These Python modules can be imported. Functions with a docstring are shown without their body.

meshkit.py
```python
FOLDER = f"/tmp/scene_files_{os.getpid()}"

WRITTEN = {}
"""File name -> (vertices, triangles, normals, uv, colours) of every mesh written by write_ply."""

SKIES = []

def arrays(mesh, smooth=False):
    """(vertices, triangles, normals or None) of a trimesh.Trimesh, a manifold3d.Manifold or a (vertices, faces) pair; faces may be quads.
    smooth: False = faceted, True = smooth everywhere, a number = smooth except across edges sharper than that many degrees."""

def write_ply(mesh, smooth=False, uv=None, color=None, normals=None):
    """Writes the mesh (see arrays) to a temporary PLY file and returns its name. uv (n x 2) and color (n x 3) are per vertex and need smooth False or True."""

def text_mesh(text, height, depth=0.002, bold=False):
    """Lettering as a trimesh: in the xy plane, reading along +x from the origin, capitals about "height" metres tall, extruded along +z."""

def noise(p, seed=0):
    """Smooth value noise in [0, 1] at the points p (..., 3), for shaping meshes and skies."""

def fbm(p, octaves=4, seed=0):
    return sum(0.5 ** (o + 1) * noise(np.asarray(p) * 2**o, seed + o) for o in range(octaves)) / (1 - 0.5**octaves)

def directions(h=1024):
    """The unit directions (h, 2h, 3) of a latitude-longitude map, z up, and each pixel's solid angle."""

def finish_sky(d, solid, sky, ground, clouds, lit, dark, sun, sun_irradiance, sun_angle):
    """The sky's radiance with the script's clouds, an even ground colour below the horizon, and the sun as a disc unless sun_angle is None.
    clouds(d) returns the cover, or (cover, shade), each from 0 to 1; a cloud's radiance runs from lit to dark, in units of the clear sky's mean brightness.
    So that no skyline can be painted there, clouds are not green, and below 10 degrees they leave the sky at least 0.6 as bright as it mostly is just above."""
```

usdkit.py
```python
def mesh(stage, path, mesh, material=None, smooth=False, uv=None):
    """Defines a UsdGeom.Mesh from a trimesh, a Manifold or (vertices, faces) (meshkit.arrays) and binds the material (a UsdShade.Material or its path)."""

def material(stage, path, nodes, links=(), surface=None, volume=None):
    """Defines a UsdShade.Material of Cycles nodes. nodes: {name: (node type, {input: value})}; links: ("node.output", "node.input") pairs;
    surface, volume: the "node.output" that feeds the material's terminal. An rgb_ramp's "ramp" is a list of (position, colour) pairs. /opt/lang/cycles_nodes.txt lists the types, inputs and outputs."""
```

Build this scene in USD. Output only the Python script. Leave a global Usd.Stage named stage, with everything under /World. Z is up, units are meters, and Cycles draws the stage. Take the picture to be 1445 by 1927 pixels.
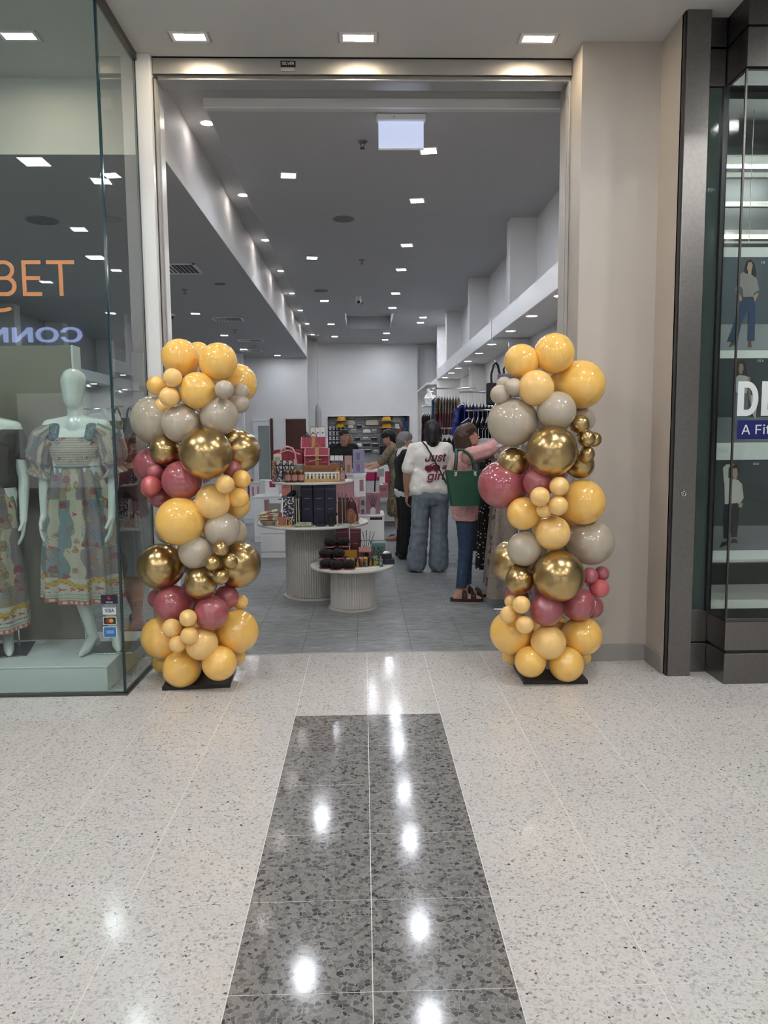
import math, random, colorsys
import numpy as np
import trimesh, usdkit, meshkit
import manifold3d as m3
from shapely.geometry import Polygon, Point, LineString, box as sbox
from shapely import affinity
from shapely.ops import unary_union
from pxr import Usd, UsdGeom, UsdLux, Gf, Sdf, UsdShade, Vt

stage = Usd.Stage.CreateInMemory()
UsdGeom.SetStageUpAxis(stage, "Z"); UsdGeom.SetStageMetersPerUnit(stage, 1.0)
UsdGeom.Xform.Define(stage, "/World")
# ---------------------------------------------------------------- camera, exposure
# x right, y into the shop, z up; the camera stands at (0, 0, 1.52), lens and tilt measured from the photograph's vanishing points
F, PIT, YAW, ROL, CH = 1416.28, .101632, .026817, -.0083065, 1.52
_cy, _sy, _cp, _sp, _cr, _sr = math.cos(YAW), math.sin(YAW), math.cos(PIT), math.sin(PIT), math.cos(ROL), math.sin(ROL)
_f = np.array([_sy*_cp, _cy*_cp, -_sp]); _r = np.array([_cy, -_sy, 0.0]); _u = np.cross(_r, _f)
RM = np.stack([_r*_cr + _u*_sr, -_r*_sr + _u*_cr, _f]); CAM = np.array([0, 0, CH])
cam = UsdGeom.Camera.Define(stage, "/World/camera")
cam.CreateHorizontalApertureAttr(36.0); cam.CreateVerticalApertureAttr(36.0*1927/1445)
cam.CreateFocalLengthAttr(36.0*F/1445); cam.CreateClippingRangeAttr(Gf.Vec2f(.05, 200))
_M = Gf.Matrix4d(*[float(v) for v in (*RM[0], 0, *RM[1], 0, *(-RM[2]), 0, *CAM, 1)])
UsdGeom.Xformable(cam).AddTransformOp().Set(_M)
EXPOSURE = 0.9
cam.CreateExposureAttr(EXPOSURE)
# lamp radiances (linear): shop downlights, warm mall downlights over the entrance, mall concourse lamps
SHOP_L, SLOT_L, WARM_L, HALL_L = 104.0, 24.0, 56.0, 135.0
SHOP_C, WARM_C, HALL_C = (0.88, 0.93, 1.0), (1.0, 0.83, 0.60), (0.98, 0.97, 0.97)

def ray(px, py): return np.array([(px-722.5)/F, -(py-963.5)/F, 1.]) @ RM
def aty(px, py, Y): d = ray(px, py); return CAM + d*(Y/d[1])          # the photo's point on the plane y = Y
def atz(px, py, Z): d = ray(px, py); return CAM + d*((Z-CH)/d[2])
def atx(px, py, X): d = ray(px, py); return CAM + d*(X/d[0])

# ---------------------------------------------------------------- naming, things, parts
ORD = "first second third fourth fifth sixth seventh eighth ninth tenth eleventh twelfth thirteenth fourteenth fifteenth sixteenth seventeenth eighteenth".split()
_used = {}
def path_for(parent, name):
    base = str(parent.GetPath()) if parent is not None else "/World"
    k = _used.get((base, name), 0); _used[(base, name)] = k+1
    return f"{base}/{name}" + (f"_{k:03d}" if k else "")
def tag(o, label=None, cat=None, group=None, kind=None):
    p = o.GetPrim() if hasattr(o, "GetPrim") else o
    for k, v in (("label", label), ("category", cat), ("group", group), ("kind", kind)):
        if v: p.SetCustomDataByKey(k, v)
    return p
def thing(name, label=None, cat=None, loc=(0, 0, 0), rz=0.0, group=None, kind=None):
    x = UsdGeom.Xform.Define(stage, path_for(None, name))
    x.AddTranslateOp().Set(Gf.Vec3d(*map(float, loc))); x.AddRotateZOp().Set(float(math.degrees(rz)))
    return tag(x, label, cat, group, kind)
def sub(name, parent, loc=(0, 0, 0), rz=0.0, label=None):
    x = UsdGeom.Xform.Define(stage, path_for(parent, name))
    x.AddTranslateOp().Set(Gf.Vec3d(*map(float, loc))); x.AddRotateZOp().Set(float(math.degrees(rz)))
    return tag(x, label)
def obj(name, mesh, mat, parent=None, smooth=False, label=None, colors=None, **kw):
    if isinstance(mesh, MB): mesh = mesh.mesh()
    if isinstance(mesh, tuple) and smooth is True:                      # drop points no face uses
        fv = np.asarray(mesh[1]); use = np.zeros(len(mesh[0]), bool); use[fv.ravel()] = True
        if not use.all():
            mesh = (np.asarray(mesh[0])[use], (np.cumsum(use)-1)[fv]); colors = None if colors is None else np.asarray(colors)[use]
    m = usdkit.mesh(stage, path_for(parent, name), mesh, mat, smooth=smooth)
    if colors is not None:
        pv = UsdGeom.PrimvarsAPI(m).CreatePrimvar("paint", Sdf.ValueTypeNames.Color3fArray, "vertex")
        pv.Set(Vt.Vec3fArray.FromNumpy(np.asarray(colors, np.float32)))
    return tag(m, label, **kw)
def struct(name, mesh, mat, parent=None, smooth=False, **kw):
    return obj(name, mesh, mat, parent, smooth, **({} if parent is not None else {"kind": "structure"}), **kw)
def dup(root, loc, rz=0.0, label=None, group=None, name=None, scale=None):
    was = root.GetCustomData()
    base = name or root.GetName().rstrip("0123456789").rstrip("_")
    x = UsdGeom.Xform.Define(stage, path_for(None, base))
    p = x.GetPrim()
    p.GetReferences().AddInternalReference(root.GetPath())
    x.ClearXformOpOrder()
    x.AddTranslateOp(opSuffix="d").Set(Gf.Vec3d(*map(float, loc))); x.AddRotateZOp(opSuffix="d").Set(float(math.degrees(rz)))
    if scale: x.AddScaleOp(opSuffix="d").Set(Gf.Vec3f(*scale))
    p.SetInstanceable(True)
    tag(p, label or was.get("label"), was.get("category"), group or was.get("group"))
    return p

# ---------------------------------------------------------------- mesh tools
class MB:
    def __init__(s): s.v, s.f, s.n = [], [], 0
    def add(s, v, f):
        v = np.asarray(v, float); f = np.asarray(f, int)
        if f.shape[1] == 4: f = np.vstack([f[:, [0, 1, 2]], f[:, [0, 2, 3]]])
        s.v.append(v); s.f.append(f + s.n); s.n += len(v); return s
    def tm(s, t, loc=None):
        v = np.array(t.vertices)
        return s.add(v if loc is None else v + np.asarray(loc), np.array(t.faces))
    def mf(s, m, loc=None):
        q = m.to_mesh(); v = np.array(q.vert_properties[:, :3])
        return s.add(v if loc is None else v + np.asarray(loc), np.array(q.tri_verts))
    def box(s, x0, x1, y0, y1, z0, z1, b=0.0):
        if b > 0:
            X, Y, Z = ((x0, x0+b, x1-b, x1), (y0, y0+b, y1-b, y1), (z0, z0+b, z1-b, z1))
            pts = []
            for i in (0, 3):
                for j in (1, 2):
                    for k in (1, 2): pts += [(X[i], Y[j], Z[k]), (X[j], Y[i], Z[k]), (X[j], Y[k], Z[i])]
            return s.mf(m3.Manifold.hull_points(np.array(pts)))
        v = [(x, y, z) for x in (x0, x1) for y in (y0, y1) for z in (z0, z1)]
        return s.add(v, [[0, 1, 3, 2], [4, 6, 7, 5], [0, 4, 5, 1], [2, 3, 7, 6], [0, 2, 6, 4], [1, 5, 7, 3]])
    def lathe(s, prof, n=24, c=(0, 0, 0), a0=0.0):
        prof = np.asarray(prof, float); k = len(prof)
        a = a0 + np.arange(n)*2*np.pi/n
        v = np.stack([np.outer(prof[:, 0], np.cos(a)), np.outer(prof[:, 0], np.sin(a)), np.repeat(prof[:, 1:2], n, 1)], -1).reshape(-1, 3) + np.asarray(c)
        i, j = np.meshgrid(np.arange(k-1), np.arange(n), indexing="ij"); j2 = (j+1) % n
        q = np.stack([i*n+j, i*n+j2, (i+1)*n+j2, (i+1)*n+j], -1).reshape(-1, 4)
        return s.add(v, q)
    def cyl(s, c, r, h, n=20, r2=None):
        r2 = r if r2 is None else r2
        return s.lathe([(1e-5, 0), (r, 0), (r, 0), (r2, h), (r2, h), (1e-5, h)], n, c)
    def tube(s, pts, r, n=8, closed=False, caps=True):
        P = np.asarray(pts, float); k = len(P); r = np.broadcast_to(np.asarray(r, float), (k,))
        T = np.roll(P, -1, 0) - np.roll(P, 1, 0) if closed else np.gradient(P, axis=0)
        T /= np.maximum(np.linalg.norm(T, axis=1, keepdims=True), 1e-12)
        u = np.cross(T[0], (0, 0, 1) if abs(T[0][2]) < .9 else (1, 0, 0)); u /= np.linalg.norm(u)
        a = np.arange(n)*2*np.pi/n; rows = []
        for i in range(k):
            u = u - T[i]*(u@T[i]); u /= max(np.linalg.norm(u), 1e-12); w = np.cross(T[i], u)
            rows.append(P[i] + r[i]*(np.outer(np.cos(a), u) + np.outer(np.sin(a), w)))
        v = np.vstack(rows); q = []
        for i in range(k if closed else k-1):
            i2 = (i+1) % k
            for j in range(n): q.append([i*n+j, i*n+(j+1) % n, i2*n+(j+1) % n, i2*n+j])
        s.add(v, q)
        if caps and not closed:
            for i, flip in ((0, True), (k-1, False)):
                f = [[0, j, j+1] if not flip else [0, j+1, j] for j in range(1, n-1)]
                s.add(v[i*n:(i+1)*n], f)
        return s
    def prism(s, poly, z0, z1, fn=None):
        """A shapely polygon in (x, y) extruded z0..z1; fn maps the points (n, 3) -> (n, 3)."""
        for g in getattr(poly, "geoms", [poly]):
            if g.is_empty or g.area < 1e-9: continue
            t = trimesh.creation.extrude_polygon(g, z1-z0, engine="earcut"); v = np.array(t.vertices) + (0, 0, z0)
            s.add(fn(v) if fn else v, np.array(t.faces))
        return s
    def sphere(s, c, r, n=16, sq=(1, 1, 1)):
        t = np.linspace(0, np.pi, max(6, n//2+1)); pr = np.stack([np.maximum(np.sin(t), 1e-5), -np.cos(t)], 1)
        m = MB().lathe(pr, n); v = m.v[0]*np.asarray(sq)*r + np.asarray(c)
        return s.add(v, m.f[0])
    def move(s, loc=(0, 0, 0), rx=0, ry=0, rz=0, sc=1):
        R = trimesh.transformations.euler_matrix(rx, ry, rz)[:3, :3]
        s.v = [(np.asarray(v)*sc)@R.T + np.asarray(loc) for v in s.v]; return s
    def mesh(s):
        return (np.vstack(s.v), np.vstack(s.f))
def B(*a, b=0.0): return MB().box(*a, b=b)
def stand(v): return v[:, [0, 2, 1]]*(1, 1, 1)                      # (x, y, depth) -> upright in the xz plane
def upright(y0): return lambda v: np.stack([v[:, 0], y0 + v[:, 2], v[:, 1]], 1)
def text(t, h, bold=False): return meshkit.text_mesh(t, h, .002, bold)
def text_mb(t, h, loc, face="-y", bold=False, depth=.002, center=True, width=None):
    """Lettering standing upright, read from the -y side (or +y)."""
    m = text(t, h, bold); v = np.array(m.vertices)
    w = v[:, 0].max() - v[:, 0].min(); v[:, 0] -= v[:, 0].min()
    if width: v[:, 0] *= width/w; w = width
    if center: v[:, 0] -= w/2
    d = v[:, 2]/.002*depth
    if face == "-y": q = np.stack([v[:, 0], -d, v[:, 1]], 1)
    elif face == "+y": q = np.stack([-v[:, 0], d, v[:, 1]], 1)
    return MB().add(q + np.asarray(loc), np.array(m.faces))

# ---------------------------------------------------------------- materials
def lin(c):
    if isinstance(c, str): c = [int(c[i:i+2], 16)/255 for i in (0, 2, 4)]
    return tuple((x/12.92 if x <= .04045 else ((x+.055)/1.055)**2.4) for x in c)
_mats = {}
def pm(name, color, rough=.5, metal=0.0, var=0.0, scale=20.0, bump=0.0, bscale=200.0, **kw):
    """A principled material; var: a slight tone noise; bump: fine relief."""
    if name in _mats: return _mats[name]
    c = lin(color) if isinstance(color, str) else color
    nodes = {"p": ("principled_bsdf", {"base_color": c, "roughness": rough, "metallic": metal, **kw})}; links = []
    if var or bump: nodes["g"] = ("texture_coordinate", {})
    if var:
        nodes["n"] = ("noise_texture", {"scale": scale, "detail": 4.0})
        nodes["r"] = ("rgb_ramp", {"ramp": [(.3, tuple(x*(1-var) for x in c)), (.7, tuple(min(1, x*(1+var)) for x in c))]})
        links += [("g.object", "n.vector"), ("n.fac", "r.fac"), ("r.color", "p.base_color")]
    if bump:
        nodes["b"] = ("noise_texture", {"scale": bscale, "detail": 3.0}); nodes["bp"] = ("bump", {"strength": bump, "distance": .002})
        links += [("g.object", "b.vector"), ("b.fac", "bp.height"), ("bp.normal", "p.normal")]
    _mats[name] = usdkit.material(stage, "/World/Looks/"+name, nodes, links, surface="p.BSDF"); return _mats[name]
def emit(name, color, strength):
    if name not in _mats:
        _mats[name] = usdkit.material(stage, "/World/Looks/"+name, {"e": ("emission", {"color": color, "strength": strength})}, surface="e.emission")
    return _mats[name]
def glassmat(name, tint, ior=1.5, rough=0.0):
    if name not in _mats:
        _mats[name] = usdkit.material(stage, "/World/Looks/"+name, {
            "t": ("transparent_bsdf", {"color": tint}), "g": ("glossy_bsdf", {"color": (1, 1, 1), "roughness": rough}),
            "f": ("fresnel", {"IOR": ior}), "m": ("mix_closure", {}), "ge": ("geometry", {}), "k": ("math", {"math_type": "subtract", "value1": 1.0}), "q": ("math", {"math_type": "multiply"})},
            [("ge.backfacing", "k.value2"), ("k.value", "q.value1"), ("f.fac", "q.value2"), ("q.value", "m.fac"), ("t.BSDF", "m.closure1"), ("g.BSDF", "m.closure2")], surface="m.closure")
    return _mats[name]
def painted(name, rough=.7, sheen=0.0, bump=0.0, bscale=300.0):
    if name not in _mats:
        nodes = {"a": ("attribute", {"attribute": "paint"}), "p": ("principled_bsdf", {"roughness": rough, "sheen_weight": sheen})}; links = [("a.color", "p.base_color")]
        if bump:
            nodes |= {"g": ("texture_coordinate", {}), "b": ("noise_texture", {"scale": bscale}), "bp": ("bump", {"strength": bump, "distance": .002})}
            links += [("g.object", "b.vector"), ("b.fac", "bp.height"), ("bp.normal", "p.normal")]
        _mats[name] = usdkit.material(stage, "/World/Looks/"+name, nodes, links, surface="p.BSDF")
    return _mats[name]

def terrazzo(name, base, chips, dark_at, scale, line, line_w, rough):
    """Polished terrazzo: angular chips (voronoi cells, each its own tone) set in a pale binder."""
    n = {"g": ("geometry", {}), "w": ("noise_texture", {"scale": 40.0, "detail": 2.0}), "wm": ("mix_vector", {"fac": .004}),
         "v": ("voronoi_texture", {"feature": "f1", "scale": scale}), "e": ("voronoi_texture", {"feature": "distance_to_edge", "scale": scale}),
         "s": ("separate_color", {}), "ramp": ("rgb_ramp", {"ramp": chips, "interpolate": False}),
         "ed": ("map_range", {"from_min": line_w*.6, "from_max": line_w, "to_min": 0.0, "to_max": 1.0, "clamp": True}),
         "sm": ("voronoi_texture", {"feature": "f1", "scale": scale*2.7}), "ss": ("separate_color", {}),
         "sr": ("rgb_ramp", {"ramp": [(0, base), (dark_at, base), (dark_at+.01, tuple(x*.55 for x in base)), (1, tuple(x*.7 for x in base))], "interpolate": False}),
         "m": ("mix_color", {}), "m2": ("mix_color", {"blend_type": "multiply", "fac": 1.0}), "big": ("noise_texture", {"scale": 1.6, "detail": 3.0}),
         "br": ("rgb_ramp", {"ramp": [(.3, (.93, .93, .93)), (.7, (1, 1, 1))]}),
         "bn": ("noise_texture", {"scale": 9.0, "detail": 1.0}), "bp": ("bump", {"strength": .05, "distance": .004}),
         "p": ("principled_bsdf", {"roughness": rough, "ior": 1.5})}
    l = [("g.position", "w.vector"), ("g.position", "wm.a"), ("w.color", "wm.b"), ("wm.result", "v.vector"), ("wm.result", "e.vector"), ("v.color", "s.color"), ("s.r", "ramp.fac"),
         ("e.distance", "ed.value"), ("g.position", "sm.vector"), ("sm.color", "ss.color"), ("ss.r", "sr.fac"), ("ed.result", "m.fac"), ("sr.color", "m.a"), ("ramp.color", "m.b"),
         ("g.position", "big.vector"), ("big.fac", "br.fac"), ("m.result", "m2.a"), ("br.color", "m2.b"), ("m2.result", "p.base_color"),
         ("g.position", "bn.vector"), ("bn.fac", "bp.height"), ("bp.normal", "p.normal")]
    return usdkit.material(stage, "/World/Looks/"+name, n, l, surface="p.BSDF")
# ================================================================ materials of the setting
LIGHT_BASE = (.63, .61, .58)
M_terr = terrazzo("light_terrazzo", LIGHT_BASE, [(0, (.62, .605, .58)), (.30, (.64, .625, .60)), (.56, (.55, .54, .525)), (.78, (.48, .475, .465)), (.89, (.40, .40, .395)), (.96, (.28, .28, .283)), (.996, (.08, .08, .08))], .88, 118.0, LIGHT_BASE, .07, .13)
M_terrd = terrazzo("dark_terrazzo", (.30, .292, .28), [(0, (.25, .242, .23)), (.25, (.215, .208, .20)), (.5, (.17, .165, .16)), (.68, (.125, .122, .12)), (.83, (.09, .089, .09)), (.93, (.058, .058, .06))], .72, 66.0, (.33, .325, .31), .055, .11)
M_grout = pm("grout", (.72, .705, .67), .6)
M_groutd = pm("vinyl_joint", (.10, .10, .10), .7)
M_wall = pm("wall_paint", (.76, .75, .75), .55, var=.02, scale=3)
M_wallw = pm("warm_wall_paint", (.47, .425, .375), .5, var=.02, scale=3)
M_ceil = pm("ceiling_paint", (.56, .56, .555), .7, var=.015, scale=2); M_ceils = pm("shop_ceiling_paint", (.43, .425, .435), .7, var=.015, scale=2); M_slotw = pm("bulkhead_paint", (.72, .70, .70), .6)
M_trimw = pm("white_enamel", (.82, .82, .83), .3)
M_skirt = pm("grey_skirting", (.30, .285, .265), .45)
M_steel = pm("brushed_steel", (.21, .20, .19), .30, 1.0, var=.08, scale=60)
M_dsteel = pm("dark_steel", (.12, .115, .11), .34, 1.0, var=.08, scale=60)
M_alu = pm("aluminium", (.50, .49, .47), .45, .8)
M_blackm = pm("black_metal", (.012, .012, .013), .4)
M_blackp = pm("black_plastic", (.015, .015, .016), .5)
M_glass = glassmat("shop_glass", (.86, .92, .905), 1.5)
M_glass2 = glassmat("side_glass", (.90, .94, .92), 1.5)
M_edge = pm("glass_edge", (.008, .035, .042), .15)
M_chrome = pm("chrome", (.75, .75, .75), .12, 1.0)
M_white = pm("white_plastic", (.8, .8, .8), .35)
M_lens = emit("shop_lamp_lens", SHOP_C, SHOP_L); M_slot = emit("slot_lamp_lens", (1, .93, .86), SLOT_L)
M_warm = emit("warm_lamp_lens", WARM_C, WARM_L); M_hall = emit("hall_lamp_lens", HALL_C, HALL_L)

def vinyl():
    n = {"g": ("geometry", {}), "mp": ("mapping", {"scale": (3.0, 9.0, 3.0)}), "n": ("noise_texture", {"scale": 2.2, "detail": 6.0, "roughness": .65, "distortion": .6}),
         "mq": ("mapping", {"scale": (9.0, 50.0, 9.0)}), "f": ("noise_texture", {"scale": 1.6, "detail": 4.0}), "mx": ("mix_float", {"fac": .3}),
         "r": ("rgb_ramp", {"ramp": [(.30, (.11, .12, .123)), (.46, (.215, .23, .234)), (.59, (.30, .315, .32)), (.70, (.52, .53, .53))]}),
         "p": ("principled_bsdf", {"roughness": .42})}
    l = [("g.position", "mp.vector"), ("mp.vector", "n.vector"), ("g.position", "mq.vector"), ("mq.vector", "f.vector"), ("n.fac", "mx.a"), ("f.fac", "mx.b"), ("mx.result", "r.fac"), ("r.color", "p.base_color")]
    return usdkit.material(stage, "/World/Looks/grey_vinyl", n, l, surface="p.BSDF")
M_vinyl = vinyl()

ZM, ZMAIN, ZLOW, ZSLOT = 3.94, 3.83, 3.446, 3.98
# ================================================================ floors
fl = thing("floor", kind="structure")
obj("tile_bed", B(-9, 9, -10, 5.16, -.08, -.0006), M_grout, fl)
TX, TY, GX, GY, J = .397, .4125, .010, 3.985, .0014
for i in range(-11, 11):
    for j in range(-9, 3):
        x0, y1 = GX + i*TX, GY + j*TY
        if y1 > 5.16: y1 = 5.16
        y0 = GY + (j-1)*TY
        dark = i in (-1, 0) and y1 <= GY + 1e-6
        obj("floor_tile", B(x0+J, x0+TX-J, y0+J, y1-J*.7, -.02, 0), M_terrd if dark else M_terr, fl, **({"label": "dark grey terrazzo tile"} if dark else {}))
y1 = GY - 10*TY
obj("far_terrazzo", B(-9, 9, -10, y1-J, -.02, 0), M_terr, fl); obj("far_terrazzo", B(-9, GX-11*TX-J, y1, 5.16, -.02, 0), M_terr, fl); obj("far_terrazzo", B(GX+11*TX+J, 9, y1, 5.16, -.02, 0), M_terr, fl)
top = GY + 2*TY
for i in range(-11, 11):
    obj("floor_tile", B(GX+i*TX+J, GX+(i+1)*TX-J, top+J, 5.158, -.02, 0), M_terr, fl)
f2 = thing("floor", kind="structure")
obj("vinyl_bed", B(-7, 2.6, 5.162, 22, -.08, -.0004), M_groutd, f2)
VX, VY = .3905, .61
for j in range(9):
    for i in range(-6, 6):
        x0, y0 = -.06 + i*VX, 5.172 + j*VY
        if x0 > 2.1: continue
        obj("vinyl_tile", B(x0+.0014, x0+VX-.0014, y0+.0014, y0+VY-.0014, -.012, 0), M_vinyl, f2)
yE = 5.172 + 9*VY; xA, xB = -.06-6*VX, -.06+6*VX
obj("far_vinyl", B(-7, 2.6, yE+.001, 22, -.012, 0), M_vinyl, f2); obj("far_vinyl", B(-7, xA-.001, 5.172, yE, -.012, 0), M_vinyl, f2); obj("far_vinyl", B(xB+.001, 2.6, 5.172, yE, -.012, 0), M_vinyl, f2)
struct("trim", B(-1.32, 1.386, 5.152, 5.174, -.01, .003, b=.001), M_alu, label="thin metal strip between terrazzo and grey shop floor")

# ================================================================ ceilings
c = thing("ceiling", kind="structure")
obj("soffit", B(-8, 8, 2.4, 5.115, ZM, ZM+.12), M_ceil, c); obj("soffit", B(-8, -1.33, 5.115, 5.42, ZM, ZM+.12), M_ceil, c); obj("soffit", B(1.386, 8, 5.115, 5.4, ZM, ZM+.12), M_ceil, c)
obj("void_edge", B(-8, 8, 2.2, 2.4, ZM, 4.9), M_ceil, c); obj("hall_ceiling", B(-9, 9, -10, 2.4, 4.9, 5.0), M_ceil, c)
for k, (yy, dz) in enumerate(((2.1, .10), (1.8, .2), (1.5, .3))): obj("coving", B(-9, 9, yy-.3, yy, 4.9-dz, 4.9), M_ceil, c)
c2 = thing("ceiling", kind="structure")
obj("lowered_ceiling", B(-7, -1.365, 5.425, 18.98, ZLOW, 4.2), M_ceils, c2); obj("bulkhead_face", B(-1.365, -1.36, 5.42, 18.98, ZLOW, 4.2), M_slotw, c2); obj("bulkhead_face", B(-7, -1.365, 5.42, 5.425, ZLOW, 4.2), M_slotw, c2)
obj("slot_ceiling", B(-1.40, -1.06, 5.42, 19.6, ZSLOT, 4.2), M_ceil, c2)
cx0, cx1, cy0, cy1 = -.32, .61, 14.65, 16.74
for a in ((-1.092, cx0, 5.6, 19.6), (cx1, 2.3, 5.6, 19.6), (cx0, cx1, 5.6, cy0), (cx0, cx1, cy1, 19.6)): obj("main_ceiling", B(*a, ZMAIN, 4.25), M_ceils, c2)
obj("coffer", B(cx0-.02, cx1+.02, cy0-.02, cy1+.02, 4.10, 4.25), M_ceil, c2)
obj("bulkhead", B(-1.094, 1.95, 5.585, 5.66, ZMAIN-.002, 4.25), M_ceil, c2); obj("bulkhead_bead", B(-1.096, 1.95, 5.578, 5.60, ZMAIN-.006, ZMAIN+.055), M_trimw, c2)
obj("bulkhead", B(-1.40, 2.3, 5.20, 5.6, 4.2, 4.25), M_ceil, c2)

# ================================================================ walls
w = thing("wall_right", kind="structure")
obj("pillar", B(1.388, 1.886, 4.9, 5.42, 0, ZM), M_wallw, w); obj("pillar_return", B(1.886, 2.035, 4.585, 5.42, 0, ZM), M_wallw, w)
for (x0, x1, y0, y1_) in ((1.388, 1.886, 4.886, 4.9), (1.872, 1.886, 4.6, 4.886)):
    obj("skirting", B(x0, x1, y0, y1_, 0, .112, b=.002), M_skirt, w)
obj("skirting", B(1.374, 1.388, 4.886, 5.15, 0, .112, b=.002), M_skirt, w)
w2 = thing("wall_right", kind="structure")
obj("upper_wall", B(1.89, 2.3, 5.42, 19.6, 2.72, 4.2), M_wall, w2); obj("lower_wall", B(2.08, 2.3, 5.42, 19.95, 0, 2.72), M_wall, w2)
for yy in (8.30, 11.41, 14.50, 16.23): obj("pilaster", B(1.605, 1.9, yy, yy+.2, 2.9, ZMAIN+.05), M_wall, w2)
for yy in (9.46, 12.93): obj("bay_partition", B(1.83, 2.1, yy, yy+.06, 0, 2.70), M_wall, w2)
obj("bay_partition", B(1.60, 2.1, 16.3, 16.42, 0, 2.70), M_wall, w2)
cn = thing("trim", kind="structure", label="white canopy fascia running along right shop wall")
for a, b_ in ((5.42, 9.42), (9.47, 12.90), (12.95, 16.35)):
    obj("fascia_panel", B(1.6, 1.63, a, b_, 2.70, 2.915, b=.003), M_trimw, cn); obj("soffit_panel", B(1.63, 2.08, a, b_, 2.705, 2.74), M_wall, cn)
    obj("fascia_top", B(1.63, 1.9, a, b_, 2.89, 2.912), M_trimw, cn)
for yy in (9.43, 12.91): obj("lintel", B(1.61, 1.86, yy, yy+.03, 2.655, 2.70), M_trimw, cn); obj("bay_post", B(1.815, 1.86, yy, yy+.03, 0, 2.66), M_trimw, cn)
cn2 = thing("trim", kind="structure", label="white canopy fascia in the far right corner of the shop")
obj("fascia_panel", B(1.6, 1.63, 16.5, 19.5, 2.60, 2.747, b=.003), M_trimw, cn2); obj("soffit_panel", B(1.40, 2.08, 16.5, 19.5, 2.61, 2.65), M_wall, cn2)
wb = thing("wall_back", kind="structure")
NX0, NX1, NZ0, NZ1 = -.905, 1.20, .75, 2.012
obj("main_wall", B(-1.40, NX0, 19.5, 19.9, 0, 4.2), M_wall, wb); obj("main_wall", B(NX1, 1.41, 19.5, 19.9, 0, 4.2), M_wall, wb)
obj("main_wall", B(NX0, NX1, 19.5, 19.9, NZ1, 4.2), M_wall, wb); obj("main_wall", B(NX0, NX1, 19.5, 19.9, 0, NZ0), M_wall, wb)
obj("corner_wall", B(1.41, 2.3, 19.7, 19.9, 0, 4.2), M_wall, wb)
wl = thing("wall_left", kind="structure")
DX = ((-2.745, -2.26), (-1.93, -1.42))
for a, b_ in ((-5.6, DX[0][0]), (DX[0][1], DX[1][0]), (DX[1][1], -1.37)): obj("changing_room_wall", B(a, b_, 18.98, 19.15, 0, ZLOW+.1), M_wall, wl)
for a, b_ in DX: obj("changing_room_wall", B(a, b_, 18.98, 19.15, 1.95, ZLOW+.1), M_wall, wl)
obj("room_back", B(-5.6, -1.3, 20.6, 20.7, 0, 3.5), M_wall, wl)
M_gwall = pm("grey_wall_paint", (.40, .40, .40), .55); obj("upper_wall", B(-5.6, -5.3, 5.42, 19, 2.5, ZLOW+.1), M_gwall, wl); obj("lower_wall", B(-5.75, -5.5, 5.42, 19, 0, 2.55), M_wall, wl)
for yy in (7.0, 9.2, 11.2, 13.0, 15.4, 17.6): obj("pilaster", B(-5.35, -5.0, yy, yy+.2, 2.7, ZLOW+.05), M_wall, wl)
for yy in (9.2, 13.0, 15.6, 17.7): obj("bay_partition", B(-5.5, -5.05, yy, yy+.08, 0, 2.56), M_wall, wl)
obj("nib_wall", B(-3.02, -2.80, 17.9, 18.1, 0, ZLOW+.05), M_wall, wl)
cl = thing("trim", kind="structure", label="white canopy fascia along left shop wall, seen through the shop window")
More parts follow.
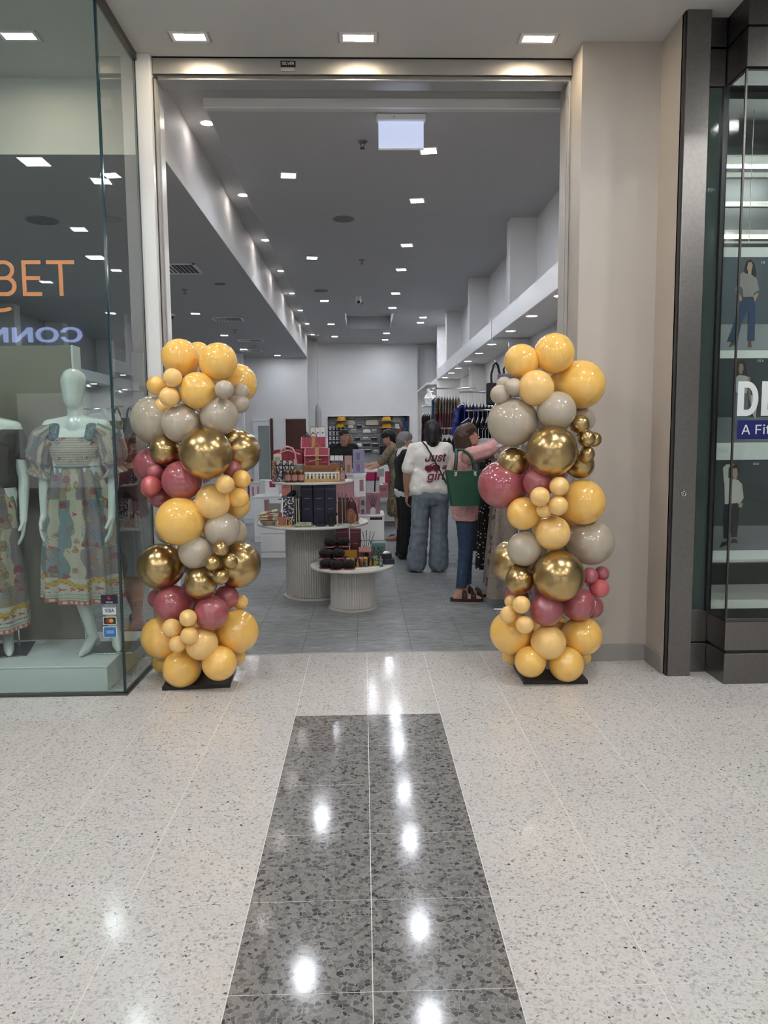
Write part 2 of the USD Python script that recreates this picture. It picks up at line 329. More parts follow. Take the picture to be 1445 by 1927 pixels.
for a, b_ in ((5.42, 9.2), (9.25, 13.0), (13.05, 17.2)):
    obj("fascia_panel", B(-5.03, -5.0, a, b_, 2.555, 2.745, b=.003), M_trimw, cl); obj("soffit_panel", B(-5.5, -5.03, a, b_, 2.56, 2.6), M_wall, cl); obj("fascia_top", B(-5.35, -5.03, a, b_, 2.72, 2.742), M_trimw, cl)
# doors at the back
d1 = thing("door_1", kind="structure", label="white changing room door with frosted pane and brown jamb")
obj("door_frame", MB().box(-2.745, -2.70, 18.94, 19.0, 0, 1.95).box(-2.70, -2.30, 18.94, 19.0, 1.90, 1.95), M_trimw, d1)
obj("door_leaf", MB().box(-2.70, -2.62, 18.96, 19.0, 0, 1.9).box(-2.62, -2.34, 18.96, 19.0, 1.78, 1.9).box(-2.62, -2.34, 18.96, 19.0, 0, .12).box(-2.34, -2.32, 18.96, 19.0, 0, 1.9), M_trimw, d1)
obj("frosted_pane", B(-2.62, -2.34, 18.975, 18.985, .12, 1.78), pm("frosted_glass", (.30, .33, .32), .35), d1)
obj("door_jamb", B(-2.31, -2.245, 18.93, 19.0, 0, 1.96, b=.004), pm("brown_timber", (.075, .03, .022), .45), d1)
# shutter, door post, pillar post
sh = thing("roller_shutter", "aluminium roller shutter housing across the top of the shop entrance", "shutter", (0, 5.155, 3.82))
obj("housing", MB().box(-1.325, 1.386, -.03, .22, .028, .118, b=.004), M_alu, sh); obj("bottom_rail", B(-1.30, 1.384, .0, .045, -.004, .026, b=.003), M_alu, sh)
obj("lip", B(-1.325, 1.386, -.036, -.03, .018, .03), M_alu, sh)
obj("shadow_gap", B(-1.325, 1.386, -.02, .22, .118, .128), M_blackm, sh)
for x in (-1.325, 1.374): obj("guide_track", MB().box(x, x+.012, .0, .03, -3.815, 0).box(x, x+.012, .045, .075, -3.815, 0), pm("grey_enamel", (.45, .45, .44), .55), sh)
obj("maker_plate", B(-.504, -.408, -.037, -.030, .062, .098), M_blackp, sh, label="black maker plate reading SILVER")
tm = text_mb("SILVER", .016, (-.456, -.037, .074), depth=.0015, bold=True, width=.078); obj("maker_lettering", tm, M_white, sh)
obj("maker_label", B(-.50, -.414, -.036, -.030, .034, .058), pm("grey_label", (.5, .5, .5), .4), sh)
dp = thing("trim", kind="structure", label="white entrance post beside the glass shop window")
obj("post", B(-1.428, -1.327, 5.075, 5.40, 0, ZM, b=.003), M_trimw, dp); obj("post_seal", B(-1.3275, -1.3255, 5.13, 5.15, 0, 3.82), M_blackm, dp)
sp = thing("trim", kind="structure", label="brushed steel post at the corner of the next shop")
obj("post", B(1.892, 2.034, 4.543, 4.60, 0, 3.945, b=.002), M_steel, sp); obj("seal", B(1.886, 1.895, 4.555, 4.60, 0, 3.94), M_blackm, sp)
rg = MB(); a = np.linspace(0, 2*np.pi, 25)[:-1]
rg.tube(np.stack([1.955+.013*np.cos(a), np.full(24, 4.535), 1.150+.013*np.sin(a)], 1), .0028, 6, closed=True)
obj("ring_pull", rg, M_chrome, sp, smooth=40); obj("pull_pin", MB().sphere((1.955, 4.541, 1.150), .005, 10).tube([(1.955, 4.543, 1.176), (1.955, 4.534, 1.176), (1.957, 4.534, 1.163)], .003, 6), M_chrome, sp, smooth=40)
# ================================================================ left shop window
w1 = thing("window_1", kind="structure", label="frameless glass shop window with orange lettering")
obj("front_pane", B(-4.2, -1.437, 4.374, 4.386, .012, 3.90), M_glass, w1); obj("side_pane", B(-1.431, -1.419, 4.386, 5.075, .012, 3.90), M_glass2, w1)
obj("corner_joint", B(-1.434, -1.4215, 4.372, 4.388, .012, 3.90), M_edge, w1); obj("end_joint", B(-1.433, -1.417, 5.062, 5.075, .012, 3.9), M_edge, w1)
obj("base_channel", MB().box(-4.2, -1.408, 4.362, 4.398, 0, .014).box(-1.44, -1.408, 4.398, 5.075, 0, .014), M_dsteel, w1)
obj("head_channel", MB().box(-4.2, -1.408, 4.362, 4.398, 3.90, ZM).box(-1.44, -1.408, 4.398, 5.075, 3.895, ZM), M_dsteel, w1)
M_org = pm("copper_lettering", (.50, .215, .085), .4)
def letter_poly(ch):
    t = .021; H = .194
    if ch == "E": return unary_union([sbox(0, 0, t, H), sbox(0, 0, .105, t), sbox(0, H-t, .105, H), sbox(0, H/2-t/2, .098, H/2+t/2)])
    if ch == "T": return unary_union([sbox(0, H-t, .155, H), sbox(.0775-t/2, 0, .0775+t/2, H)])
    if ch == "B":
        up = affinity.scale(Point(0, 0).buffer(1), .06, .055); o1 = unary_union([sbox(0, .087, .05, H), affinity.translate(up, .05, .1405)]); o2 = unary_union([sbox(0, 0, .055, .107), affinity.translate(up, .058, .0535)])
        h1 = unary_union([sbox(t, .107, .05, H-t), affinity.translate(affinity.scale(Point(0, 0).buffer(1), .039, .034), .05, .1405)]); h2 = unary_union([sbox(t, t, .055, .088), affinity.translate(affinity.scale(Point(0, 0).buffer(1), .038, .0335), .058, .0545)])
        return unary_union([o1, o2]).intersection(sbox(0, 0, .2, H)).difference(h1).difference(h2)
    if ch == "c": return LineString([(-.05, .012), (.03, .004), (.10, .004), (.128, .012)]).buffer(.010)
for ch, x, z in (("B", -2.045, 2.312), ("E", -1.893, 2.312), ("T", -1.757, 2.312), ("c", -2.10, 2.230)):
    pl = letter_poly(ch)
    obj("letter", MB().prism(pl, 0, .008, lambda v: np.stack([v[:, 0]+x, 4.374-v[:, 2], v[:, 1]+z], 1)), M_org, w1, label=f"orange letter {ch}" if ch != "c" else "lower stroke of an orange letter cut by the frame")
# payment stickers on the glass
def sticker(px0, px1, py0, py1, col, lab, extra=None):
    a, b_ = aty(px0, py1, 4.374), aty(px1, py0, 4.374)
    s = sub("payment_sticker", w1, label=lab)
    obj("card", B(a[0], b_[0], 4.3725, 4.374, a[2], b_[2]), pm("sticker_edge", (.62, .64, .62), .4) if extra != "dark" else col, s)
    return a, b_, s
a, b_, s = sticker(190.5, 221, 1119, 1136.5, pm("navy_sticker", (.012, .008, .03), .4), "dark navy payment sticker with a pink mark", "dark")
mx, mz = (a[0]+b_[0])/2, (a[2]+b_[2])/2; pink = pm("magenta_print", (.55, .02, .12), .5)
obj("mark", MB().prism(Point(0, 0).buffer(.010).difference(Point(.004, .004).buffer(.006)), 0, .001, lambda v: np.stack([v[:, 0]+mx, 4.3725-v[:, 2], v[:, 1]+mz+.008], 1)), pink, s)
obj("caption", text_mb("afterpay", .008, (mx, 4.3725, mz-.02), depth=.001, width=.04), M_white, s)
a, b_, s = sticker(193.5, 218, 1140.5, 1156.5, None, "white VISA payment sticker"); mx, mz = (a[0]+b_[0])/2, (a[2]+b_[2])/2
obj("lettering", text_mb("VISA", .02, (mx, 4.3725, mz-.011), depth=.001, bold=True, width=.052), pm("visa_blue", (.01, .02, .12), .5), s)
obj("band", B(a[0]+.003, b_[0]-.003, 4.3715, 4.3725, b_[2]-.007, b_[2]-.002), pm("visa_blue", 0), s)
a, b_, s = sticker(194.5, 219, 1160.5, 1175.5, None, "payment sticker with red and yellow discs"); mx, mz = (a[0]+b_[0])/2, (a[2]+b_[2])/2
obj("field", B(a[0]+.004, b_[0]-.004, 4.3718, 4.3725, a[2]+.004, b_[2]-.004), M_blackp, s)
for dx, col, nm in ((-.0085, (.45, .012, .02), "red_print"), (.0085, (.7, .32, .02), "amber_print")):
    obj("disc", MB().prism(Point(0, 0).buffer(.0125), 0, .0007+.0001*(dx > 0), lambda v: np.stack([v[:, 0]+mx+dx, 4.3718-v[:, 2], v[:, 1]+mz], 1)), pm(nm, col, .5), s)
a, b_, s = sticker(195, 219.5, 1179, 1199.5, None, "blue charge card payment sticker"); mx, mz = (a[0]+b_[0])/2, (a[2]+b_[2])/2
obj("field", B(a[0]+.004, b_[0]-.004, 4.3718, 4.3725, a[2]+.003, b_[2]-.003), pm("sky_blue_print", (.02, .16, .42), .5), s)
obj("lettering", text_mb("AMERICAN", .006, (mx, 4.3718, mz+.003), depth=.001, width=.044), M_white, s); obj("lettering", text_mb("EXPRESS", .006, (mx, 4.3718, mz-.008), depth=.001, width=.042), M_white, s)

# ================================================================ right shop window
w3 = thing("window_2", kind="structure", label="steel framed shop window of the next shop")
obj("plinth_block", B(2.168, 4.5, 4.38, 4.70, .0, .188, b=.002), M_steel, w3); obj("plinth_block", B(2.168, 4.5, 4.38, 4.70, .208, .385, b=.002), M_steel, w3); obj("plinth_groove", B(2.18, 4.5, 4.392, 4.7, .18, .215), M_blackm, w3)
obj("recess_block", B(2.035, 2.168, 4.625, 4.70, 0, .188, b=.002), M_steel, w3); obj("recess_block", B(2.035, 2.168, 4.625, 4.70, .196, .40, b=.002), M_steel, w3)
obj("sill", B(2.166, 4.5, 4.378, 4.64, .385, .405, b=.002), M_dsteel, w3)
obj("recess_panel", B(2.035, 2.150, 4.63, 4.66, .405, 3.55), pm("dark_glass_panel", (.045, .065, .06), .06), w3); obj("recess_bead", B(2.036, 2.04, 4.624, 4.63, .4, 3.55), M_alu, w3)
obj("side_mullion", B(2.148, 2.178, 4.60, 4.66, .40, 3.55), M_blackm, w3)
obj("front_pane", B(2.176, 4.5, 4.386, 4.396, .405, 3.545), M_glass2, w3); obj("side_pane", B(2.166, 2.176, 4.396, 4.60, .405, 3.545), M_glass2, w3); obj("corner_bead", B(2.167, 2.177, 4.384, 4.397, .405, 3.545), M_dsteel, w3)
for z0, z1 in ((3.555, 3.765), (3.778, 3.96)):
    obj("header_panel", B(2.168, 4.5, 4.38, 4.70, z0, z1, b=.002), M_dsteel, w3); obj("header_panel", B(2.035, 2.164, 4.625, 4.70, z0, z1, b=.002), M_dsteel, w3)
obj("header_gap", B(2.18, 4.5, 4.40, 4.7, 3.54, 3.96), M_blackm, w3)
obj("window_back", B(2.035, 4.6, 5.9, 5.95, 0, 3.95), pm("dark_grey_panel", (.05, .052, .055), .5), w3); obj("window_side", B(2.035, 2.06, 4.7, 5.9, 0, 3.95), pm("dark_grey_panel", 0), w3)
obj("window_floor", B(2.06, 4.5, 4.64, 5.45, .36, .404), pm("white_board", (.78, .77, .74), .4), w3); obj("window_step", B(2.06, 4.5, 5.45, 5.9, .36, .47), pm("grey_board", (.32, .32, .31), .5), w3)
obj("window_ceiling", B(2.06, 4.5, 4.66, 5.9, 3.5, 3.55), pm("dark_grey_panel", 0), w3)
for z, y in ((3.16, 5.0), (3.05, 5.25)): obj("ceiling_rail", B(2.19, 4.5, y, y+.03, z, z+.035, b=.003), M_alu, w3)
obj("ceiling_frame", MB().box(2.26, 4.5, 4.95, 4.97, 3.23, 3.27).box(2.26, 2.28, 4.95, 4.97, 3.27, 3.5), M_alu, w3)

# ================================================================ the mall behind the camera (seen only in reflections)
wm = thing("wall_front", kind="structure")
obj("shopfront_wall", B(-9, 9, -10.2, -10, 0, 5), pm("hall_wall", (.30, .29, .28), .5), wm)
for sx in (-9.1, 9): obj("hall_side", B(sx, sx+.1, -10, 5.2, 0, 5), pm("hall_side_wall", (.55, .54, .52), .5), wm)
obj("shop_end", B(2.3, 9, 5.4, 5.5, 0, 4.2), pm("dark_grey_panel", 0), wm); obj("shop_end", B(-8, -5.6, 5.4, 5.5, 0, 4.2), M_wall, wm)
M_front = emit("lit_shopfront", (.95, .97, 1.0), .7)
for x in (-7.2, -3.6, 2.6, 6.2): obj("lit_shopfront", B(x-1.2, x+1.2, -10, -9.97, .3, 2.6), M_front, wm)
sg = thing("shop_sign", "pale blue lit shop sign lettering mirrored in the window glass", "sign", (-6.75, -10.0, 3.83))
obj("lettering", text_mb("CONN", .33, (0, .03, 0), face="+y", depth=.04, bold=True, center=False, width=2.25), emit("sign_glow", (.42, .55, 1.0), 6.0), sg)
# ================================================================ lamps and ceiling fittings (each lamp lights the place by its own lens)
def square_lamp(w, d, lens, rim=.012):
    """A recessed square downlight hanging at the ceiling plane: origin at the ceiling, lens just below."""
    t = thing("downlight", "x", "ceiling light")
    fr = MB()
    for a in ((-w/2-rim, w/2+rim, -d/2-rim, -d/2), (-w/2-rim, w/2+rim, d/2, d/2+rim), (-w/2-rim, -w/2, -d/2, d/2), (w/2, w/2+rim, -d/2, d/2)): fr.box(*a, -.006, .0)
    obj("bezel", fr, M_white, t); obj("lens", B(-w/2, w/2, -d/2, d/2, -.0035, -.001), lens, t)
    return t
def round_lamp(r, lens):
    t = thing("downlight", "x", "ceiling light")
    obj("bezel", MB().lathe([(r, -.002), (r, -.006), (r+.012, -.005), (r+.014, 0)], 24), M_white, t, smooth=40); obj("lens", MB().cyl((0, 0, -.004), r, .003, 24), lens, t)
    return t
def place(root, spots, labels, group, first=[]):
    for k, (p, rz) in enumerate(spots):
        if id(root) not in first:
            first.append(id(root)); x = UsdGeom.Xformable(root); x.ClearXformOpOrder()
            x.AddTranslateOp(opSuffix="d").Set(Gf.Vec3d(*map(float, p))); x.AddRotateZOp(opSuffix="d").Set(float(math.degrees(rz))); tag(root, labels[k], None, group)
        else: dup(root, p, rz, labels[k], group)
# tilted main-ceiling lamps
sq = square_lamp(.125, .125, M_lens)
L = [6.99, 10.12, 13.27, 16.0, 17.95]; R = [6.40, 7.71, 9.47, 10.83, 12.61, 14.0, 17.44, 18.6]
place(sq, [((-.64, y, ZMAIN), .12) for y in L], [f"square downlight, {ORD[k]} from the entrance in the left row on the main ceiling" for k in range(len(L))], "left row of main ceiling downlights")
place(sq, [((.56, y, ZMAIN), -.15) for y in R], [f"square downlight, {ORD[k]} from the entrance in the right row on the main ceiling" for k in range(len(R))], "right row of main ceiling downlights")
place(sq, [((1.21, y, ZMAIN), -.1) for y in (15.14, 15.84)], [f"small far downlight near the right wall, {k} of the pair" for k in ("nearer", "farther")], "pair of downlights near right wall")
place(sq, [((.14, 15.6, 4.10), 0)], ["downlight inside the recessed ceiling coffer"], "coffer light")
lo = [(-2.61, 7.28), (-2.6, 9.6), (-2.61, 12.15), (-2.63, 14.73), (-2.63, 17.05)]; lo2 = [(-1.95, 5.95), (-3.9, 7.6), (-3.9, 9.67), (-3.9, 12.07), (-3.9, 14.4)]
sqd = square_lamp(.125, .125, emit('dim_shop_lens', SHOP_C, SHOP_L*.5))
place(sqd, [((x, y, ZLOW), .1) for x, y in lo], [f"square downlight, {ORD[k]} from the entrance on the lowered left ceiling" for k in range(5)], "lowered ceiling downlights")
place(sqd, [((x, y, ZLOW), .1) for x, y in lo2], ["bright downlight nearest the window on the lowered left ceiling"]+[f"downlight, {ORD[k]} in the far left row seen through the shop window" for k in range(4)], "far left downlights")
place(sqd, [((-2.03, 18.4, ZLOW), 0)], ["small downlight before the changing room doors"], "changing room light")
# slot lamps beside the lowered ceiling
rl = round_lamp(.05, M_slot)
place(rl, [((-1.20, 6.24+1.785*k, ZSLOT), 0) for k in range(8)], [f"round downlight, {ORD[k]} from the entrance in the recessed ceiling slot" for k in range(8)], "downlights in the ceiling slot")
# canopy lamps
ra = round_lamp(.055, emit("canopy_lamp_lens", (1, .96, .92), 26.0))
ys = [5.7, 6.59, 7.69, 8.78, 10.05, 11.15, 12.34, 13.6, 14.64, 15.8]
place(ra, [((1.71, y, 2.705), 0) for y in ys], [f"round canopy light, {ORD[k]} from the entrance under the right fascia" for k in range(len(ys))], "lights under the right canopy")
place(ra, [((1.71, y, 2.61), 0) for y in (17.0, 18.0, 19.0)], [f"small round light under the far right canopy, {ORD[k]} of three" for k in range(3)], "lights under the far canopy")
yl = [7.4, 10.6, 12.0, 13.8, 14.9, 15.9, 16.8]
place(ra, [((-5.2, y, 2.56), 0) for y in yl], [f"round canopy light, {ORD[k]} along the left wall behind the window" for k in range(len(yl))], "lights under the left canopy")
# warm rectangular lamps over the entrance
wr = square_lamp(.185, .075, M_warm, .02)
obj("recess_frame", MB().box(-.125, -.117, -.055, .065, -.004, 0).box(.117, .125, -.055, .065, -.004, 0).box(-.125, .125, .057, .065, -.004, 0), M_alu, wr)
wx = [-2.05, -1.026, -.003, 1.102]
place(wr, [((x, 4.87, ZM), 0) for x in wx], ["rectangular ceiling light behind the window glass, at far left", "rectangular ceiling light left of the entrance top", "rectangular ceiling light above the middle of the entrance", "rectangular ceiling light above the right pillar side of the entrance"], "warm lights over the entrance")
# concourse lamps behind the camera
hl = square_lamp(.2, .2, M_hall)
k = 0
for yy in (3.1,):
    for x in (-3.2, -1.4, 1.4, 3.2): dup(hl, (x, yy, ZM), 0, "x"); k += 1
UsdGeom.Xformable(hl).ClearXformOpOrder()
UsdGeom.Xformable(hl).AddTranslateOp(opSuffix="d").Set(Gf.Vec3d(0, -1.0, 4.9)); tag(hl, "concourse ceiling light mirrored in the floor and balloons", None, "concourse ceiling lights behind the viewer")
for o in stage.GetPrimAtPath("/World").GetChildren():
    if o.GetCustomDataByKey("label") == "x": tag(o, "concourse ceiling light mirrored in the floor and balloons", None, "concourse ceiling lights behind the viewer")
for x, yy in ((-4, -1), (4, -1), (-2, -4), (2, -4), (-5, -6), (5, -6), (0, -7)): dup(hl, (x, yy, 4.9), 0, None, None, scale=(1.5, 1.5, 1))
# light strip in the right window
ws = thing("window_light_bar", "cream lit light bar above the fashion banner in the right window", "light", (2.9, 4.80, 2.735))
obj("housing", B(-.68, 1.4, -.02, .02, .012, .04), M_alu, ws); obj("tube", B(-.68, 1.4, -.022, -.012, -.012, .012), emit("bar_glow", (1, .86, .62), 2.2), ws)
fx = thing("fluorescent_fitting", "white fluorescent tube fitting on the right window ceiling", "ceiling light", (2.62, 5.15, 3.30), .0)
obj("body", B(-.3, .35, -.05, .05, 0, .04, b=.004), M_white, fx); obj("tube", MB().box(-.28, .33, -.035, -.01, -.02, 0).box(-.28, .33, .012, .036, -.02, 0), emit("fluoro_glow", (.95, 1, .97), 34.0), fx)
obj("hanger", MB().box(-.25, -.24, -.005, .005, .04, .2).box(.29, .30, -.005, .005, .04, .2), M_blackm, fx)
# ---- other fittings
ex = thing("exit_sign", "white exit light box with a blank panel hanging inside the entrance", "exit sign", (.30, 5.72, ZMAIN))
obj("housing", B(-.178, .178, -.035, .035, -.045, -.002, b=.004), M_white, ex); obj("bracket", MB().box(-.15, -.12, -.01, .01, -.004, 0).box(.12, .15, -.01, .01, -.004, 0), M_alu, ex)
obj("panel", B(-.165, .165, -.006, .006, -.235, -.045, b=.002), pm("exit_panel", (.75, .78, .85), .25, emission_color=(.55, .66, 1.0), emission_strength=.32), ex, label="pale blue lit acrylic panel")
obj("panel_edge", B(-.166, .166, -.007, .007, -.243, -.234), M_white, ex)
obj("indicator", MB().box(-.06, -.045, -.037, -.034, -.03, -.02), pm("grey_label", 0), ex)
def grille(loc, w, d, lab):
    t = thing("air_vent", lab, "air vent", loc, 0, "air vents in the lowered ceiling")
    obj("frame", MB().box(-w/2, w/2, -d/2, -d/2+.03, -.012, 0).box(-w/2, w/2, d/2-.03, d/2, -.012, 0).box(-w/2, -w/2+.03, -d/2, d/2, -.012, 0).box(w/2-.03, w/2, -d/2, d/2, -.012, 0), M_white, t)
    obj("backing", B(-w/2+.02, w/2-.02, -d/2+.02, d/2-.02, -.003, -.001), M_blackm, t)
    n = max(5, int(w/.05)); q = []
    for k in range(n):
        x = -w/2+.04+(w-.08)*k/(n-1); m = MB().box(-.002, .002, -d/2+.03, d/2-.03, -.011, .009).move((x, 0, -.004), ry=.6 if k < n/2 else -.6)
        obj("slat", m, M_white, t)
for (x, y, w_, d_), lab in zip(((-2.12, 8.95, .52, .52), (-2.2, 12.7, .5, .42), (-2.25, 15.5, .5, .42), (-2.5, 17.3, .5, .4)), ("largest louvred air vent, nearest on the lowered left ceiling", "second louvred air vent along the lowered ceiling", "third louvred air vent along the lowered ceiling", "farthest louvred air vent before the changing rooms")):
    grille((x, y, ZLOW), w_, d_, lab)
def sprinkler(x, y, z, lab, s=1.0):
    t = thing("sprinkler_head", lab, "sprinkler", (x, y, z), 0, "sprinkler heads")
    obj("rosette", MB().lathe([(.04*s, 0), (.038*s, -.008), (.012*s, -.014), (1e-4, -.014)], 18), pm("grey_chrome", (.25, .25, .25), .3, .8), t, smooth=40)
    obj("frame_arm", MB().tube([(-.01, 0, -.012), (-.014, 0, -.03), (0, 0, -.05), (.014, 0, -.03), (.01, 0, -.012)], .003, 6), M_blackm, t); obj("deflector", MB().cyl((0, 0, -.055), .02*s, .003, 12), M_blackm, t)
for a in ((.02, 6.21, ZMAIN, "sprinkler head by the exit light box"), (.01, 10.24, ZMAIN, "middle sprinkler head on the main ceiling"), (0, 13.5, ZMAIN, "far sprinkler head near the dome camera"), (-2.32, 10.2, ZLOW, "nearer sprinkler head on the lowered ceiling"), (-2.3, 14.0, ZLOW, "middle sprinkler head on the lowered ceiling"), (-2.3, 16.4, ZLOW, "farthest sprinkler head on the lowered ceiling")): sprinkler(*a)
for x, y, z, r, lab in ((-.186, 8.35, ZMAIN, .115, "large round ceiling speaker grille near the entrance"), (-.647, 12.36, ZMAIN, .115, "round ceiling speaker grille beyond the first one"), (-1.79, 9.83, ZLOW, .07, "round grey speaker grille on the lowered ceiling"), (-2.83, 7.0, ZLOW, .14, "round blue-grey speaker grille seen through the window glass")):
    t = thing("ceiling_speaker", lab, "speaker", (x, y, z), 0, "ceiling speakers")
    obj("rim", MB().lathe([(r, 0), (r, -.006), (r-.01, -.008)], 28), pm("speaker_grey", (.22, .22, .23), .6), t, smooth=40); obj("grille", MB().cyl((0, 0, -.006), r-.01, .004, 28), pm("speaker_grille", (.16, .16, .17), .7, bump=.4, bscale=400), t)
t = thing("dome_camera", "white bullet camera hanging from the main ceiling", "security camera", (-.05, 12.9, ZMAIN)); obj("base", MB().cyl((0, 0, -.02), .05, .02, 18), M_white, t); obj("body", MB().lathe([(.035, -.02), (.05, -.05), (.05, -.08), (.03, -.11), (1e-4, -.115)], 20), M_white, t, smooth=50); obj("lens_dome", MB().sphere((0, -.022, -.085), .032, 14), M_blackp, t, smooth=True)
t = thing("dome_camera", "black dome camera on the lowered left ceiling", "security camera", (-3.0, 12.2, ZLOW)); obj("base", MB().cyl((0, 0, -.03), .06, .03, 18), M_white, t); obj("lens_dome", MB().sphere((0, 0, -.04), .045, 14), M_blackp, t, smooth=True)
# ================================================================ balloon columns: base plate, pole, balloons
def latex(name, c, sub_=.0):
    return pm(name, c, .45, specular_ior_level=.25, coat_weight=1.0, coat_roughness=.05, coat_ior=1.8)
M_bal = {"y": latex("yellow_latex", (.93, .56, .125)), "m": latex("mango_latex", (.92, .59, .20)), "s": latex("sand_latex", (.46, .40, .31)), "p": latex("rose_latex", (.38, .085, .105)), "r": latex("coral_latex", (.58, .11, .115)),
         "g": pm("gold_chrome_latex", (.52, .375, .165), .26, 1.0, coat_weight=.5, coat_roughness=.03)}
CN = {"y": "yellow", "m": "mango yellow", "s": "sand beige", "p": "dusty rose", "r": "coral pink", "g": "gold chrome"}
def balloon_mesh(r, sq=1.0):
    n = 22 if r < .07 else 34
    th = np.linspace(0, np.pi, n); x = np.sin(th); z = np.cos(th)
    z = np.where(z < 0, z*(1 + .10*(-z)**3), z)                      # a slight neck towards the knot
    pr = [(max(a*r, 1e-5), b*r*sq) for a, b in zip(x, z)][::-1]
    z0 = pr[0][1]
    knot = [(1e-5, z0-.016), (.009, z0-.015), (.004, z0-.006), (.007, z0-.001)]
    return MB().lathe(knot + pr[1:], n if n < 30 else 36)
def orient(m, d, loc):
    d = np.asarray(d, float); d /= np.linalg.norm(d)
    v = np.cross((0, 0, 1), d); c = d[2]
    K = np.array([[0, -v[2], v[1]], [v[2], 0, -v[0]], [-v[1], v[0], 0]]); R = np.eye(3) + K + K@K/(1+c) if c > -.999 else np.diag([1, -1, -1])
    m.v = [p@R.T + np.asarray(loc) for p in m.v]; return m
def column(name_label, axis, plate, data, seed):
    rnd = random.Random(seed)
    t = thing("balloon_column", name_label, "balloon column", (*axis, 0))
    ax, ay = axis
    bp = MB().prism(Polygon([(p[0]-ax, p[1]-ay) for p in plate]), 0.001, .024); obj("base_plate", bp, pm("black_base_board", (.012, .012, .014), .45), t)
    obj("pole", MB().cyl((0, 0, .02), .012, 1.95, 12), M_white, t, smooth=40)
    for px, py, r, col, lay in data:
        d0 = ay/np.cos(0)
        X = aty(px, py, ay)[0]-ax; rm = r*ay/F
        Rr = max(.34-rm*.95, .15) if lay != "F" else .34
        if lay in ("f", "F"): dy = -math.sqrt(max(.0025, Rr*Rr - X*X))
        elif lay == "m": dy = -.03
        elif lay == "h": dy = -.11
        elif lay == "b": dy = math.sqrt(max(.002, Rr*Rr - X*X))*.75
        else: dy = float(lay)
        Y = ay + dy; p = aty(px, py, Y); rr = r*Y/F*1.0
        ctr = np.array([p[0]-ax, p[1]-ay, p[2]])
        d = np.array([ctr[0], ctr[1], rnd.uniform(-.12, .12)]); d[2] += .02
        m = orient(balloon_mesh(rr, rnd.uniform(.97, 1.03)), d/np.linalg.norm(d), ctr)
        obj("balloon", m, M_bal[col], t, smooth=60, label=f"{CN[col]} balloon" if rr > .075 else f"small {CN[col]} balloon")
    return t
LC = [(339, 672.7, 34, "y", "h"), (410.6, 681, 35, "y", "f"), (373, 668, 24, "y", "b"), (446, 722, 37, "y", "b"), (372, 735, 34, "y", "f"), (324.5, 711, 17.6, "m", "F"), (294, 725.6, 18, "y", "h"), (319, 747, 18.7, "m", "F"), (307, 764, 16.5, "m", "h"),
      (422, 733, 17.6, "s", "F"), (453, 737, 15.6, "s", "h"), (450, 759, 18.7, "s", "h"), (292, 790, 45.5, "s", "m"), (341, 797, 36, "s", "f"), (411.6, 782.7, 36, "s", "f"), (311, 848, 28.5, "g", "f"), (386.7, 853, 49, "g", "-.27"), (435, 828, 22, "g", "m"), (448, 849, 40.5, "g", ".02"),
      (291, 878, 38, "p", ".03"), (291, 887.5, 15.6, "p", "-.16"), (284, 913.5, 18.5, "r", "-.2"), (279, 922, 14, "r", "-.12"), (342, 904, 37, "p", "f"), (303, 934, 22, "p", "-.05"), (437, 884, 18, "p", "-.1"), (372, 870, 40, "p", ".1"), (400, 944.6, 33.5, "m", "f"), (423, 911.4, 18, "m", "F"), (454, 902, 18, "y", "-.16"), (449, 937, 19, "y", "-.2"), (444, 950, 26, "y", ".02"),
      (339, 981, 46, "y", "-.24"), (417, 996.7, 34, "s", "f"), (438, 1002, 27, "s", ".05"), (318, 1000, 24, "s", ".05"), (368, 1039, 32, "s", "f"), (301.6, 1066, 43.5, "g", "-.08"), (416, 1033, 14.5, "g", "F"), (400, 1060, 14.5, "g", "F"), (432.4, 1056, 15, "g", "F"), (415.4, 1085, 15, "g", "F"), (447, 1062, 44.5, "g", "-.02"), (378, 1097, 31, "g", "f"),
      (325.5, 1137, 36, "p", "f"), (297, 1126, 19, "p", ".03"), (398, 1153.5, 33, "p", "f"), (427, 1124, 23, "p", "-.05"), (453, 1132.7, 14, "m", ".0"), (370, 1120, 34, "p", ".08"), (306, 1199, 41, "y", "-.05"), (323, 1182, 18.5, "m", "F"), (354, 1163, 16.8, "m", "F"), (356.6, 1196, 17.3, "m", "F"), (334, 1211.6, 16.5, "m", "-.29"), (379.5, 1211.6, 31.5, "m", "f"), (446, 1187.7, 42, "y", "-.06"), (375, 1180, 38, "y", ".1"),
      (342, 1258.5, 36, "y", "f"), (412.7, 1248, 33.5, "y", "f"), (442, 1234, 20, "y", ".08"), (308, 1245, 22, "y", ".1"), (376, 1228, 30, "y", ".12"), (372, 980, 40, "y", ".12"), (372, 1045, 40, "s", ".14"), (372, 780, 38, "s", ".12")]
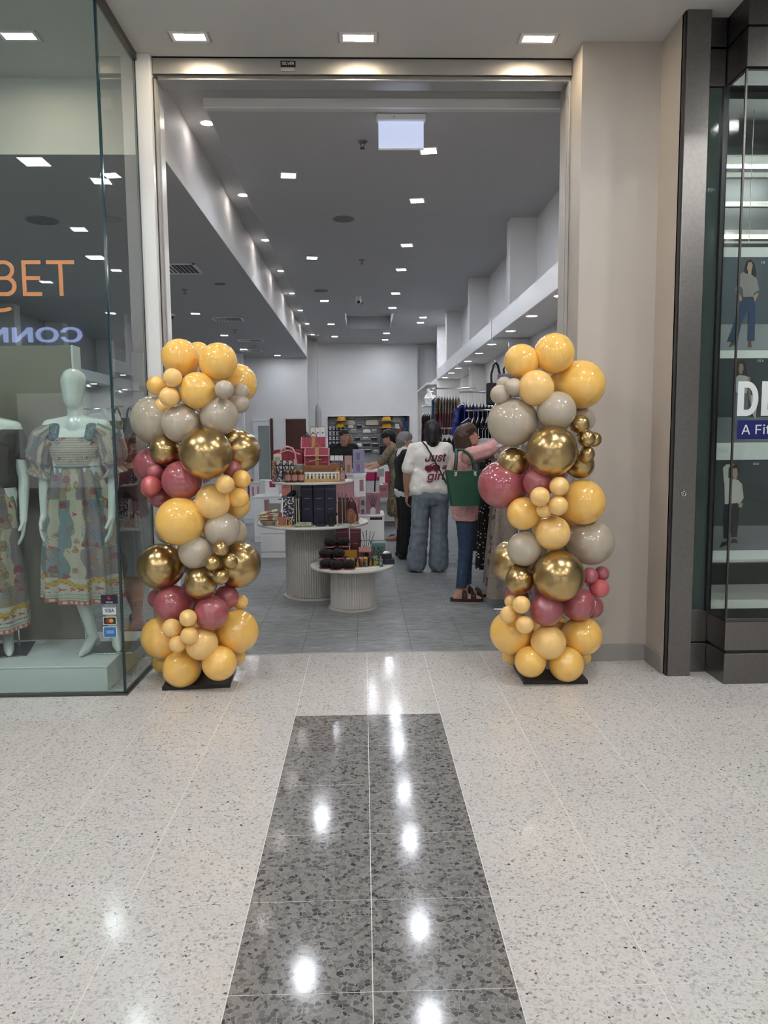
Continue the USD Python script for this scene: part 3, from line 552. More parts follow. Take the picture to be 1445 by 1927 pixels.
RC = [(981, 680, 32, "y", "h"), (1042.7, 665, 37.5, "y", "-.12"), (1093, 723.8, 45, "y", "-.05"), (1008.4, 730, 33.5, "m", "f"), (1047, 725, 26, "y", ".05"), (949, 723, 14.5, "s", "-.12"), (966, 728, 16.5, "s", "-.2"), (941, 742.7, 18.5, "s", "-.16"), (964, 794, 46.5, "s", "-.12"), (1047, 773, 36.5, "s", "f"), (1095, 790, 24, "s", ".02"),
      (1092, 798.7, 18, "g", "-.22"), (1104, 825, 16.5, "g", "-.23"), (1118, 827, 14, "g", "-.15"), (1104, 854.6, 15.5, "g", "-.2"), (1092, 874, 27, "g", "-.08"), (1038, 849, 48, "g", "-.27"), (966, 870.6, 29, "g", "f"), (946, 912, 46, "p", "-.04"), (1014, 908, 30, "p", "-.2"), (1030, 880, 40, "p", ".1"), (1052, 915, 18.5, "m", "F"), (1016, 934.5, 19, "m", "F"), (1050, 951.7, 19, "m", "F"), (1024, 960, 15, "m", "-.3"), (1096, 945, 43.5, "y", "-.12"), (985, 966.5, 31.5, "y", "-.19"),
      (1040, 1003, 33.5, "m", "f"), (986.7, 1033, 33.5, "s", "f"), (1111, 1020, 44, "s", "-.06"), (963, 1056, 41, "g", ".02"), (977.6, 1091.6, 27.5, "g", "f"), (1051, 1083.6, 49.5, "g", "-.27"), (1132, 1079.5, 14.5, "p", "-.08"), (1110, 1083.6, 16, "p", "-.14"), (1128, 1107.6, 18, "r", "-.14"), (1028, 1147.5, 32, "p", "f"), (1088, 1137, 32, "p", "f"), (1114, 1142, 22, "p", ".0"), (972, 1122, 22, "p", ".02"), (1040, 1110, 40, "p", ".12"), (962, 1132, 13, "m", "-.1"), (981, 1138, 17.5, "m", "F"), (957, 1156.7, 17, "m", "-.22"), (987.4, 1175.6, 17.5, "m", "F"),
      (962, 1190, 42, "y", "-.08"), (1095, 1196.7, 38, "y", "-.1"), (1031.7, 1209, 34, "m", "f"), (998, 1245, 30.5, "y", "f"), (1065.5, 1250, 34, "y", "f"), (963, 1234, 18, "y", ".08"), (1098, 1238, 15, "y", ".08"), (1030, 1225, 30, "y", ".14"), (1040, 990, 40, "y", ".12"), (1035, 1190, 40, "y", ".1"), (1040, 780, 38, "s", ".12"), (1040, 1030, 40, "s", ".14")]
column("balloon column of yellow, sand, gold and rose balloons left of the shop entrance", (-1.0, 4.66), [(-1.226, 4.435), (-.825, 4.468), (-.855, 4.87), (-1.25, 4.84)], LC, 5)
column("balloon column of yellow, sand, gold and rose balloons right of the shop entrance", (1.165, 4.66), [(.962, 4.435), (1.354, 4.425), (1.36, 4.83), (.975, 4.87)], RC, 6)
# ================================================================ people: one continuous body each, clothes and hair over it
def hull(*sp):
    pts = []
    for (p, r) in sp:
        k = np.arange(40); ph = np.arccos(1-2*(k+.5)/40); th = np.pi*(1+5**.5)*k
        rr = np.broadcast_to(np.asarray(r, float), (3,))
        pts.append(np.stack([np.cos(th)*np.sin(ph), np.sin(th)*np.sin(ph), np.cos(ph)], 1)*rr + np.asarray(p, float))
    return m3.Manifold.hull_points(np.vstack(pts))
def chain(*sp): return [hull(a, b) for a, b in zip(sp, sp[1:])]
def blob(parts, ref=.018, it=8, trims=(), wrinkle=0.0, wscale=18.0, seed=0):
    m = m3.Manifold.batch_boolean(list(parts), m3.OpType.Add)
    m = m.refine_to_length(ref)
    q = m.to_mesh(); t = trimesh.Trimesh(np.array(q.vert_properties[:, :3]), np.array(q.tri_verts), process=True)
    trimesh.smoothing.filter_taubin(t, .5, .52, it)
    if wrinkle:
        v = np.array(t.vertices); n = np.array(t.vertex_normals)
        d = meshkit.fbm(v*(wscale, wscale, wscale*1.7), 3, seed)-.5
        t.vertices = v + n*(d*2*wrinkle)[:, None]
    for nrm, off in trims:
        try:
            mm = m3.Manifold(m3.Mesh(np.asarray(t.vertices, np.float32), np.asarray(t.faces, np.uint32))).trim_by_plane(nrm, off)
            if not mm.is_empty():
                q = mm.to_mesh(); t = trimesh.Trimesh(np.array(q.vert_properties[:, :3]), np.array(q.tri_verts), process=True)
        except Exception: pass
    return np.array(t.vertices), np.array(t.faces)
def V(*a): return np.array(a, float)
def lerp(a, b, t): return np.asarray(a)*(1-t) + np.asarray(b)*t
SKIN = {"fair": pm("fair_skin", (.56, .33, .24), .5, subsurface_weight=.1, subsurface_radius=(.02, .008, .004), subsurface_scale=.5), "tan": pm("tan_skin", (.42, .22, .145), .5), "rosy": pm("rosy_skin", (.52, .27, .20), .5)}
def joints(H=1.63, **over):
    s = H/1.63
    J = dict(hd=V(0, .015, 1.525), nk=V(0, -.01, 1.405), ch=V(0, .0, 1.27), ab=V(0, .01, 1.08), pv=V(0, 0, .94),
             sR=V(.165, -.01, 1.355), eR=V(.215, -.02, 1.08), wR=V(.235, .04, .85), sL=V(-.165, -.01, 1.355), eL=V(-.215, -.02, 1.08), wL=V(-.235, .04, .85),
             hR=V(.085, 0, .90), kR=V(.095, .01, .49), aR=V(.10, -.02, .085), hL=V(-.085, 0, .90), kL=V(-.095, .01, .49), aL=V(-.10, -.02, .085), fdR=V(.12, 1, 0), fdL=V(-.12, 1, 0))
    J = {k: (v if k.startswith("fd") else v*s) for k, v in J.items()}
    J.update({k: np.asarray(v, float) for k, v in over.items()})
    return J
def head_parts(J, look=(0, 1, 0), s=1.0):
    f = np.asarray(look, float); f /= np.linalg.norm(f); up = V(0, 0, 1) - f*f[2]; up /= np.linalg.norm(up); rt = np.cross(f, up); c = J["hd"]
    P = lambda x, y, z: c + s*(rt*x + f*y + up*z)
    parts = [hull((P(0, -.018, .035), .074*s), (P(0, .02, .04), .066*s), (P(0, .01, 0), .066*s)), hull((P(0, .03, .0), .058*s), (P(0, .052, -.07), .030*s), (P(.03, .03, -.055), .028*s), (P(-.03, .03, -.055), .028*s)),
             hull((P(0, .078, .012), .009*s), (P(0, .096, -.022), .011*s), (P(.011, .082, -.026), .008*s), (P(-.011, .082, -.026), .008*s)), hull((P(.012, .074, -.055), .008*s), (P(-.012, .074, -.055), .008*s)),
             hull((P(.03, .066, .028), .011*s), (P(-.03, .066, .028), .011*s)), hull((J["nk"]+V(0, 0, -.03), .058*s), (P(0, -.02, -.06), .048*s)),
             hull((P(.073, -.012, .012), (.012*s)), (P(.071, -.008, -.022), .008*s)), hull((P(-.073, -.012, .012), (.012*s)), (P(-.071, -.008, -.022), .008*s))]
    return parts, P
def hand_parts(w, d, palm_n, side, curl=.35, s=1.0):
    """Palm and five separate fingers from the wrist w along d; palm_n is the way the palm faces; side +1 = thumb towards cross(palm_n, d)."""
    d = np.asarray(d, float)/np.linalg.norm(d); n = np.asarray(palm_n, float); n = n - d*(n@d); n /= np.linalg.norm(n); t = np.cross(n, d)*side
    P = lambda a, b, c_=0: np.asarray(w) + s*(d*a + t*b + n*c_)
    out = [hull((P(.0, .0), .024*s), (P(.035, .022), .017*s), (P(.035, -.022), .015*s)), hull((P(.03, .024), .016*s), (P(.082, .028), .012*s), (P(.03, -.024), .014*s), (P(.078, -.028), .011*s))]
    for b, ln in ((.030, .068), (.010, .078), (-.010, .073), (-.029, .056)):
        a0 = curl; p0 = P(.078, b); q = [(p0, .0095*s)]; ang = 0
        for k, fr in enumerate((.45, .32, .23)):
            ang += a0*(1 if k else .6); p0 = p0 + s*ln*fr*(d*math.cos(ang) + n*math.sin(ang)); q.append((p0, (.0088-.0008*k)*s))
        out += chain(*q)
    out += chain((P(.02, .022), .013*s), (P(.05, .05, .008), .0105*s), (P(.078, .058, .018), .0088*s))
    return out
def foot_parts(a, fd, s=1.0):
    fd = np.asarray(fd, float)/np.linalg.norm(fd); a = np.asarray(a); g = V(a[0], a[1], 0)
    return [hull((a, .036*s), (g - fd*.045*s + V(0, 0, .032), .03*s), (g + fd*.06*s + V(0, 0, .045), .032*s)), hull((g + fd*.05*s + V(0, 0, .035), .033*s), (g + fd*.14*s + V(0, 0, .024), .036*s), (g + fd*.175*s + V(0, 0, .02), .022*s)), hull((g - fd*.04*s + V(0, 0, .03), .03*s), (g + fd*.12*s + V(0, 0, .022), .03*s))]
def body(J, look=(0, 1, 0), s=1.0, w=1.0, curl=.35, hands=(1, 1), pn=None):
    hp, P = head_parts(J, look, s)
    ax = V(1, 0, 0) if "ax" not in J else J["ax"]
    parts = hp + torso_parts(J, w*.92, s)
    for sd, q in (("R", 1), ("L", -1)):
        parts += chain((J["s"+sd], .050*s*w), (lerp(J["s"+sd], J["e"+sd], .5), .043*s*w), (J["e"+sd], .037*s*w), (lerp(J["e"+sd], J["w"+sd], .3), .036*s*w), (J["w"+sd], .024*s))
        dv = J["w"+sd]-J["e"+sd]; n = pn[sd] if pn and sd in pn else V(-q, 0, 0)
        parts += hand_parts(J["w"+sd], dv, n, -q, curl, s*.98)
        parts += chain((J["h"+sd], .082*s*w), (lerp(J["h"+sd], J["k"+sd], .5), .066*s*w), (J["k"+sd], .048*s*w), (lerp(J["k"+sd], J["a"+sd], .35), .050*s*w), (J["a"+sd], .032*s))
        parts += foot_parts(J["a"+sd], J["fd"+sd], s)
    return parts, P
def torso_parts(J, w=1.0, s=1.0, d=1.0):
    R = J["sR"]-J["sL"]; R = R/np.linalg.norm(R); o = []
    Hh = J["hR"]-J["hL"]; Hh = Hh/np.linalg.norm(Hh)
    a = [(J["nk"]-V(0, 0, .075)+R*.085*s*w, .062*s*d), (J["nk"]-V(0, 0, .075)-R*.085*s*w, .062*s*d), (J["ch"]+R*.075*s*w, .095*s*d), (J["ch"]-R*.075*s*w, .095*s*d)]
    b_ = [(J["ab"]+R*.06*s*w, .088*s*d), (J["ab"]-R*.06*s*w, .088*s*d)]
    c_ = [(J["pv"]+Hh*.078*s*w, .098*s*d), (J["pv"]-Hh*.078*s*w, .098*s*d)]
    o += [hull(*a), hull(*a[2:], *b_), hull(*b_, *c_)]
    o += [hull((J["nk"]-V(0, 0, .02), .05*s), (J["sR"], .05*s*w), a[0]), hull((J["nk"]-V(0, 0, .02), .05*s), (J["sL"], .05*s*w), a[1])]
    return o
def face(t, P, s=1.0, lip=(.35, .10, .09), brow=None, eye=True, hair_mat=None):
    M_eyew = pm("eye_white", (.7, .68, .65), .2); M_iris = pm("dark_iris", (.02, .012, .008), .15)
    for q in (1, -1):
        obj("eye", MB().sphere(P(q*.030, .0685, .012), .0115*s, 10), M_eyew, t, smooth=True); obj("iris", MB().sphere(P(q*.029, .0755, .012), .0062*s, 8), M_iris, t, smooth=True)
        obj("eyebrow", MB().tube([P(q*.014, .079, .030), P(q*.03, .078, .036), P(q*.046, .066, .031)], .0035*s, 6), hair_mat or M_iris, t, smooth=True)
    obj("lips", MB().tube([P(-.024, .070, -.052), P(-.010, .082, -.050), P(0, .0835, -.0515), P(.010, .082, -.050), P(.024, .070, -.052)], [.002, .0055*s, .005*s, .0055*s, .002], 6).tube([P(-.020, .071, -.057), P(0, .082, -.060), P(.020, .071, -.057)], [.002, .006*s, .002], 6), pm("lip_skin", lip, .4), t, smooth=True)
def cloth(name, color, rough=.85, var=.10, scale=30, bump=.25, bscale=350, **kw): return pm(name, color, rough, 0, var, scale, bump, bscale, **kw)
def sleeve(J, sd, upto, r0, r1, r2=None):
    """Sleeve bones: upto in 0..2 (1 = elbow, 2 = wrist)."""
    S, E, W = J["s"+sd], J["e"+sd], J["w"+sd]
    if upto <= 1: return chain((S, r0), (lerp(S, E, upto), r1))
    return chain((S, r0), (lerp(S, E, .5), (r0+r1)/2), (E, r1), (lerp(E, W, upto-1), r2 or r1))
def legs(J, rh, rk, ra, upto=1.9):
    o = []
    for sd in "RL":
        h, k, a = J["h"+sd], J["k"+sd], J["a"+sd]
        o += chain((h, rh), (lerp(h, k, .5), (rh*.55+rk*.45)), (k, rk), (lerp(k, a, min(1, upto-1)), ra))
    return o

# ---- woman in a pink jumper reaching up to the rail, facing right
def pink_woman():
    t = thing("person", "woman in pale pink jumper and dark jeans reaching up to the clothes rail", "person", (.925, 6.86, 0), -math.pi/2)
    J = joints(1.60, hd=(0.0, .03, 1.495), nk=(0, -.02, 1.375), ch=(0, -.01, 1.24), ab=(0, .01, 1.06), pv=(0, .0, .92), sR=(.155, .02, 1.325), eR=(.12, .22, 1.385), wR=(.10, .43, 1.545), sL=(-.155, .0, 1.325), eL=(-.15, .22, 1.37), wL=(-.12, .43, 1.53),
               hR=(.085, 0, .88), kR=(.085, -.005, .47), aR=(.085, -.045, .09), hL=(-.085, .0, .88), kL=(-.085, .03, .47), aL=(-.085, .03, .085), fdR=(.1, 1, 0), fdL=(-.05, 1, 0))
    parts, P = body(J, (.0, 1, .22), .98, 1.0, .5, pn={"R": V(-.3, .2, -1), "L": V(.3, .2, -1)})
    obj("body", blob(parts, .014, 6), SKIN["rosy"], t, smooth=True); face(t, P, .98)
    pink = cloth("pink_knit", (.66, .36, .355), bump=.35)
    sw = torso_parts(J, 1.12, 1.0, 1.17) + sleeve(J, "R", 1.85, .084, .068, .046) + sleeve(J, "L", 1.85, .084, .068, .046) + [hull((J["pv"]+V(.08, 0, .02), .118), (J["pv"]+V(-.08, 0, .02), .118), (J["pv"]+V(.085, 0, -.10), .115), (J["pv"]+V(-.085, 0, -.10), .115))] + [hull((J["wR"]-V(0, .05, .025), .040), (J["wR"]-V(0, .03, .015), .036))]
    obj("jumper", blob(sw, .018, 8, [((0, 0, 1), .76)], .007, 16), pink, t, smooth=True)
    obj("jumper_hem", blob([hull((J["pv"]+V(.085, 0, -.145), .113), (J["pv"]+V(-.085, 0, -.145), .113))], .018, 3, [((0, 0, 1), .745), ((0, 0, -1), -.80)], 0), pink, t, smooth=True)
    jeans = cloth("dark_denim", (.028, .055, .11), .75, .22, 60)
    obj("jeans", blob(legs(J, .098, .062, .048, 1.92) + [hull((J["pv"]+V(.07, 0, 0), .10), (J["pv"]+V(-.07, 0, 0), .10), (J["hR"], .09), (J["hL"], .09))], .016, 7, [((0, 0, 1), .125)], .006, 22), jeans, t, smooth=True)
    hr = pm("brown_hair", (.055, .026, .016), .42, var=.3, scale=90, bump=.4, bscale=220)
    hairp = [hull((P(0, -.03, .045), .084), (P(0, .02, .062), .072), (P(0, -.06, .0), .07)), hull((P(0, -.05, .02), .085), (P(0, -.07, -.12), .075)), hull((P(.06, -.03, .02), .035), (P(.06, -.035, -.13), .034), (P(.03, -.08, -.17), .035)), hull((P(-.06, -.03, .02), .035), (P(-.06, -.035, -.13), .034), (P(-.03, -.08, -.17), .035)), hull((P(.045, .058, .066), .022), (P(-.045, .058, .066), .022), (P(0, .03, .095), .04))]
    obj("hair", blob(hairp, .012, 6, (), .004, 60), hr, t, smooth=True)
    gl = MB()
    for q in (1, -1):
        a = np.linspace(0, 2*np.pi, 19)[:-1]
        gl.tube([P(q*.031+.021*math.cos(k), .091-.012*abs(math.cos(k)), .010+.017*math.sin(k)) for k in a], .0018, 5, closed=True); gl.tube([P(q*.052, .08, .016), P(q*.076, .03, .018), P(q*.078, -.02, .012)], .002, 5)
    gl.tube([P(-.01, .093, .014), P(.01, .093, .014)], .0018, 5)
    obj("glasses", gl, M_blackp, t, smooth=40)
    M_sole = pm("cork_sole", (.035, .018, .012), .8); M_strap = pm("black_leather", (.012, .011, .011), .45)
    for sd in "RL":
        g = V(J["a"+sd][0], J["a"+sd][1], 0); d = J["fd"+sd]/np.linalg.norm(J["fd"+sd]); n = V(d[1], -d[0], 0)
        C = [(-.085, .032), (-.09, 0), (-.085, -.032), (0, -.036), (.09, -.046), (.165, -.04), (.20, -.012), (.195, .02), (.15, .044), (.06, .042)]
        ft = sub("sandal", t); ring = Polygon(C).buffer(.008)
        obj("sole", MB().prism(ring, .0, .026, lambda v: np.outer(v[:, 0], d)+np.outer(v[:, 1], n)+np.outer(v[:, 2], (0, 0, 1))+g), M_sole, ft)
        for a0, hgt, wd in ((.035, .085, .022), (.115, .062, .024)):
            aa = np.linspace(0, np.pi, 11); m = MB()
            for da in (-.013, 0, .013): m.tube([g + d*(a0+da) + n*.047*math.cos(k) + V(0, 0, .018+(hgt-da*1.1)*math.sin(k)*.86) for k in aa], .0120, 8)
            m.v = [np.asarray(v) for v in m.v]; obj("strap", m, M_strap, ft, smooth=50)
            obj("buckle", MB().sphere(g + d*a0 + n*.035 + V(0, 0, .02+hgt*.62), .009, 8, (1.2, .8, .8)), M_chrome, ft, smooth=True)
    return t
pink_woman()
# the green tote on her shoulder
tb = thing("tote_bag", "dark green leather tote bag hanging from the pink-jumpered woman's shoulder", "bag", (.885, 6.565, .90), .06)
M_green = pm("green_leather", (.010, .070, .040), .42, bump=.15, bscale=300)
def tote_shape():
    H = .30; rows = []; zs = np.linspace(0, 1, 9)
    n = 28; a = np.linspace(0, 2*np.pi, n, endpoint=False); v = []
    for z in zs:
        wx, wy = (.130+.045*z), .060-.022*z
        sx = np.sign(np.cos(a))*np.abs(np.cos(a))**.45; sy = np.sign(np.sin(a))*np.abs(np.sin(a))**.6
        v.append(np.stack([wx*sx, wy*sy, np.full(n, H*z) + .018*(z > .9)*np.abs(sx)**2], 1))
    v.append(v[-1]*(.96, .8, 1)-(0, 0, .004)); v.append(v[-1]*(.9, .6, 1)-(0, 0, .12))
    v.insert(0, v[0]*(.01, .01, 1))
    V_ = np.vstack(v); k = len(v)
    f = [[i*n+j, i*n+(j+1) % n, (i+1)*n+(j+1) % n, (i+1)*n+j] for i in range(k-1) for j in range(n)]
    return MB().add(V_, f)
obj("bag_body", tote_shape(), M_green, tb, smooth=45)
for y in (-.034, .034):
    for q in (-1, 1):
        obj("strap_tab", B(-.012+q*.085, .012+q*.085, y-.006 if y < 0 else y, y if y < 0 else y+.006, .225, .30, b=.002), pm("cream_tab", (.60, .57, .50), .4), tb)
        obj("ring", MB().tube([(q*.085-.012, y*1.1, .30), (q*.085-.012, y*1.1, .325), (q*.085+.012, y*1.1, .325), (q*.085+.012, y*1.1, .30)], .003, 6), M_chrome, tb, smooth=40)
    ap = V(-.03, .06 if y < 0 else .10, .485)
    pts = [lerp(V(-.085, y*1.1, .31), ap + V(-.03, 0, 0), u) + V(0, -.03*math.sin(u*math.pi), .02*math.sin(u*math.pi)) for u in np.linspace(0, 1, 8)] + [lerp(ap + V(.03, 0, 0), V(.085, y*1.1, .31), u) + V(.02*math.sin(u*math.pi), -.03*math.sin(u*math.pi), .02*math.sin(u*math.pi)) for u in np.linspace(0, 1, 8)]
    obj("strap", MB().tube(pts, .011, 8), M_green, tb, smooth=50)
obj("stitching", MB().box(-.165, .165, -.0405, -.0395, .285, .287), pm("dark_green_stitch", (.006, .03, .018), .6), tb)

# ---- woman in a white printed t-shirt seen from behind
def tee_woman():
    t = thing("person", "woman from behind in white printed t-shirt and pale wide-leg jeans", "person", (.735, 8.28, 0), .08)
    J = joints(1.66, hd=(.03, .03, 1.555), nk=(.02, -.005, 1.43), sR=(.185, 0, 1.375), sL=(-.185, 0, 1.375), eL=(-.265, -.02, 1.10), wL=(-.26, .03, .86), eR=(.27, .06, 1.10), wR=(.20, .20, .98), hR=(.095, 0, .90), hL=(-.095, 0, .90), kR=(.10, .01, .49), kL=(-.12, .0, .49), aR=(.095, .02, .085), aL=(-.155, .03, .085), fdR=(.1, 1, 0), fdL=(-.3, 1, 0))
    parts, P = body(J, (.15, 1, .05), 1.02, 1.15, .45)
    obj("body", blob(parts, .016, 6), SKIN["tan"], t, smooth=True); face(t, P)
    wt = cloth("white_cotton", (.84, .82, .78), bump=.2, var=.03)
    sh = torso_parts(J, 1.20, 1.05, 1.22) + sleeve(J, "R", .80, .066, .074) + sleeve(J, "L", .80, .066, .074) + [hull((J["pv"]+V(.105, 0, -.03), .14), (J["pv"]+V(-.105, 0, -.03), .14), (J["ab"]+V(.10, 0, 0), .125), (J["ab"]+V(-.10, 0, 0), .125))]
    obj("t_shirt", blob(sh, .018, 8, [((0, 0, 1), .865)], .010, 11, 3), wt, t, smooth=True)
    jn = cloth("pale_denim", (.20, .245, .295), .8, .22, 14)
    obj("jeans", blob(legs(J, .116, .098, .118, 1.98) + [hull((J["pv"]+V(.085, -.005, -.02), .118), (J["pv"]+V(-.085, -.005, -.02), .118), (J["hR"]+V(0, -.015, -.07), .118), (J["hL"]+V(0, -.015, -.07), .118))], .018, 7, [((0, 0, 1), .018)], .010, 13, 5), jn, t, smooth=True)
    for q in (-1, 1):
        pk = affinity.scale(unary_union([sbox(-.06, -.02, .06, .07), affinity.scale(Point(0, -.02).buffer(1), .06, .05)]), 1, 1)
        obj("back_pocket", MB().prism(pk.difference(pk.buffer(-.004)), 0, .004, lambda v: np.stack([v[:, 0]+q*.095, -.142+.02*np.abs(v[:, 0]/.06)**2-v[:, 2], v[:, 1]+.80], 1)), pm("denim_stitch", (.12, .155, .20), .8), t)
    hr = pm("black_hair", (.008, .007, .007), .38, bump=.4, bscale=220)
    obj("hair", blob([hull((P(0, -.03, .04), .092), (P(0, .02, .055), .078)), hull((P(0, -.045, .02), .088), (P(0, -.065, -.10), .078), (P(0, -.06, -.15), .055)), hull((P(.06, -.02, 0), .04), (P(-.06, -.02, 0), .04), (P(0, -.05, -.14), .06))], .014, 6, (), .004, 50), hr, t, smooth=True)
    # print on the back: words and two cherries, laid on the cloth
    red = pm("crimson_print", (.20, .018, .045), .7)
    tv = blob(sh, .018, 8, [((0, 0, 1), .865)], .010, 11, 3)[0]
    from scipy.spatial import cKDTree
    bk = tv[tv[:, 1] < -.06]; tree = cKDTree(bk[:, [0, 2]])
    def drape(mb, off=.009):
        m = mb.mesh(); v = m[0].copy(); d_, i_ = tree.query(v[:, [0, 2]], k=6); v[:, 1] = v[:, 1] + bk[i_, 1].min(1) - off
        return trimesh.Trimesh(v, m[1], process=False)
    def script(word, x, z, h, w_):
        m = text_mb(word, h, (x, 0, z), bold=True, depth=.004, width=w_); q = m.mesh(); v = q[0].copy(); v[:, 0] += (v[:, 2]-z)*.28
        tt = trimesh.Trimesh(v, q[1], process=False); return MB().tm(tt)
    gp = sub("back_print", t, label="crimson script reading Just a girl with two cherries")
    for wd, x, z, h, w_ in (("Just", .03, 1.235, .088, .225), ("a", .135, 1.15, .052, .052), ("girl", .035, 1.035, .085, .19)): obj("lettering", drape(script(wd, x, z, h, w_)), red, gp)
    for x, z in ((-.035, 1.160), (.045, 1.166)): obj("cherry", drape(MB().prism(unary_union([Point(x-.015, z).buffer(.030), Point(x+.015, z).buffer(.030), Point(x, z-.014).buffer(.028)]), 0, .003, lambda v: np.stack([v[:, 0], -v[:, 2], v[:, 1]], 1))), red, gp)
    obj("stalk", drape(MB().tube([(-.03, 0, 1.19), (.02, 0, 1.215), (.045, 0, 1.195)], .004, 5)), pm("dark_leaf_print", (.03, .035, .03), .7), gp)
    sd = [(-.095, -.02, 1.452), (-.06, -.10, 1.40), (0, -.155, 1.28), (.08, -.165, 1.13), (.15, -.155, 1.0), (.20, -.08, .93)]
    obj("crossbody_strap", MB().tube(sd, .008, 6), M_blackp, t, smooth=50)
    for q, sd in ((1, "R"), (-1, "L")):
        g = V(J["a"+sd][0], J["a"+sd][1], 0); d = J["fd"+sd]/np.linalg.norm(J["fd"+sd])
        obj("shoe", blob([hull((g-d*.06+V(0, 0, .045), .045), (g+d*.02+V(0, 0, .05), .045), (g+d*.15+V(0, 0, .035), .04))], .016, 4, [((0, 0, 1), .002)]), pm("taupe_shoe", (.30, .26, .21), .6), t, smooth=True)
    return t
tee_woman()
# ---- grey-haired woman in a black vest, facing right
def grey_woman():
    t = thing("person", "grey-haired woman in black vest over a white shirt, facing right", "person", (.50, 9.24, 0), -math.pi/2+.15)
    J = joints(1.54, eR=(.20, .06, 1.02), wR=(.10, .22, .98), eL=(-.20, .06, 1.02), wL=(-.10, .22, .98))
    parts, P = body(J, (.0, 1, -.06), .96)
    obj("body", blob(parts, .016, 6), SKIN["fair"], t, smooth=True); face(t, P, .96)
    bl = cloth("black_knit", (.010, .010, .011), .9, bump=.2)
    obj("vest", blob(torso_parts(J, 1.12, 1.0, 1.20) + [hull((J["pv"]+V(.075, 0, 0), .118), (J["pv"]+V(-.075, 0, 0), .118), (J["ab"], .11))] + sleeve(J, "R", .25, .075, .07) + sleeve(J, "L", .25, .075, .07), .018, 7, [((0, 0, 1), .80)], .005), bl, t, smooth=True)
    wt = cloth("white_cotton", 0)
    obj("shirt", blob([hull((J["pv"]+V(.075, 0, -.05), .116), (J["pv"]+V(-.075, 0, -.05), .116))] + sleeve(J, "R", 1.75, .056, .052, .042) + sleeve(J, "L", 1.75, .056, .052, .042) + [hull((J["nk"], .074), (J["nk"]+V(0, 0, -.05), .09))], .018, 6, [((0, 0, 1), .735)], .004), wt, t, smooth=True)
    obj("trousers", blob(legs(J, .095, .075, .075, 1.97) + [hull((J["pv"]+V(.07, 0, -.04), .10), (J["pv"]+V(-.07, 0, -.04), .10))], .018, 6, [((0, 0, 1), .03)], .005), bl, t, smooth=True)
    obj("hair", blob([hull((P(0, -.025, .045), .083), (P(0, .025, .06), .066)), hull((P(0, -.045, .02), .078), (P(0, -.055, -.055), .05))], .012, 6, (), .005, 70), pm("grey_hair", (.22, .21, .205), .45, var=.35, scale=80, bump=.4, bscale=200), t, smooth=True)
    for sd in "RL":
        g = V(J["a"+sd][0], J["a"+sd][1], 0); obj("shoe", blob([hull((g-V(0, .05, -.04), .038), (g+V(0, .14, .03), .034))], .016, 3, [((0, 0, 1), .002)]), M_blackp, t, smooth=True)
grey_woman()
# ---- dark-haired woman leaning over the white table to the left
def leaning_woman():
    t = thing("person", "dark-haired woman in patterned top leaning over the white display table", "person", (.50, 10.9, 0), math.pi/2-.2)
    J = joints(1.60, hd=(0, .13, 1.475), nk=(0, .07, 1.36), ch=(0, .06, 1.22), ab=(0, .02, 1.04), sR=(.155, .08, 1.31), sL=(-.155, .08, 1.31), eR=(.19, .26, 1.12), wR=(.12, .47, 1.08), eL=(-.20, .24, 1.10), wL=(-.15, .44, 1.02))
    parts, P = body(J, (.0, 1, -.5), .98)
    obj("body", blob(parts, .018, 6), SKIN["rosy"], t, smooth=True); face(t, P)
    pt = pm("tan_print", (.20, .165, .11), .85, var=.6, scale=45, bump=.2)
    obj("top", blob(torso_parts(J, 1.1, 1.0, 1.15) + sleeve(J, "R", .8, .07, .062) + sleeve(J, "L", .8, .07, .062), .02, 6, [((0, 0, 1), .86)], .005), pt, t, smooth=True)
    obj("skirt", blob([hull((J["pv"]+V(.08, 0, 0), .11), (J["pv"]+V(-.08, 0, 0), .11)), hull((J["pv"]+V(.08, 0, -.02), .11), (J["pv"]+V(-.08, 0, -.02), .11), (V(.12, 0, .45), .15), (V(-.12, 0, .45), .15))], .022, 5, [((0, 0, 1), .36)], .01), pm("olive_floral_print", (.16, .13, .075), .85, var=.7, scale=30), t, smooth=True)
    obj("hair", blob([hull((P(0, -.03, .045), .088), (P(0, .02, .06), .07)), hull((P(0, -.05, .02), .082), (P(0, -.07, -.06), .06))], .014, 6, (), .006, 60), pm("black_hair", 0), t, smooth=True)
    obj("lanyard", MB().tube([J["nk"]+V(.06, -.02, .0), J["nk"]+V(.08, .09, -.06), J["ch"]+V(.03, .14, -.05)], .006, 6).tube([J["nk"]+V(-.06, -.02, .0), J["nk"]+V(-.08, .09, -.06), J["ch"]+V(.03, .14, -.05)], .006, 6), pm("coral_ribbon", (.55, .16, .12), .6), t, smooth=40)
    for sd in "RL":
        g = V(J["a"+sd][0], J["a"+sd][1], 0); obj("shoe", blob([hull((g-V(0, .05, -.04), .038), (g+V(0, .14, .03), .034))], .018, 3, [((0, 0, 1), .002)]), M_blackp, t, smooth=True)
leaning_woman()
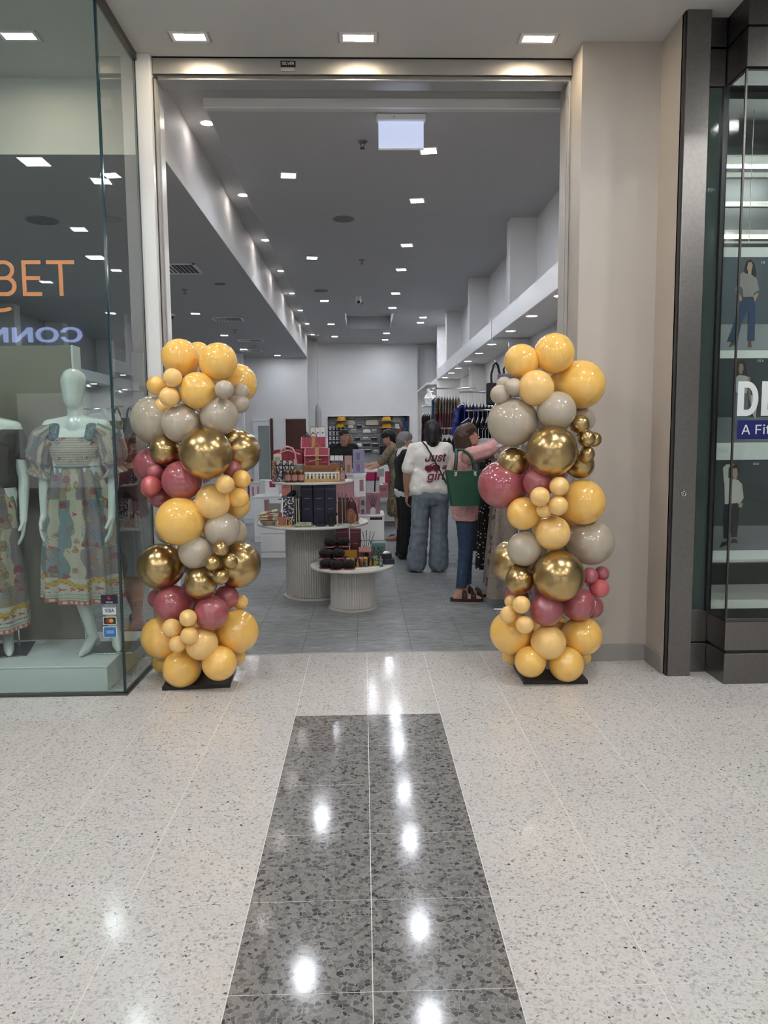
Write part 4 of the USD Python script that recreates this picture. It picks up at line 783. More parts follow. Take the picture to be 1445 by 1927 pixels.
# ---- man in black and the woman behind him, near the accessory wall
def man():
    t = thing("person", "dark-haired man in black t-shirt looking towards the entrance", "person", (-.30, 11.6, 0), math.pi+.35)
    J = joints(1.60)
    J["hd"] = J["hd"]+V(0, .05, -.01)
    parts, P = body(J, (.45, 1, -.02), 1.04, 1.15)
    obj("body", blob(parts, .016, 6), SKIN["tan"], t, smooth=True); face(t, P, 1.04, hair_mat=pm("black_hair", 0))
    bl = cloth("black_knit", 0)
    obj("t_shirt", blob(torso_parts(J, 1.25, 1.04, 1.2) + sleeve(J, "R", .8, .08, .07) + sleeve(J, "L", .8, .08, .07) + [hull((J["pv"]+V(.08, 0, 0), .12), (J["pv"]+V(-.08, 0, 0), .12), (J["ab"], .12))], .02, 6, [((0, 0, 1), .84)], .005), bl, t, smooth=True)
    obj("trousers", blob(legs(J, .105, .08, .07, 1.95) + [hull((J["pv"]+V(.07, 0, -.02), .105), (J["pv"]+V(-.07, 0, -.02), .105))], .02, 6, [((0, 0, 1), .03)], .005), cloth("charcoal_cloth", (.02, .02, .023), .85), t, smooth=True)
    obj("hair", blob([hull((P(0, -.025, .055), .080), (P(0, .03, .075), .062), (P(.03, .04, .07), .05)), hull((P(0, -.05, .02), .072), (P(0, -.055, -.03), .05)), hull((P(.066, -.01, .03), .014), (P(-.066, -.01, .03), .014), (P(0, -.03, .05), .06))], .012, 5, (), .004, 60), pm("black_hair", 0), t, smooth=True)
    for sd in "RL":
        g = V(J["a"+sd][0], J["a"+sd][1], 0); obj("shoe", blob([hull((g-V(0, .05, -.045), .042), (g+V(0, .15, .035), .038))], .018, 3, [((0, 0, 1), .002)]), M_blackp, t, smooth=True)
man()
def fair_woman():
    t = thing("person", "fair-haired woman in white top standing behind the man in black", "person", (-.28, 12.15, 0), math.pi*.72)
    J = joints(1.57)
    parts, P = body(J, (0, 1, 0), .96)
    obj("body", blob(parts, .02, 5), SKIN["fair"], t, smooth=True); face(t, P, .96)
    obj("top", blob(torso_parts(J, 1.1, 1, 1.15) + sleeve(J, "R", 1.5, .065, .055, .05) + sleeve(J, "L", 1.5, .065, .055, .05), .022, 5, [((0, 0, 1), .85)], .004), cloth("white_cotton", 0), t, smooth=True)
    obj("trousers", blob(legs(J, .10, .075, .06, 1.95) + [hull((J["pv"]+V(.07, 0, 0), .105), (J["pv"]+V(-.07, 0, 0), .105))], .022, 5, [((0, 0, 1), .03)], .004), cloth("charcoal_cloth", 0), t, smooth=True)
    obj("hair", blob([hull((P(0, -.025, .045), .086), (P(0, .02, .06), .07)), hull((P(0, -.05, .02), .08), (P(0, -.07, -.14), .06)), hull((P(.055, -.01, 0), .03), (P(.05, .0, -.13), .03)), hull((P(-.055, -.01, 0), .03), (P(-.05, .0, -.13), .03))], .015, 5, (), .004, 60), pm("fair_hair", (.26, .16, .09), .45, var=.25, scale=80), t, smooth=True)
fair_woman()
# ---- shopper behind the window display
def window_shopper():
    t = thing("person", "shopper in dark top and grey ribbed skirt standing behind the window display", "person", (-1.86, 5.93, 0), -.5)
    J = joints(1.60, hd=(.05, .10, 1.40), nk=(.03, .05, 1.30), ch=(.02, .03, 1.18), ab=(0, .01, 1.02), sR=(.165, .06, 1.255), sL=(-.155, .05, 1.255), eR=(.19, .20, 1.03), wR=(.10, .38, 1.0), eL=(-.19, .2, 1.03), wL=(-.08, .38, 1.0), kR=(.085, .01, .47), aR=(.10, -.04, .09), kL=(-.08, .02, .47), aL=(-.11, .16, .09), fdR=(.3, 1, 0), fdL=(-.7, .6, 0))
    parts, P = body(J, (.2, 1, -.35), .98, 1.05)
    obj("body", blob(parts, .015, 6), SKIN["rosy"], t, smooth=True); face(t, P)
    mr = cloth("maroon_knit", (.035, .008, .014), .85)
    obj("top", blob(torso_parts(J, 1.08, 1.0, 1.14)[:3] + [hull((J["sR"]-V(.06, 0, .0), .05), (J["ch"]+V(.06, 0, 0), .10)), hull((J["sL"]+V(.06, 0, 0), .05), (J["ch"]-V(.06, 0, 0), .10))], .018, 6, [((0, 0, 1), .88)], .004), mr, t, smooth=True)
    sk = [hull((J["pv"]+V(.08, 0, 0), .112), (J["pv"]+V(-.08, 0, 0), .112), (V(.10, .0, .66), .115), (V(-.10, .0, .66), .115)), hull((V(.10, .0, .70), .118), (V(-.10, .0, .70), .118), (V(.085, .0, .42), .105), (V(-.085, .0, .42), .105))]
    v, f = blob(sk, .010, 5, [((0, 0, 1), .445)])
    ang = np.arctan2(v[:, 1], v[:, 0]); v[:, :2] *= (1+.018*np.sin(ang*42))[:, None]
    obj("skirt", (v, f), cloth("grey_rib_knit", (.17, .19, .215), .9), t, smooth=True)
    obj("hair", blob([hull((P(0, -.03, .045), .088), (P(0, .02, .06), .07)), hull((P(0, -.06, .03), .07), (P(0, -.08, -.06), .05)), hull((P(0, -.10, .06), .045), (P(.02, -.11, .08), .04))], .013, 5, (), .006, 60), pm("auburn_hair", (.11, .045, .022), .42, var=.4, scale=70, bump=.4, bscale=200), t, smooth=True)
    for sd in "RL":
        g = V(J["a"+sd][0], J["a"+sd][1], 0); d = J["fd"+sd]/np.linalg.norm(J["fd"+sd]); n = V(d[1], -d[0], 0)
        s = sub("sandal", t)
        obj("sole", MB().prism(Polygon([(-.09, .03), (-.09, -.03), (.05, -.04), (.17, -.038), (.20, 0), (.17, .04), (.05, .04)]).buffer(.006), 0, .022, lambda v: np.outer(v[:, 0], d)+np.outer(v[:, 1], n)+np.outer(v[:, 2], (0, 0, 1))+g), pm("cork_sole", 0), s)
        obj("strap", MB().tube([g+d*.10+n*.045*math.cos(k)+V(0, 0, .016+.05*math.sin(k)) for k in np.linspace(0, np.pi, 9)], .009, 6), pm("black_leather", 0), s, smooth=50)
window_shopper()
# ================================================================ window display: plinth, backdrop, two mannequins
t = thing("display_plinth", "low white plinth under the two mannequins in the shop window", "plinth", (-2.55, 4.84, 0))
obj("body", B(-1.2, 1.0, -.40, .40, .001, .148, b=.003), pm("plinth_white", (.70, .71, .70), .4), t); obj("top", B(-1.203, 1.003, -.403, .403, .148, .16, b=.003), pm("plinth_white", 0), t)
t = thing("backdrop_panel", "plain taupe backdrop panel standing behind the mannequins", "panel", (-2.7, 5.05, .16))
obj("panel", B(-.9, .81, .0, .13, .001, 1.96, b=.003), pm("taupe_panel", (.27, .235, .195), .5, var=.03, scale=2), t); obj("edge_trim", B(.80, .812, -.001, .131, 0.001, 1.962), pm("plinth_white", 0), t)
M_mann = pm("mannequin_gloss", (.70, .72, .70), .22, coat_weight=.4, coat_roughness=.08)
PAL = {"blue": (.13, .19, .205), "cream": (.44, .385, .30), "mauve": (.22, .175, .18), "tan": (.28, .22, .155), "teal": (.085, .145, .17), "grey": (.25, .235, .215)}
def paint_print(s, z, per, zh, seed, tiers):
    """Seaside print on a garment unrolled to (s = arc length, z): colour patches, shells and starfish, a gold garland and key border at the hem zh."""
    rnd = random.Random(seed); col = np.empty((len(s), 3)); names = ["blue", "cream", "mauve", "cream", "blue", "tan", "cream", "grey"]
    edge = .02*np.sin(z*21)+.012*np.sin(z*47+s*9)
    for k, (z0, z1) in enumerate(tiers):
        m = (z >= z0) & (z < z1); n = 15 + 2*k; off = rnd.random()*per
        idx = np.floor(((s+edge*.6+off) % per)/per*n).astype(int); seq = [names[rnd.randrange(len(names))] for _ in range(n)]
        for i in range(1, n):
            if seq[i] == seq[i-1]: seq[i] = names[(names.index(seq[i])+1) % 3]
        c = np.array([PAL[q] for q in seq])[idx % n]; col[m] = c[m]
    dS = lambda c: (s-c+per/2) % per - per/2
    def blot(mask, c): col[mask] = c
    zmin, zmax = min(a for a, _ in tiers), max(b for _, b in tiers)
    for _ in range(int(per*(min(zmax, 1.2)-max(zmin, 0))*125)):
        cs, cz = rnd.random()*per, rnd.uniform(max(zmin, zh+.17) if zh is not None else .0, min(zmax, 1.3)); a, b_ = dS(cs), z-cz; r = np.hypot(a, b_); th = np.arctan2(b_, a); k = rnd.random()
        if k < .38: R = rnd.uniform(.014, .026); blot(r < R*(.38+.62*np.maximum(0, np.cos(2.5*(th+rnd.random())))**2.2), (.36, .03, .03) if rnd.random() < .7 else (.33, .22, .05))
        elif k < .60:
            R = rnd.uniform(.016, .028); blot((r < R) & (b_ > -R*.6), (.36, .29, .21)); blot((r < R) & (b_ > -R*.6) & (np.sin(th*15) > .6), (.17, .10, .05)); blot((r < R*.3), (.30, .11, .05))
        elif k < .78: R = rnd.uniform(.03, .045); blot((np.abs(a) < .035) & (np.abs(b_) < R) & (np.abs(np.sin(a*170+2*np.sin(b_*70))) < .28), (.045, .13, .27))
        elif k < .9: R = rnd.uniform(.022, .034); blot((r < R) & (b_ > -R*.5), (.20, .05, .075)); blot((r < R) & (np.sin(th*16) > .75), (.32, .16, .16))
        else: R = rnd.uniform(.018, .03); blot((np.abs(r-R) < .004) | (np.abs(r-R*.5) < .003), (.20, .13, .05))
    if zh is not None:
        h = z-zh; blot(h < .155, (.48, .44, .37)); blot((h > .11+.02*np.sin(s*27)) & (h < .142+.02*np.sin(s*27)), (.50, .32, .06))
        blot((h > .105+.02*np.sin(s*27)) & (h < .147+.02*np.sin(s*27)) & (np.sin(s*190)*np.sin(h*230) > .45), (.30, .17, .03))
        q = (s % .055)-.0275; r = np.hypot(q, h-.092); th = np.arctan2(h-.092, q); blot(r < .02*(.35+.65*np.maximum(0, np.cos(2.5*th))**2), (.42, .07, .05))
        blot((h < .066) & (h > .06) & (np.sin(s*400) > -.2), (.06, .05, .05)); blot((h < .052) & (h > .034), (.30, .33, .27)); blot((h < .05) & (h > .047), (.6, .57, .5)); blot(h < .028, (.42, .13, .10)); blot((h < .022) & (h > .006) & (np.abs(np.sin(s*95)) > .75), (.62, .5, .42))
    return np.clip(col, 0, 1)
M_print = painted("seaside_print_cloth", .75, .1, .25, 500)
def skirt_grid(prof, ctr, folds, seed, nu=340, nz=230, hemwave=.012):
    """prof: (z, half width, half depth, fold depth); returns verts, faces, arc s, z."""
    pr = np.array(prof); zs = np.linspace(pr[0, 0], pr[-1, 0], nz); W = np.interp(zs, pr[::-1, 0], pr[::-1, 1]); D = np.interp(zs, pr[::-1, 0], pr[::-1, 2]); A = np.interp(zs, pr[::-1, 0], pr[::-1, 3])
    u = np.linspace(0, 2*np.pi, nu, endpoint=False); rnd = np.random.RandomState(seed); ph = rnd.rand(6)*6.28
    f = np.sin(folds*u+ph[0]+.8*np.sin(2*u+ph[1]))*.7 + .45*np.sin((folds*1.63//1)*u+ph[2]); f = np.sign(f)*np.abs(f)**.8
    Z, U = np.meshgrid(zs, u, indexing="ij"); g = 1 + 1.35*A[:, None]*f[None, :]
    X = ctr[0]+W[:, None]*np.cos(U)*g; Y = ctr[1]+D[:, None]*np.sin(U)*g; Zw = Z + hemwave*np.sin(2*U+1)*np.clip((pr[0, 0]-Z)/(pr[0, 0]-pr[-1, 0]), 0, 1)**4
    v = np.stack([X, Y, Zw], -1).reshape(-1, 3)
    i, j = np.meshgrid(np.arange(nz-1), np.arange(nu), indexing="ij"); j2 = (j+1) % nu
    q = np.stack([i*nu+j, (i+1)*nu+j, (i+1)*nu+j2, i*nu+j2], -1).reshape(-1, 4)
    return v, np.vstack([q[:, [0, 1, 2]], q[:, [0, 2, 3]]]), (U*W.max()).ravel(), Z.ravel()
def egg_head(J, s=1.0):
    c = J["hd"]; n = 40; th = np.linspace(0, np.pi, 26)
    return [hull((c+V(0, -.01, .055), (.078, .098, .085)), (c+V(0, .012, -.05), (.058, .070, .075))), hull((c+V(0, -.012, -.06), .052), (J["nk"]+V(0, 0, .0), .050), ), hull((J["nk"]+V(0, 0, .0), .052), (J["nk"]+V(0, 0, -.05), .075))]
def mann_body(J, s):
    parts = egg_head(J, s) + torso_parts(J, .88, s, .92)
    for sd, q in (("R", 1), ("L", -1)):
        parts += chain((J["s"+sd], .046*s), (lerp(J["s"+sd], J["e"+sd], .5), .040*s), (J["e"+sd], .034*s), (lerp(J["e"+sd], J["w"+sd], .3), .032*s), (J["w"+sd], .021*s))
        parts += hand_parts(J["w"+sd], J["w"+sd]-J["e"+sd], V(-q, .15, 0), -q, .22, s*1.0)
        parts += chain((J["h"+sd], .080*s), (lerp(J["h"+sd], J["k"+sd], .5), .063*s), (J["k"+sd], .046*s), (lerp(J["k"+sd], J["a"+sd], .35), .046*s), (J["a"+sd], .03*s))
        g = V(J["a"+sd][0], J["a"+sd][1], 0); d = J["fd"+sd]/np.linalg.norm(J["fd"+sd])
        parts += [hull((J["a"+sd], .034), (g-d*.03+V(0, 0, .045), .03)), hull((J["a"+sd]+d*.01, .033), (g+d*.10+V(0, 0, .035), .032), (g+d*.16+V(0, 0, .02), .018))]
    return parts
def floor_stand(t, x0, x1, y0, y1, pole, mat):
    obj("stand_plate", B(x0, x1, y0, y1, .001, .007, b=.002), mat, t); obj("stand_rod", MB().tube([(pole[0], pole[1], .007), (pole[0], pole[1], .20), (pole[2], pole[3], .24)], .009, 8), M_chrome, t, smooth=40)
# -- right mannequin in the tiered dress (faces the mall: local +y towards the viewer)
def dress_mannequin():
    t = thing("mannequin", "white egg-headed mannequin in a puff-sleeved tiered seaside print dress", "mannequin", (-1.80, 4.80, .16), math.pi)
    s = 1.075
    J = joints(1.63, hd=(.0, .01, 1.655), nk=(0, -.01, 1.475), ch=(0, 0, 1.33), ab=(0, .01, 1.14), pv=(0, 0, 1.0), sR=(.165, -.01, 1.43), sL=(-.165, -.01, 1.43), eR=(.215, -.01, 1.13), wR=(.205, .05, .87), eL=(-.22, -.01, 1.13), wL=(-.215, .05, .87),
               hR=(.08, 0, .95), hL=(-.08, 0, .95), kR=(.04, .03, .52), kL=(-.11, .0, .52), aR=(-.055, .02, .085), aL=(-.17, -.05, .10), fdR=(.15, 1, 0), fdL=(-.45, 1, 0))
    obj("body", blob(mann_body(J, s), .013, 7), M_mann, t, smooth=True)
    zt = lambda wz: wz-.16
    prof = [(zt(1.345), .135, .10, .02), (zt(1.30), .150, .112, .05), (zt(1.145), .185, .135, .075), (zt(1.14), .190, .140, .06), (zt(1.0), .205, .150, .085), (zt(.845), .212, .155, .095), (zt(.838), .222, .162, .07), (zt(.70), .226, .165, .10), (zt(.50), .232, .172, .115)]
    v, f, sarc, z = skirt_grid(prof, (-.0, .005), 11, 4)
    col = paint_print(sarc, z, 2*np.pi*.232, zt(.50), 3, [(-9, zt(.842)), (zt(.842), zt(1.142)), (zt(1.142), 9)])
    obj("dress_skirt", (v, f), M_print, t, smooth=True, colors=col)
    # smocked bodice with a square neckline
    nu, nz = 260, 90; u = np.linspace(0, 2*np.pi, nu, endpoint=False); zs = np.linspace(zt(1.335), zt(1.565), nz); Zg, U = np.meshgrid(zs, u, indexing="ij")
    W = np.interp(zs, [zt(1.335), zt(1.44), zt(1.53), zt(1.565)], [.138, .160, .158, .150]); D = np.interp(zs, [zt(1.335), zt(1.44), zt(1.52), zt(1.565)], [.108, .132, .112, .100])
    g = 1 + .012*np.sin(Zg*430) + .008*np.sin(U*70+Zg*60)
    X = W[:, None]*np.cos(U)*g; Y = .004+D[:, None]*np.sin(U)*g; vv = np.stack([X, Y, Zg], -1).reshape(-1, 3)
    keep = ~((np.abs(vv[:, 0]) < .088) & (vv[:, 2] > zt(1.525)))
    i, j = np.meshgrid(np.arange(nz-1), np.arange(nu), indexing="ij"); j2 = (j+1) % nu
    q = np.stack([i*nu+j, i*nu+j2, (i+1)*nu+j2, (i+1)*nu+j], -1).reshape(-1, 4); ff = np.vstack([q[:, [0, 1, 2]], q[:, [0, 2, 3]]]); ff = ff[keep[ff].all(1)]
    cb = paint_print((U*.16).ravel(), Zg.ravel(), 2*np.pi*.16, None, 8, [(-9, 9)]) if False else None
    cs = np.tile(np.array((.42, .36, .31)), (len(vv), 1)); sg = (U*.16).ravel(); rnd = random.Random(2)
    for _ in range(34):
        a, b_ = rnd.random()*1.0, rnd.uniform(zt(1.35), zt(1.54)); dd = np.hypot(sg-a, Zg.ravel()-b_); th = np.arctan2(Zg.ravel()-b_, sg-a); R = rnd.uniform(.014, .03); c_ = rnd.choice([(.33, .06, .05), (.20, .05, .075), (.10, .14, .22), (.26, .17, .05), (.30, .25, .25)])
        m_ = dd < R*(.4+.6*np.maximum(0, np.cos(2.5*th))**2) if rnd.random() < .6 else (dd < R) & (np.sin(dd*400) > 0); cs[m_] = c_
    obj("bodice", (vv, ff), M_print, t, smooth=True, colors=cs)
    obj("waist_band", MB().tube([(.140*math.cos(a), .004+.108*math.sin(a), zt(1.342)) for a in np.linspace(0, 2*np.pi, 41)[:-1]], .008, 6, closed=True), pm("blue_grey_band", PAL["blue"], .8), t, smooth=True)
    for q in (1, -1):
        obj("shoulder_strap", blob([hull((V(q*.108, .082, zt(1.52)), (.030, .022, .022)), (V(q*.115, .045, zt(1.595)), (.034, .022, .018))), hull((V(q*.115, .045, zt(1.595)), (.034, .022, .018)), (V(q*.11, -.05, zt(1.585)), .022))], .012, 3), pm("teal_print", PAL["teal"], .8, var=.5, scale=60), t, smooth=True)
        # puffed sleeve: gathered grid round the upper arm
        n1, n2 = 120, 70; uu = np.linspace(0, 2*np.pi, n1, endpoint=False); tt_ = np.linspace(0, 1, n2); T, U2 = np.meshgrid(tt_, uu, indexing="ij")
        ctr = np.array([V(q*.118, -.002, zt(1.600)), V(q*.192, .0, zt(1.54)), V(q*.232, .0, zt(1.42)), V(q*.236, .005, zt(1.335)), V(q*.236, .005, zt(1.285))]); ck = [0, .25, .55, .85, 1]
        C = np.stack([np.interp(tt_, ck, ctr[:, k]) for k in range(3)], 1); R = np.interp(tt_, [0, .12, .4, .7, .84, .87, 1], [.045, .068, .082, .076, .050, .049, .078])
        ax = V(q*.35, 0, -1); ax /= np.linalg.norm(ax); e1 = V(0, 1, 0); e2 = np.cross(ax, e1)
        fold = 1 + (.05+.05*T)*np.sin(U2*13+T*2) + .03*np.sin(U2*23)
        P_ = C[:, None, :] + (R[:, None]*fold)[..., None]*(np.cos(U2)[..., None]*e1*1.05 + np.sin(U2)[..., None]*e2)
        i, j = np.meshgrid(np.arange(n2-1), np.arange(n1), indexing="ij"); j2 = (j+1) % n1
        qf = np.stack([i*n1+j, i*n1+j2, (i+1)*n1+j2, (i+1)*n1+j], -1).reshape(-1, 4)
        obj("puff_sleeve", (P_.reshape(-1, 3), qf), M_print, t, smooth=True, colors=paint_print((U2*.075).ravel(), (T*.35).ravel(), 2*np.pi*.075, None, 20+q, [(-9, .1), (.1, .27), (.27, 9)]))
    floor_stand(t, -.33, .02, -.16, .12, (-.02, -.1, -.02, -.06), pm("stand_steel", (.30, .34, .33), .25, .9))
dress_mannequin()
def skirt_mannequin():
    t = thing("mannequin", "white mannequin in taupe off-shoulder top and printed skirt at the picture's left edge", "mannequin", (-2.345, 4.76, .16), math.pi+.25)
    J = joints(1.63, hd=(0, .01, 1.66), nk=(0, -.01, 1.48), ch=(0, 0, 1.33), ab=(0, .01, 1.14), pv=(0, 0, 1.0), sR=(.165, -.01, 1.425), sL=(-.165, -.01, 1.425), eR=(.20, -.02, 1.12), wR=(.2, .05, .86), eL=(-.205, -.02, 1.11), wL=(-.20, .045, .86), hR=(.08, 0, .95), hL=(-.08, 0, .95), kR=(.07, .03, .52), kL=(-.07, .0, .52), aR=(.06, .03, .085), aL=(-.06, -.02, .09), fdR=(.1, 1, 0), fdL=(-.2, 1, 0))
    obj("body", blob(mann_body(J, 1.075), .014, 7), M_mann, t, smooth=True)
    tp = cloth("taupe_ribbed_knit", (.085, .070, .073), .9, bump=.35)
    top = [hull((V(.135, 0, 1.385), (.06, .085, .045)), (V(-.135, 0, 1.385), (.06, .085, .045)), (V(.10, 0, 1.32), .105), (V(-.10, 0, 1.32), .105)), hull((V(.07, 0, 1.3), .115), (V(-.07, 0, 1.3), .115), (V(.065, .005, 1.14), .10), (V(-.065, .005, 1.14), .10)), hull((V(.065, .005, 1.14), .103), (V(-.065, .005, 1.14), .103), (V(.07, .005, 1.10), .105), (V(-.07, .005, 1.10), .105))]
    for q in (1, -1): top += chain((V(q*.165, -.005, 1.385), .062), (V(q*.195, -.012, 1.27), .058))
    obj("off_shoulder_top", blob(top, .014, 6, [((0, 0, 1), 1.055), ((0, 0, -1), -1.415)], .005, 30), tp, t, smooth=True)
    prof = [(1.10, .135, .115, .01), (1.0, .155, .13, .02), (.6, .185, .15, .035), (.17, .205, .165, .04)]
    v, f, sarc, z = skirt_grid(prof, (0, .005), 7, 9, 260, 230, .02)
    obj("printed_skirt", (v, f), M_print, t, smooth=True, colors=paint_print(sarc, z, 2*np.pi*.205, .17, 12, [(-9, .45), (.45, .8), (.8, 9)]))
    floor_stand(t, -.19, .19, -.20, .14, (-.10, -.13, -.06, -.05), pm("stand_dark", (.10, .10, .105), .3, .9))
skirt_mannequin()
# ================================================================ right window: banner of three fashion posters, vinyl lettering
bn = thing("fashion_banner", "tall hanging banner of three fashion photographs in the right shop window", "banner", (2.23, 4.76, .70))
XW = 1.1
obj("backing", B(0, XW, 0, .006, -.012, 1.965), pm("banner_white", (.74, .75, .76), .5), bn); obj("base_bar", MB().tube([(0, -.003, -.012), (XW, -.003, -.012)], .011, 8), M_alu, bn, smooth=40)
obj("top_rail", B(0, XW, -.006, .012, 1.985, 2.0, b=.002), M_alu, bn)
for x in (.18, .92): obj("wire", MB().tube([(x, .0, 2.0), (x, .0, 2.78)], .0022, 5), M_alu, bn)
def figure(parent, polys, z0, x0):
    for k, (nm, col, pts) in enumerate(polys):
        pl = Polygon(pts).buffer(.004).buffer(-.003)
        obj(nm, MB().prism(pl, 0, .0006, lambda v: np.stack([v[:, 0]+x0, -.0012-.0006*(k+1)-v[:, 2], v[:, 1]+z0], 1)), pm("print_"+nm+str(abs(hash(str(col))) % 1), col, .5) if False else pm("print_%02x%02x%02x" % tuple(int(min(1, c)*255) for c in col), col, .5), parent)
def poster(z0, z1, bgs, nm):
    s = sub("poster", bn, (0, 0, 0), 0, nm)
    obj("photo_background", B(0, XW, -.001, 0, z0, z1), bgs[0], s); obj("photo_floor", B(0, XW, -.0014, -.001, z0, z0+.16), bgs[1], s)
    return s
bgA = pm("slate_backdrop", (.085, .10, .125), .45, var=.25, scale=2); fA = pm("pale_floor_print", (.27, .285, .31), .45, var=.12, scale=3); bgB = pm("dark_backdrop", (.035, .045, .05), .45, var=.3, scale=2); fB = pm("grey_floor_print", (.17, .18, .195), .45, var=.1, scale=3)
sk, hair, wht, den, blk = (.42, .27, .20), (.02, .014, .012), (.52, .50, .48), (.028, .055, .12), (.012, .012, .016)
p1 = poster(1.335, 1.905, (bgA, fA), "poster of a model in blouse and flared jeans")
figure(p1, [("hair", hair, [(.125, .49), (.14, .545), (.165, .555), (.19, .53), (.205, .46), (.185, .43), (.15, .44)]), ("face", sk, [(.145, .50), (.15, .535), (.168, .54), (.178, .52), (.172, .49), (.17, .455), (.152, .455), (.152, .485)]),
            ("arm", sk, [(.08, .35), (.092, .36), (.12, .315), (.15, .305), (.15, .295), (.11, .30)]), ("arm", sk, [(.21, .35), (.222, .345), (.20, .30), (.18, .30), (.185, .32)]), ("blouse", (.28, .25, .25), [(.095, .45), (.115, .478), (.15, .465), (.175, .46), (.205, .44), (.225, .37), (.20, .355), (.195, .37), (.19, .33), (.125, .325), (.122, .37), (.105, .40), (.10, .36), (.075, .365)]),
            ("jeans", den, [(.125, .325), (.19, .325), (.205, .27), (.208, .06), (.165, .06), (.163, .255), (.12, .165), (.10, .055), (.035, .055), (.075, .17), (.112, .29)]), ("shoe", (.10, .065, .05), [(.05, .02), (.06, .05), (.085, .05), (.08, .035)]), ("shoe", (.10, .065, .05), [(.17, .02), (.172, .055), (.185, .055), (.19, .02)])], 1.335, .03)
p2 = poster(.755, 1.285, (bgB, fB), "poster of a model in white top and loose jeans")
figure(p2, [("hair", hair, [(.095, .44), (.11, .505), (.135, .52), (.158, .50), (.17, .44), (.18, .405), (.15, .41), (.115, .41)]), ("face", (.25, .17, .13), [(.115, .46), (.12, .495), (.14, .495), (.147, .47), (.138, .43), (.122, .435)]), ("top", (.40, .40, .40), [(.10, .41), (.12, .425), (.16, .42), (.18, .41), (.175, .31), (.105, .315)]), ("arm", (.26, .19, .15), [(.18, .415), (.19, .41), (.20, .30), (.225, .22), (.21, .215), (.185, .29)]), ("jacket", (.44, .44, .45), [(.20, .30), (.215, .29), (.24, .22), (.235, .15), (.21, .19)]),
            ("jeans", (.12, .155, .19), [(.105, .315), (.175, .31), (.19, .20), (.19, .05), (.115, .05), (.10, .16)]), ("shoe", (.30, .28, .26), [(.135, .02), (.137, .05), (.158, .05), (.17, .022)])], .755, .03)
p3 = poster(.06, .645, (bgB, fB), "poster of a man in white shirt and black trousers")
figure(p3, [("sleeve", wht, [(.05, .535), (.07, .555), (.12, .555), (.12, .543), (.085, .537), (.085, .43), (.06, .44)]), ("hair", hair, [(.105, .51), (.112, .55), (.14, .555), (.15, .525), (.147, .50), (.115, .525)]), ("face", sk, [(.112, .50), (.115, .53), (.14, .53), (.145, .49), (.135, .455), (.118, .47)]), ("shirt", (.50, .48, .46), [(.062, .45), (.085, .47), (.12, .46), (.15, .455), (.175, .43), (.19, .34), (.165, .30), (.15, .31), (.07, .30)]), ("hand", sk, [(.165, .31), (.185, .305), (.18, .28), (.155, .28)]),
            ("trousers", blk, [(.07, .30), (.15, .305), (.165, .27), (.155, .09), (.118, .085), (.114, .23), (.108, .08), (.07, .08), (.065, .19)]), ("buckle", (.45, .44, .42), [(.104, .295), (.112, .295), (.112, .287), (.104, .287)]), ("shoe", (.02, .016, .014), [(.045, .02), (.06, .055), (.105, .06), (.105, .045)]), ("shoe", (.02, .016, .014), [(.115, .05), (.125, .075), (.15, .075), (.162, .05)])], .06, .02)
for z, w_ in ((1.865, "HI"), (1.262, "HI A"), (.612, "BAD")):
    obj("caption", text_mb(w_, .014, (.265, -.003, z), center=False, depth=.001), pm("print_white", (.7, .7, .72), .5), bn)
wl_ = thing("window_lettering", "large white letters DE above a blue strip reading A Fit on the right window", "lettering", (2.19, 4.386, 1.48))
Dp = unary_union([sbox(0, 0, .055, .20), sbox(0, 0, .06, .20), affinity.scale(Point(.055, .10).buffer(1), .068, .10).intersection(sbox(.05, 0, .2, .2))]).difference(unary_union([sbox(.038, .036, .062, .164), affinity.scale(Point(.06, .10).buffer(1), .030, .064).intersection(sbox(.055, 0, .2, .2))]))
up = lambda dx, dz: (lambda v: np.stack([v[:, 0]+dx, -.001-v[:, 2], v[:, 1]+dz], 1))
obj("letter", MB().prism(Dp, 0, .002, up(.0, .135)), pm("vinyl_white", (.62, .66, .66), .5), wl_, label="large white letter D"); obj("letter", MB().prism(unary_union([sbox(0, 0, .038, .2), sbox(0, 0, .10, .036), sbox(0, .082, .09, .118), sbox(0, .164, .10, .2)]), 0, .002, up(.142, .135)), pm("vinyl_white", 0), wl_, label="large white letter E")
obj("strip", B(.005, .42, -.003, -.001, .0, .11), pm("vinyl_blue", (.006, .008, .11), .4), wl_); obj("lettering", text_mb("A Fit F", .055, (.03, -.003, .028), center=False, depth=.001, width=.235), pm("vinyl_white", 0), wl_)
# ================================================================ shop furniture and goods
def fluted(t, cx, cy, r, z0, z1, n, mat, name="fluted_base"):
    a = np.linspace(0, 2*np.pi, n*4, endpoint=False); rr = r + .0035*np.where(np.arange(n*4) % 4 < 3, 1, -1.6)
    ring = np.stack([cx+rr*np.cos(a), cy+rr*np.sin(a)], 1); N = n*4
    v = np.vstack([np.c_[ring, np.full(N, z0)], np.c_[ring, np.full(N, z1)]]); f = [[j, (j+1) % N, N+(j+1) % N, N+j] for j in range(N)]
    obj(name, MB().add(v, f), mat, t, smooth=30)
M_tw = pm("table_white", (.62, .60, .575), .45); M_tg = pm("fluted_grey", (.50, .485, .465), .55)
def disc(t, cx, cy, r, z0, z1, name="table_top"): obj(name, MB().lathe([(1e-5, z0), (r-.006, z0), (r, z0+.006), (r, z1-.004), (r-.004, z1), (1e-5, z1)], 64, (cx, cy, 0)), M_tw, t, smooth=35)
T1, T2 = (-.485, 7.14), (-.107, 6.59); Z1, ZU, Z2 = .71, 1.10, .388
t = thing("display_table", "two-tier round white display table on a fluted grey drum", "table", (*T1, 0))
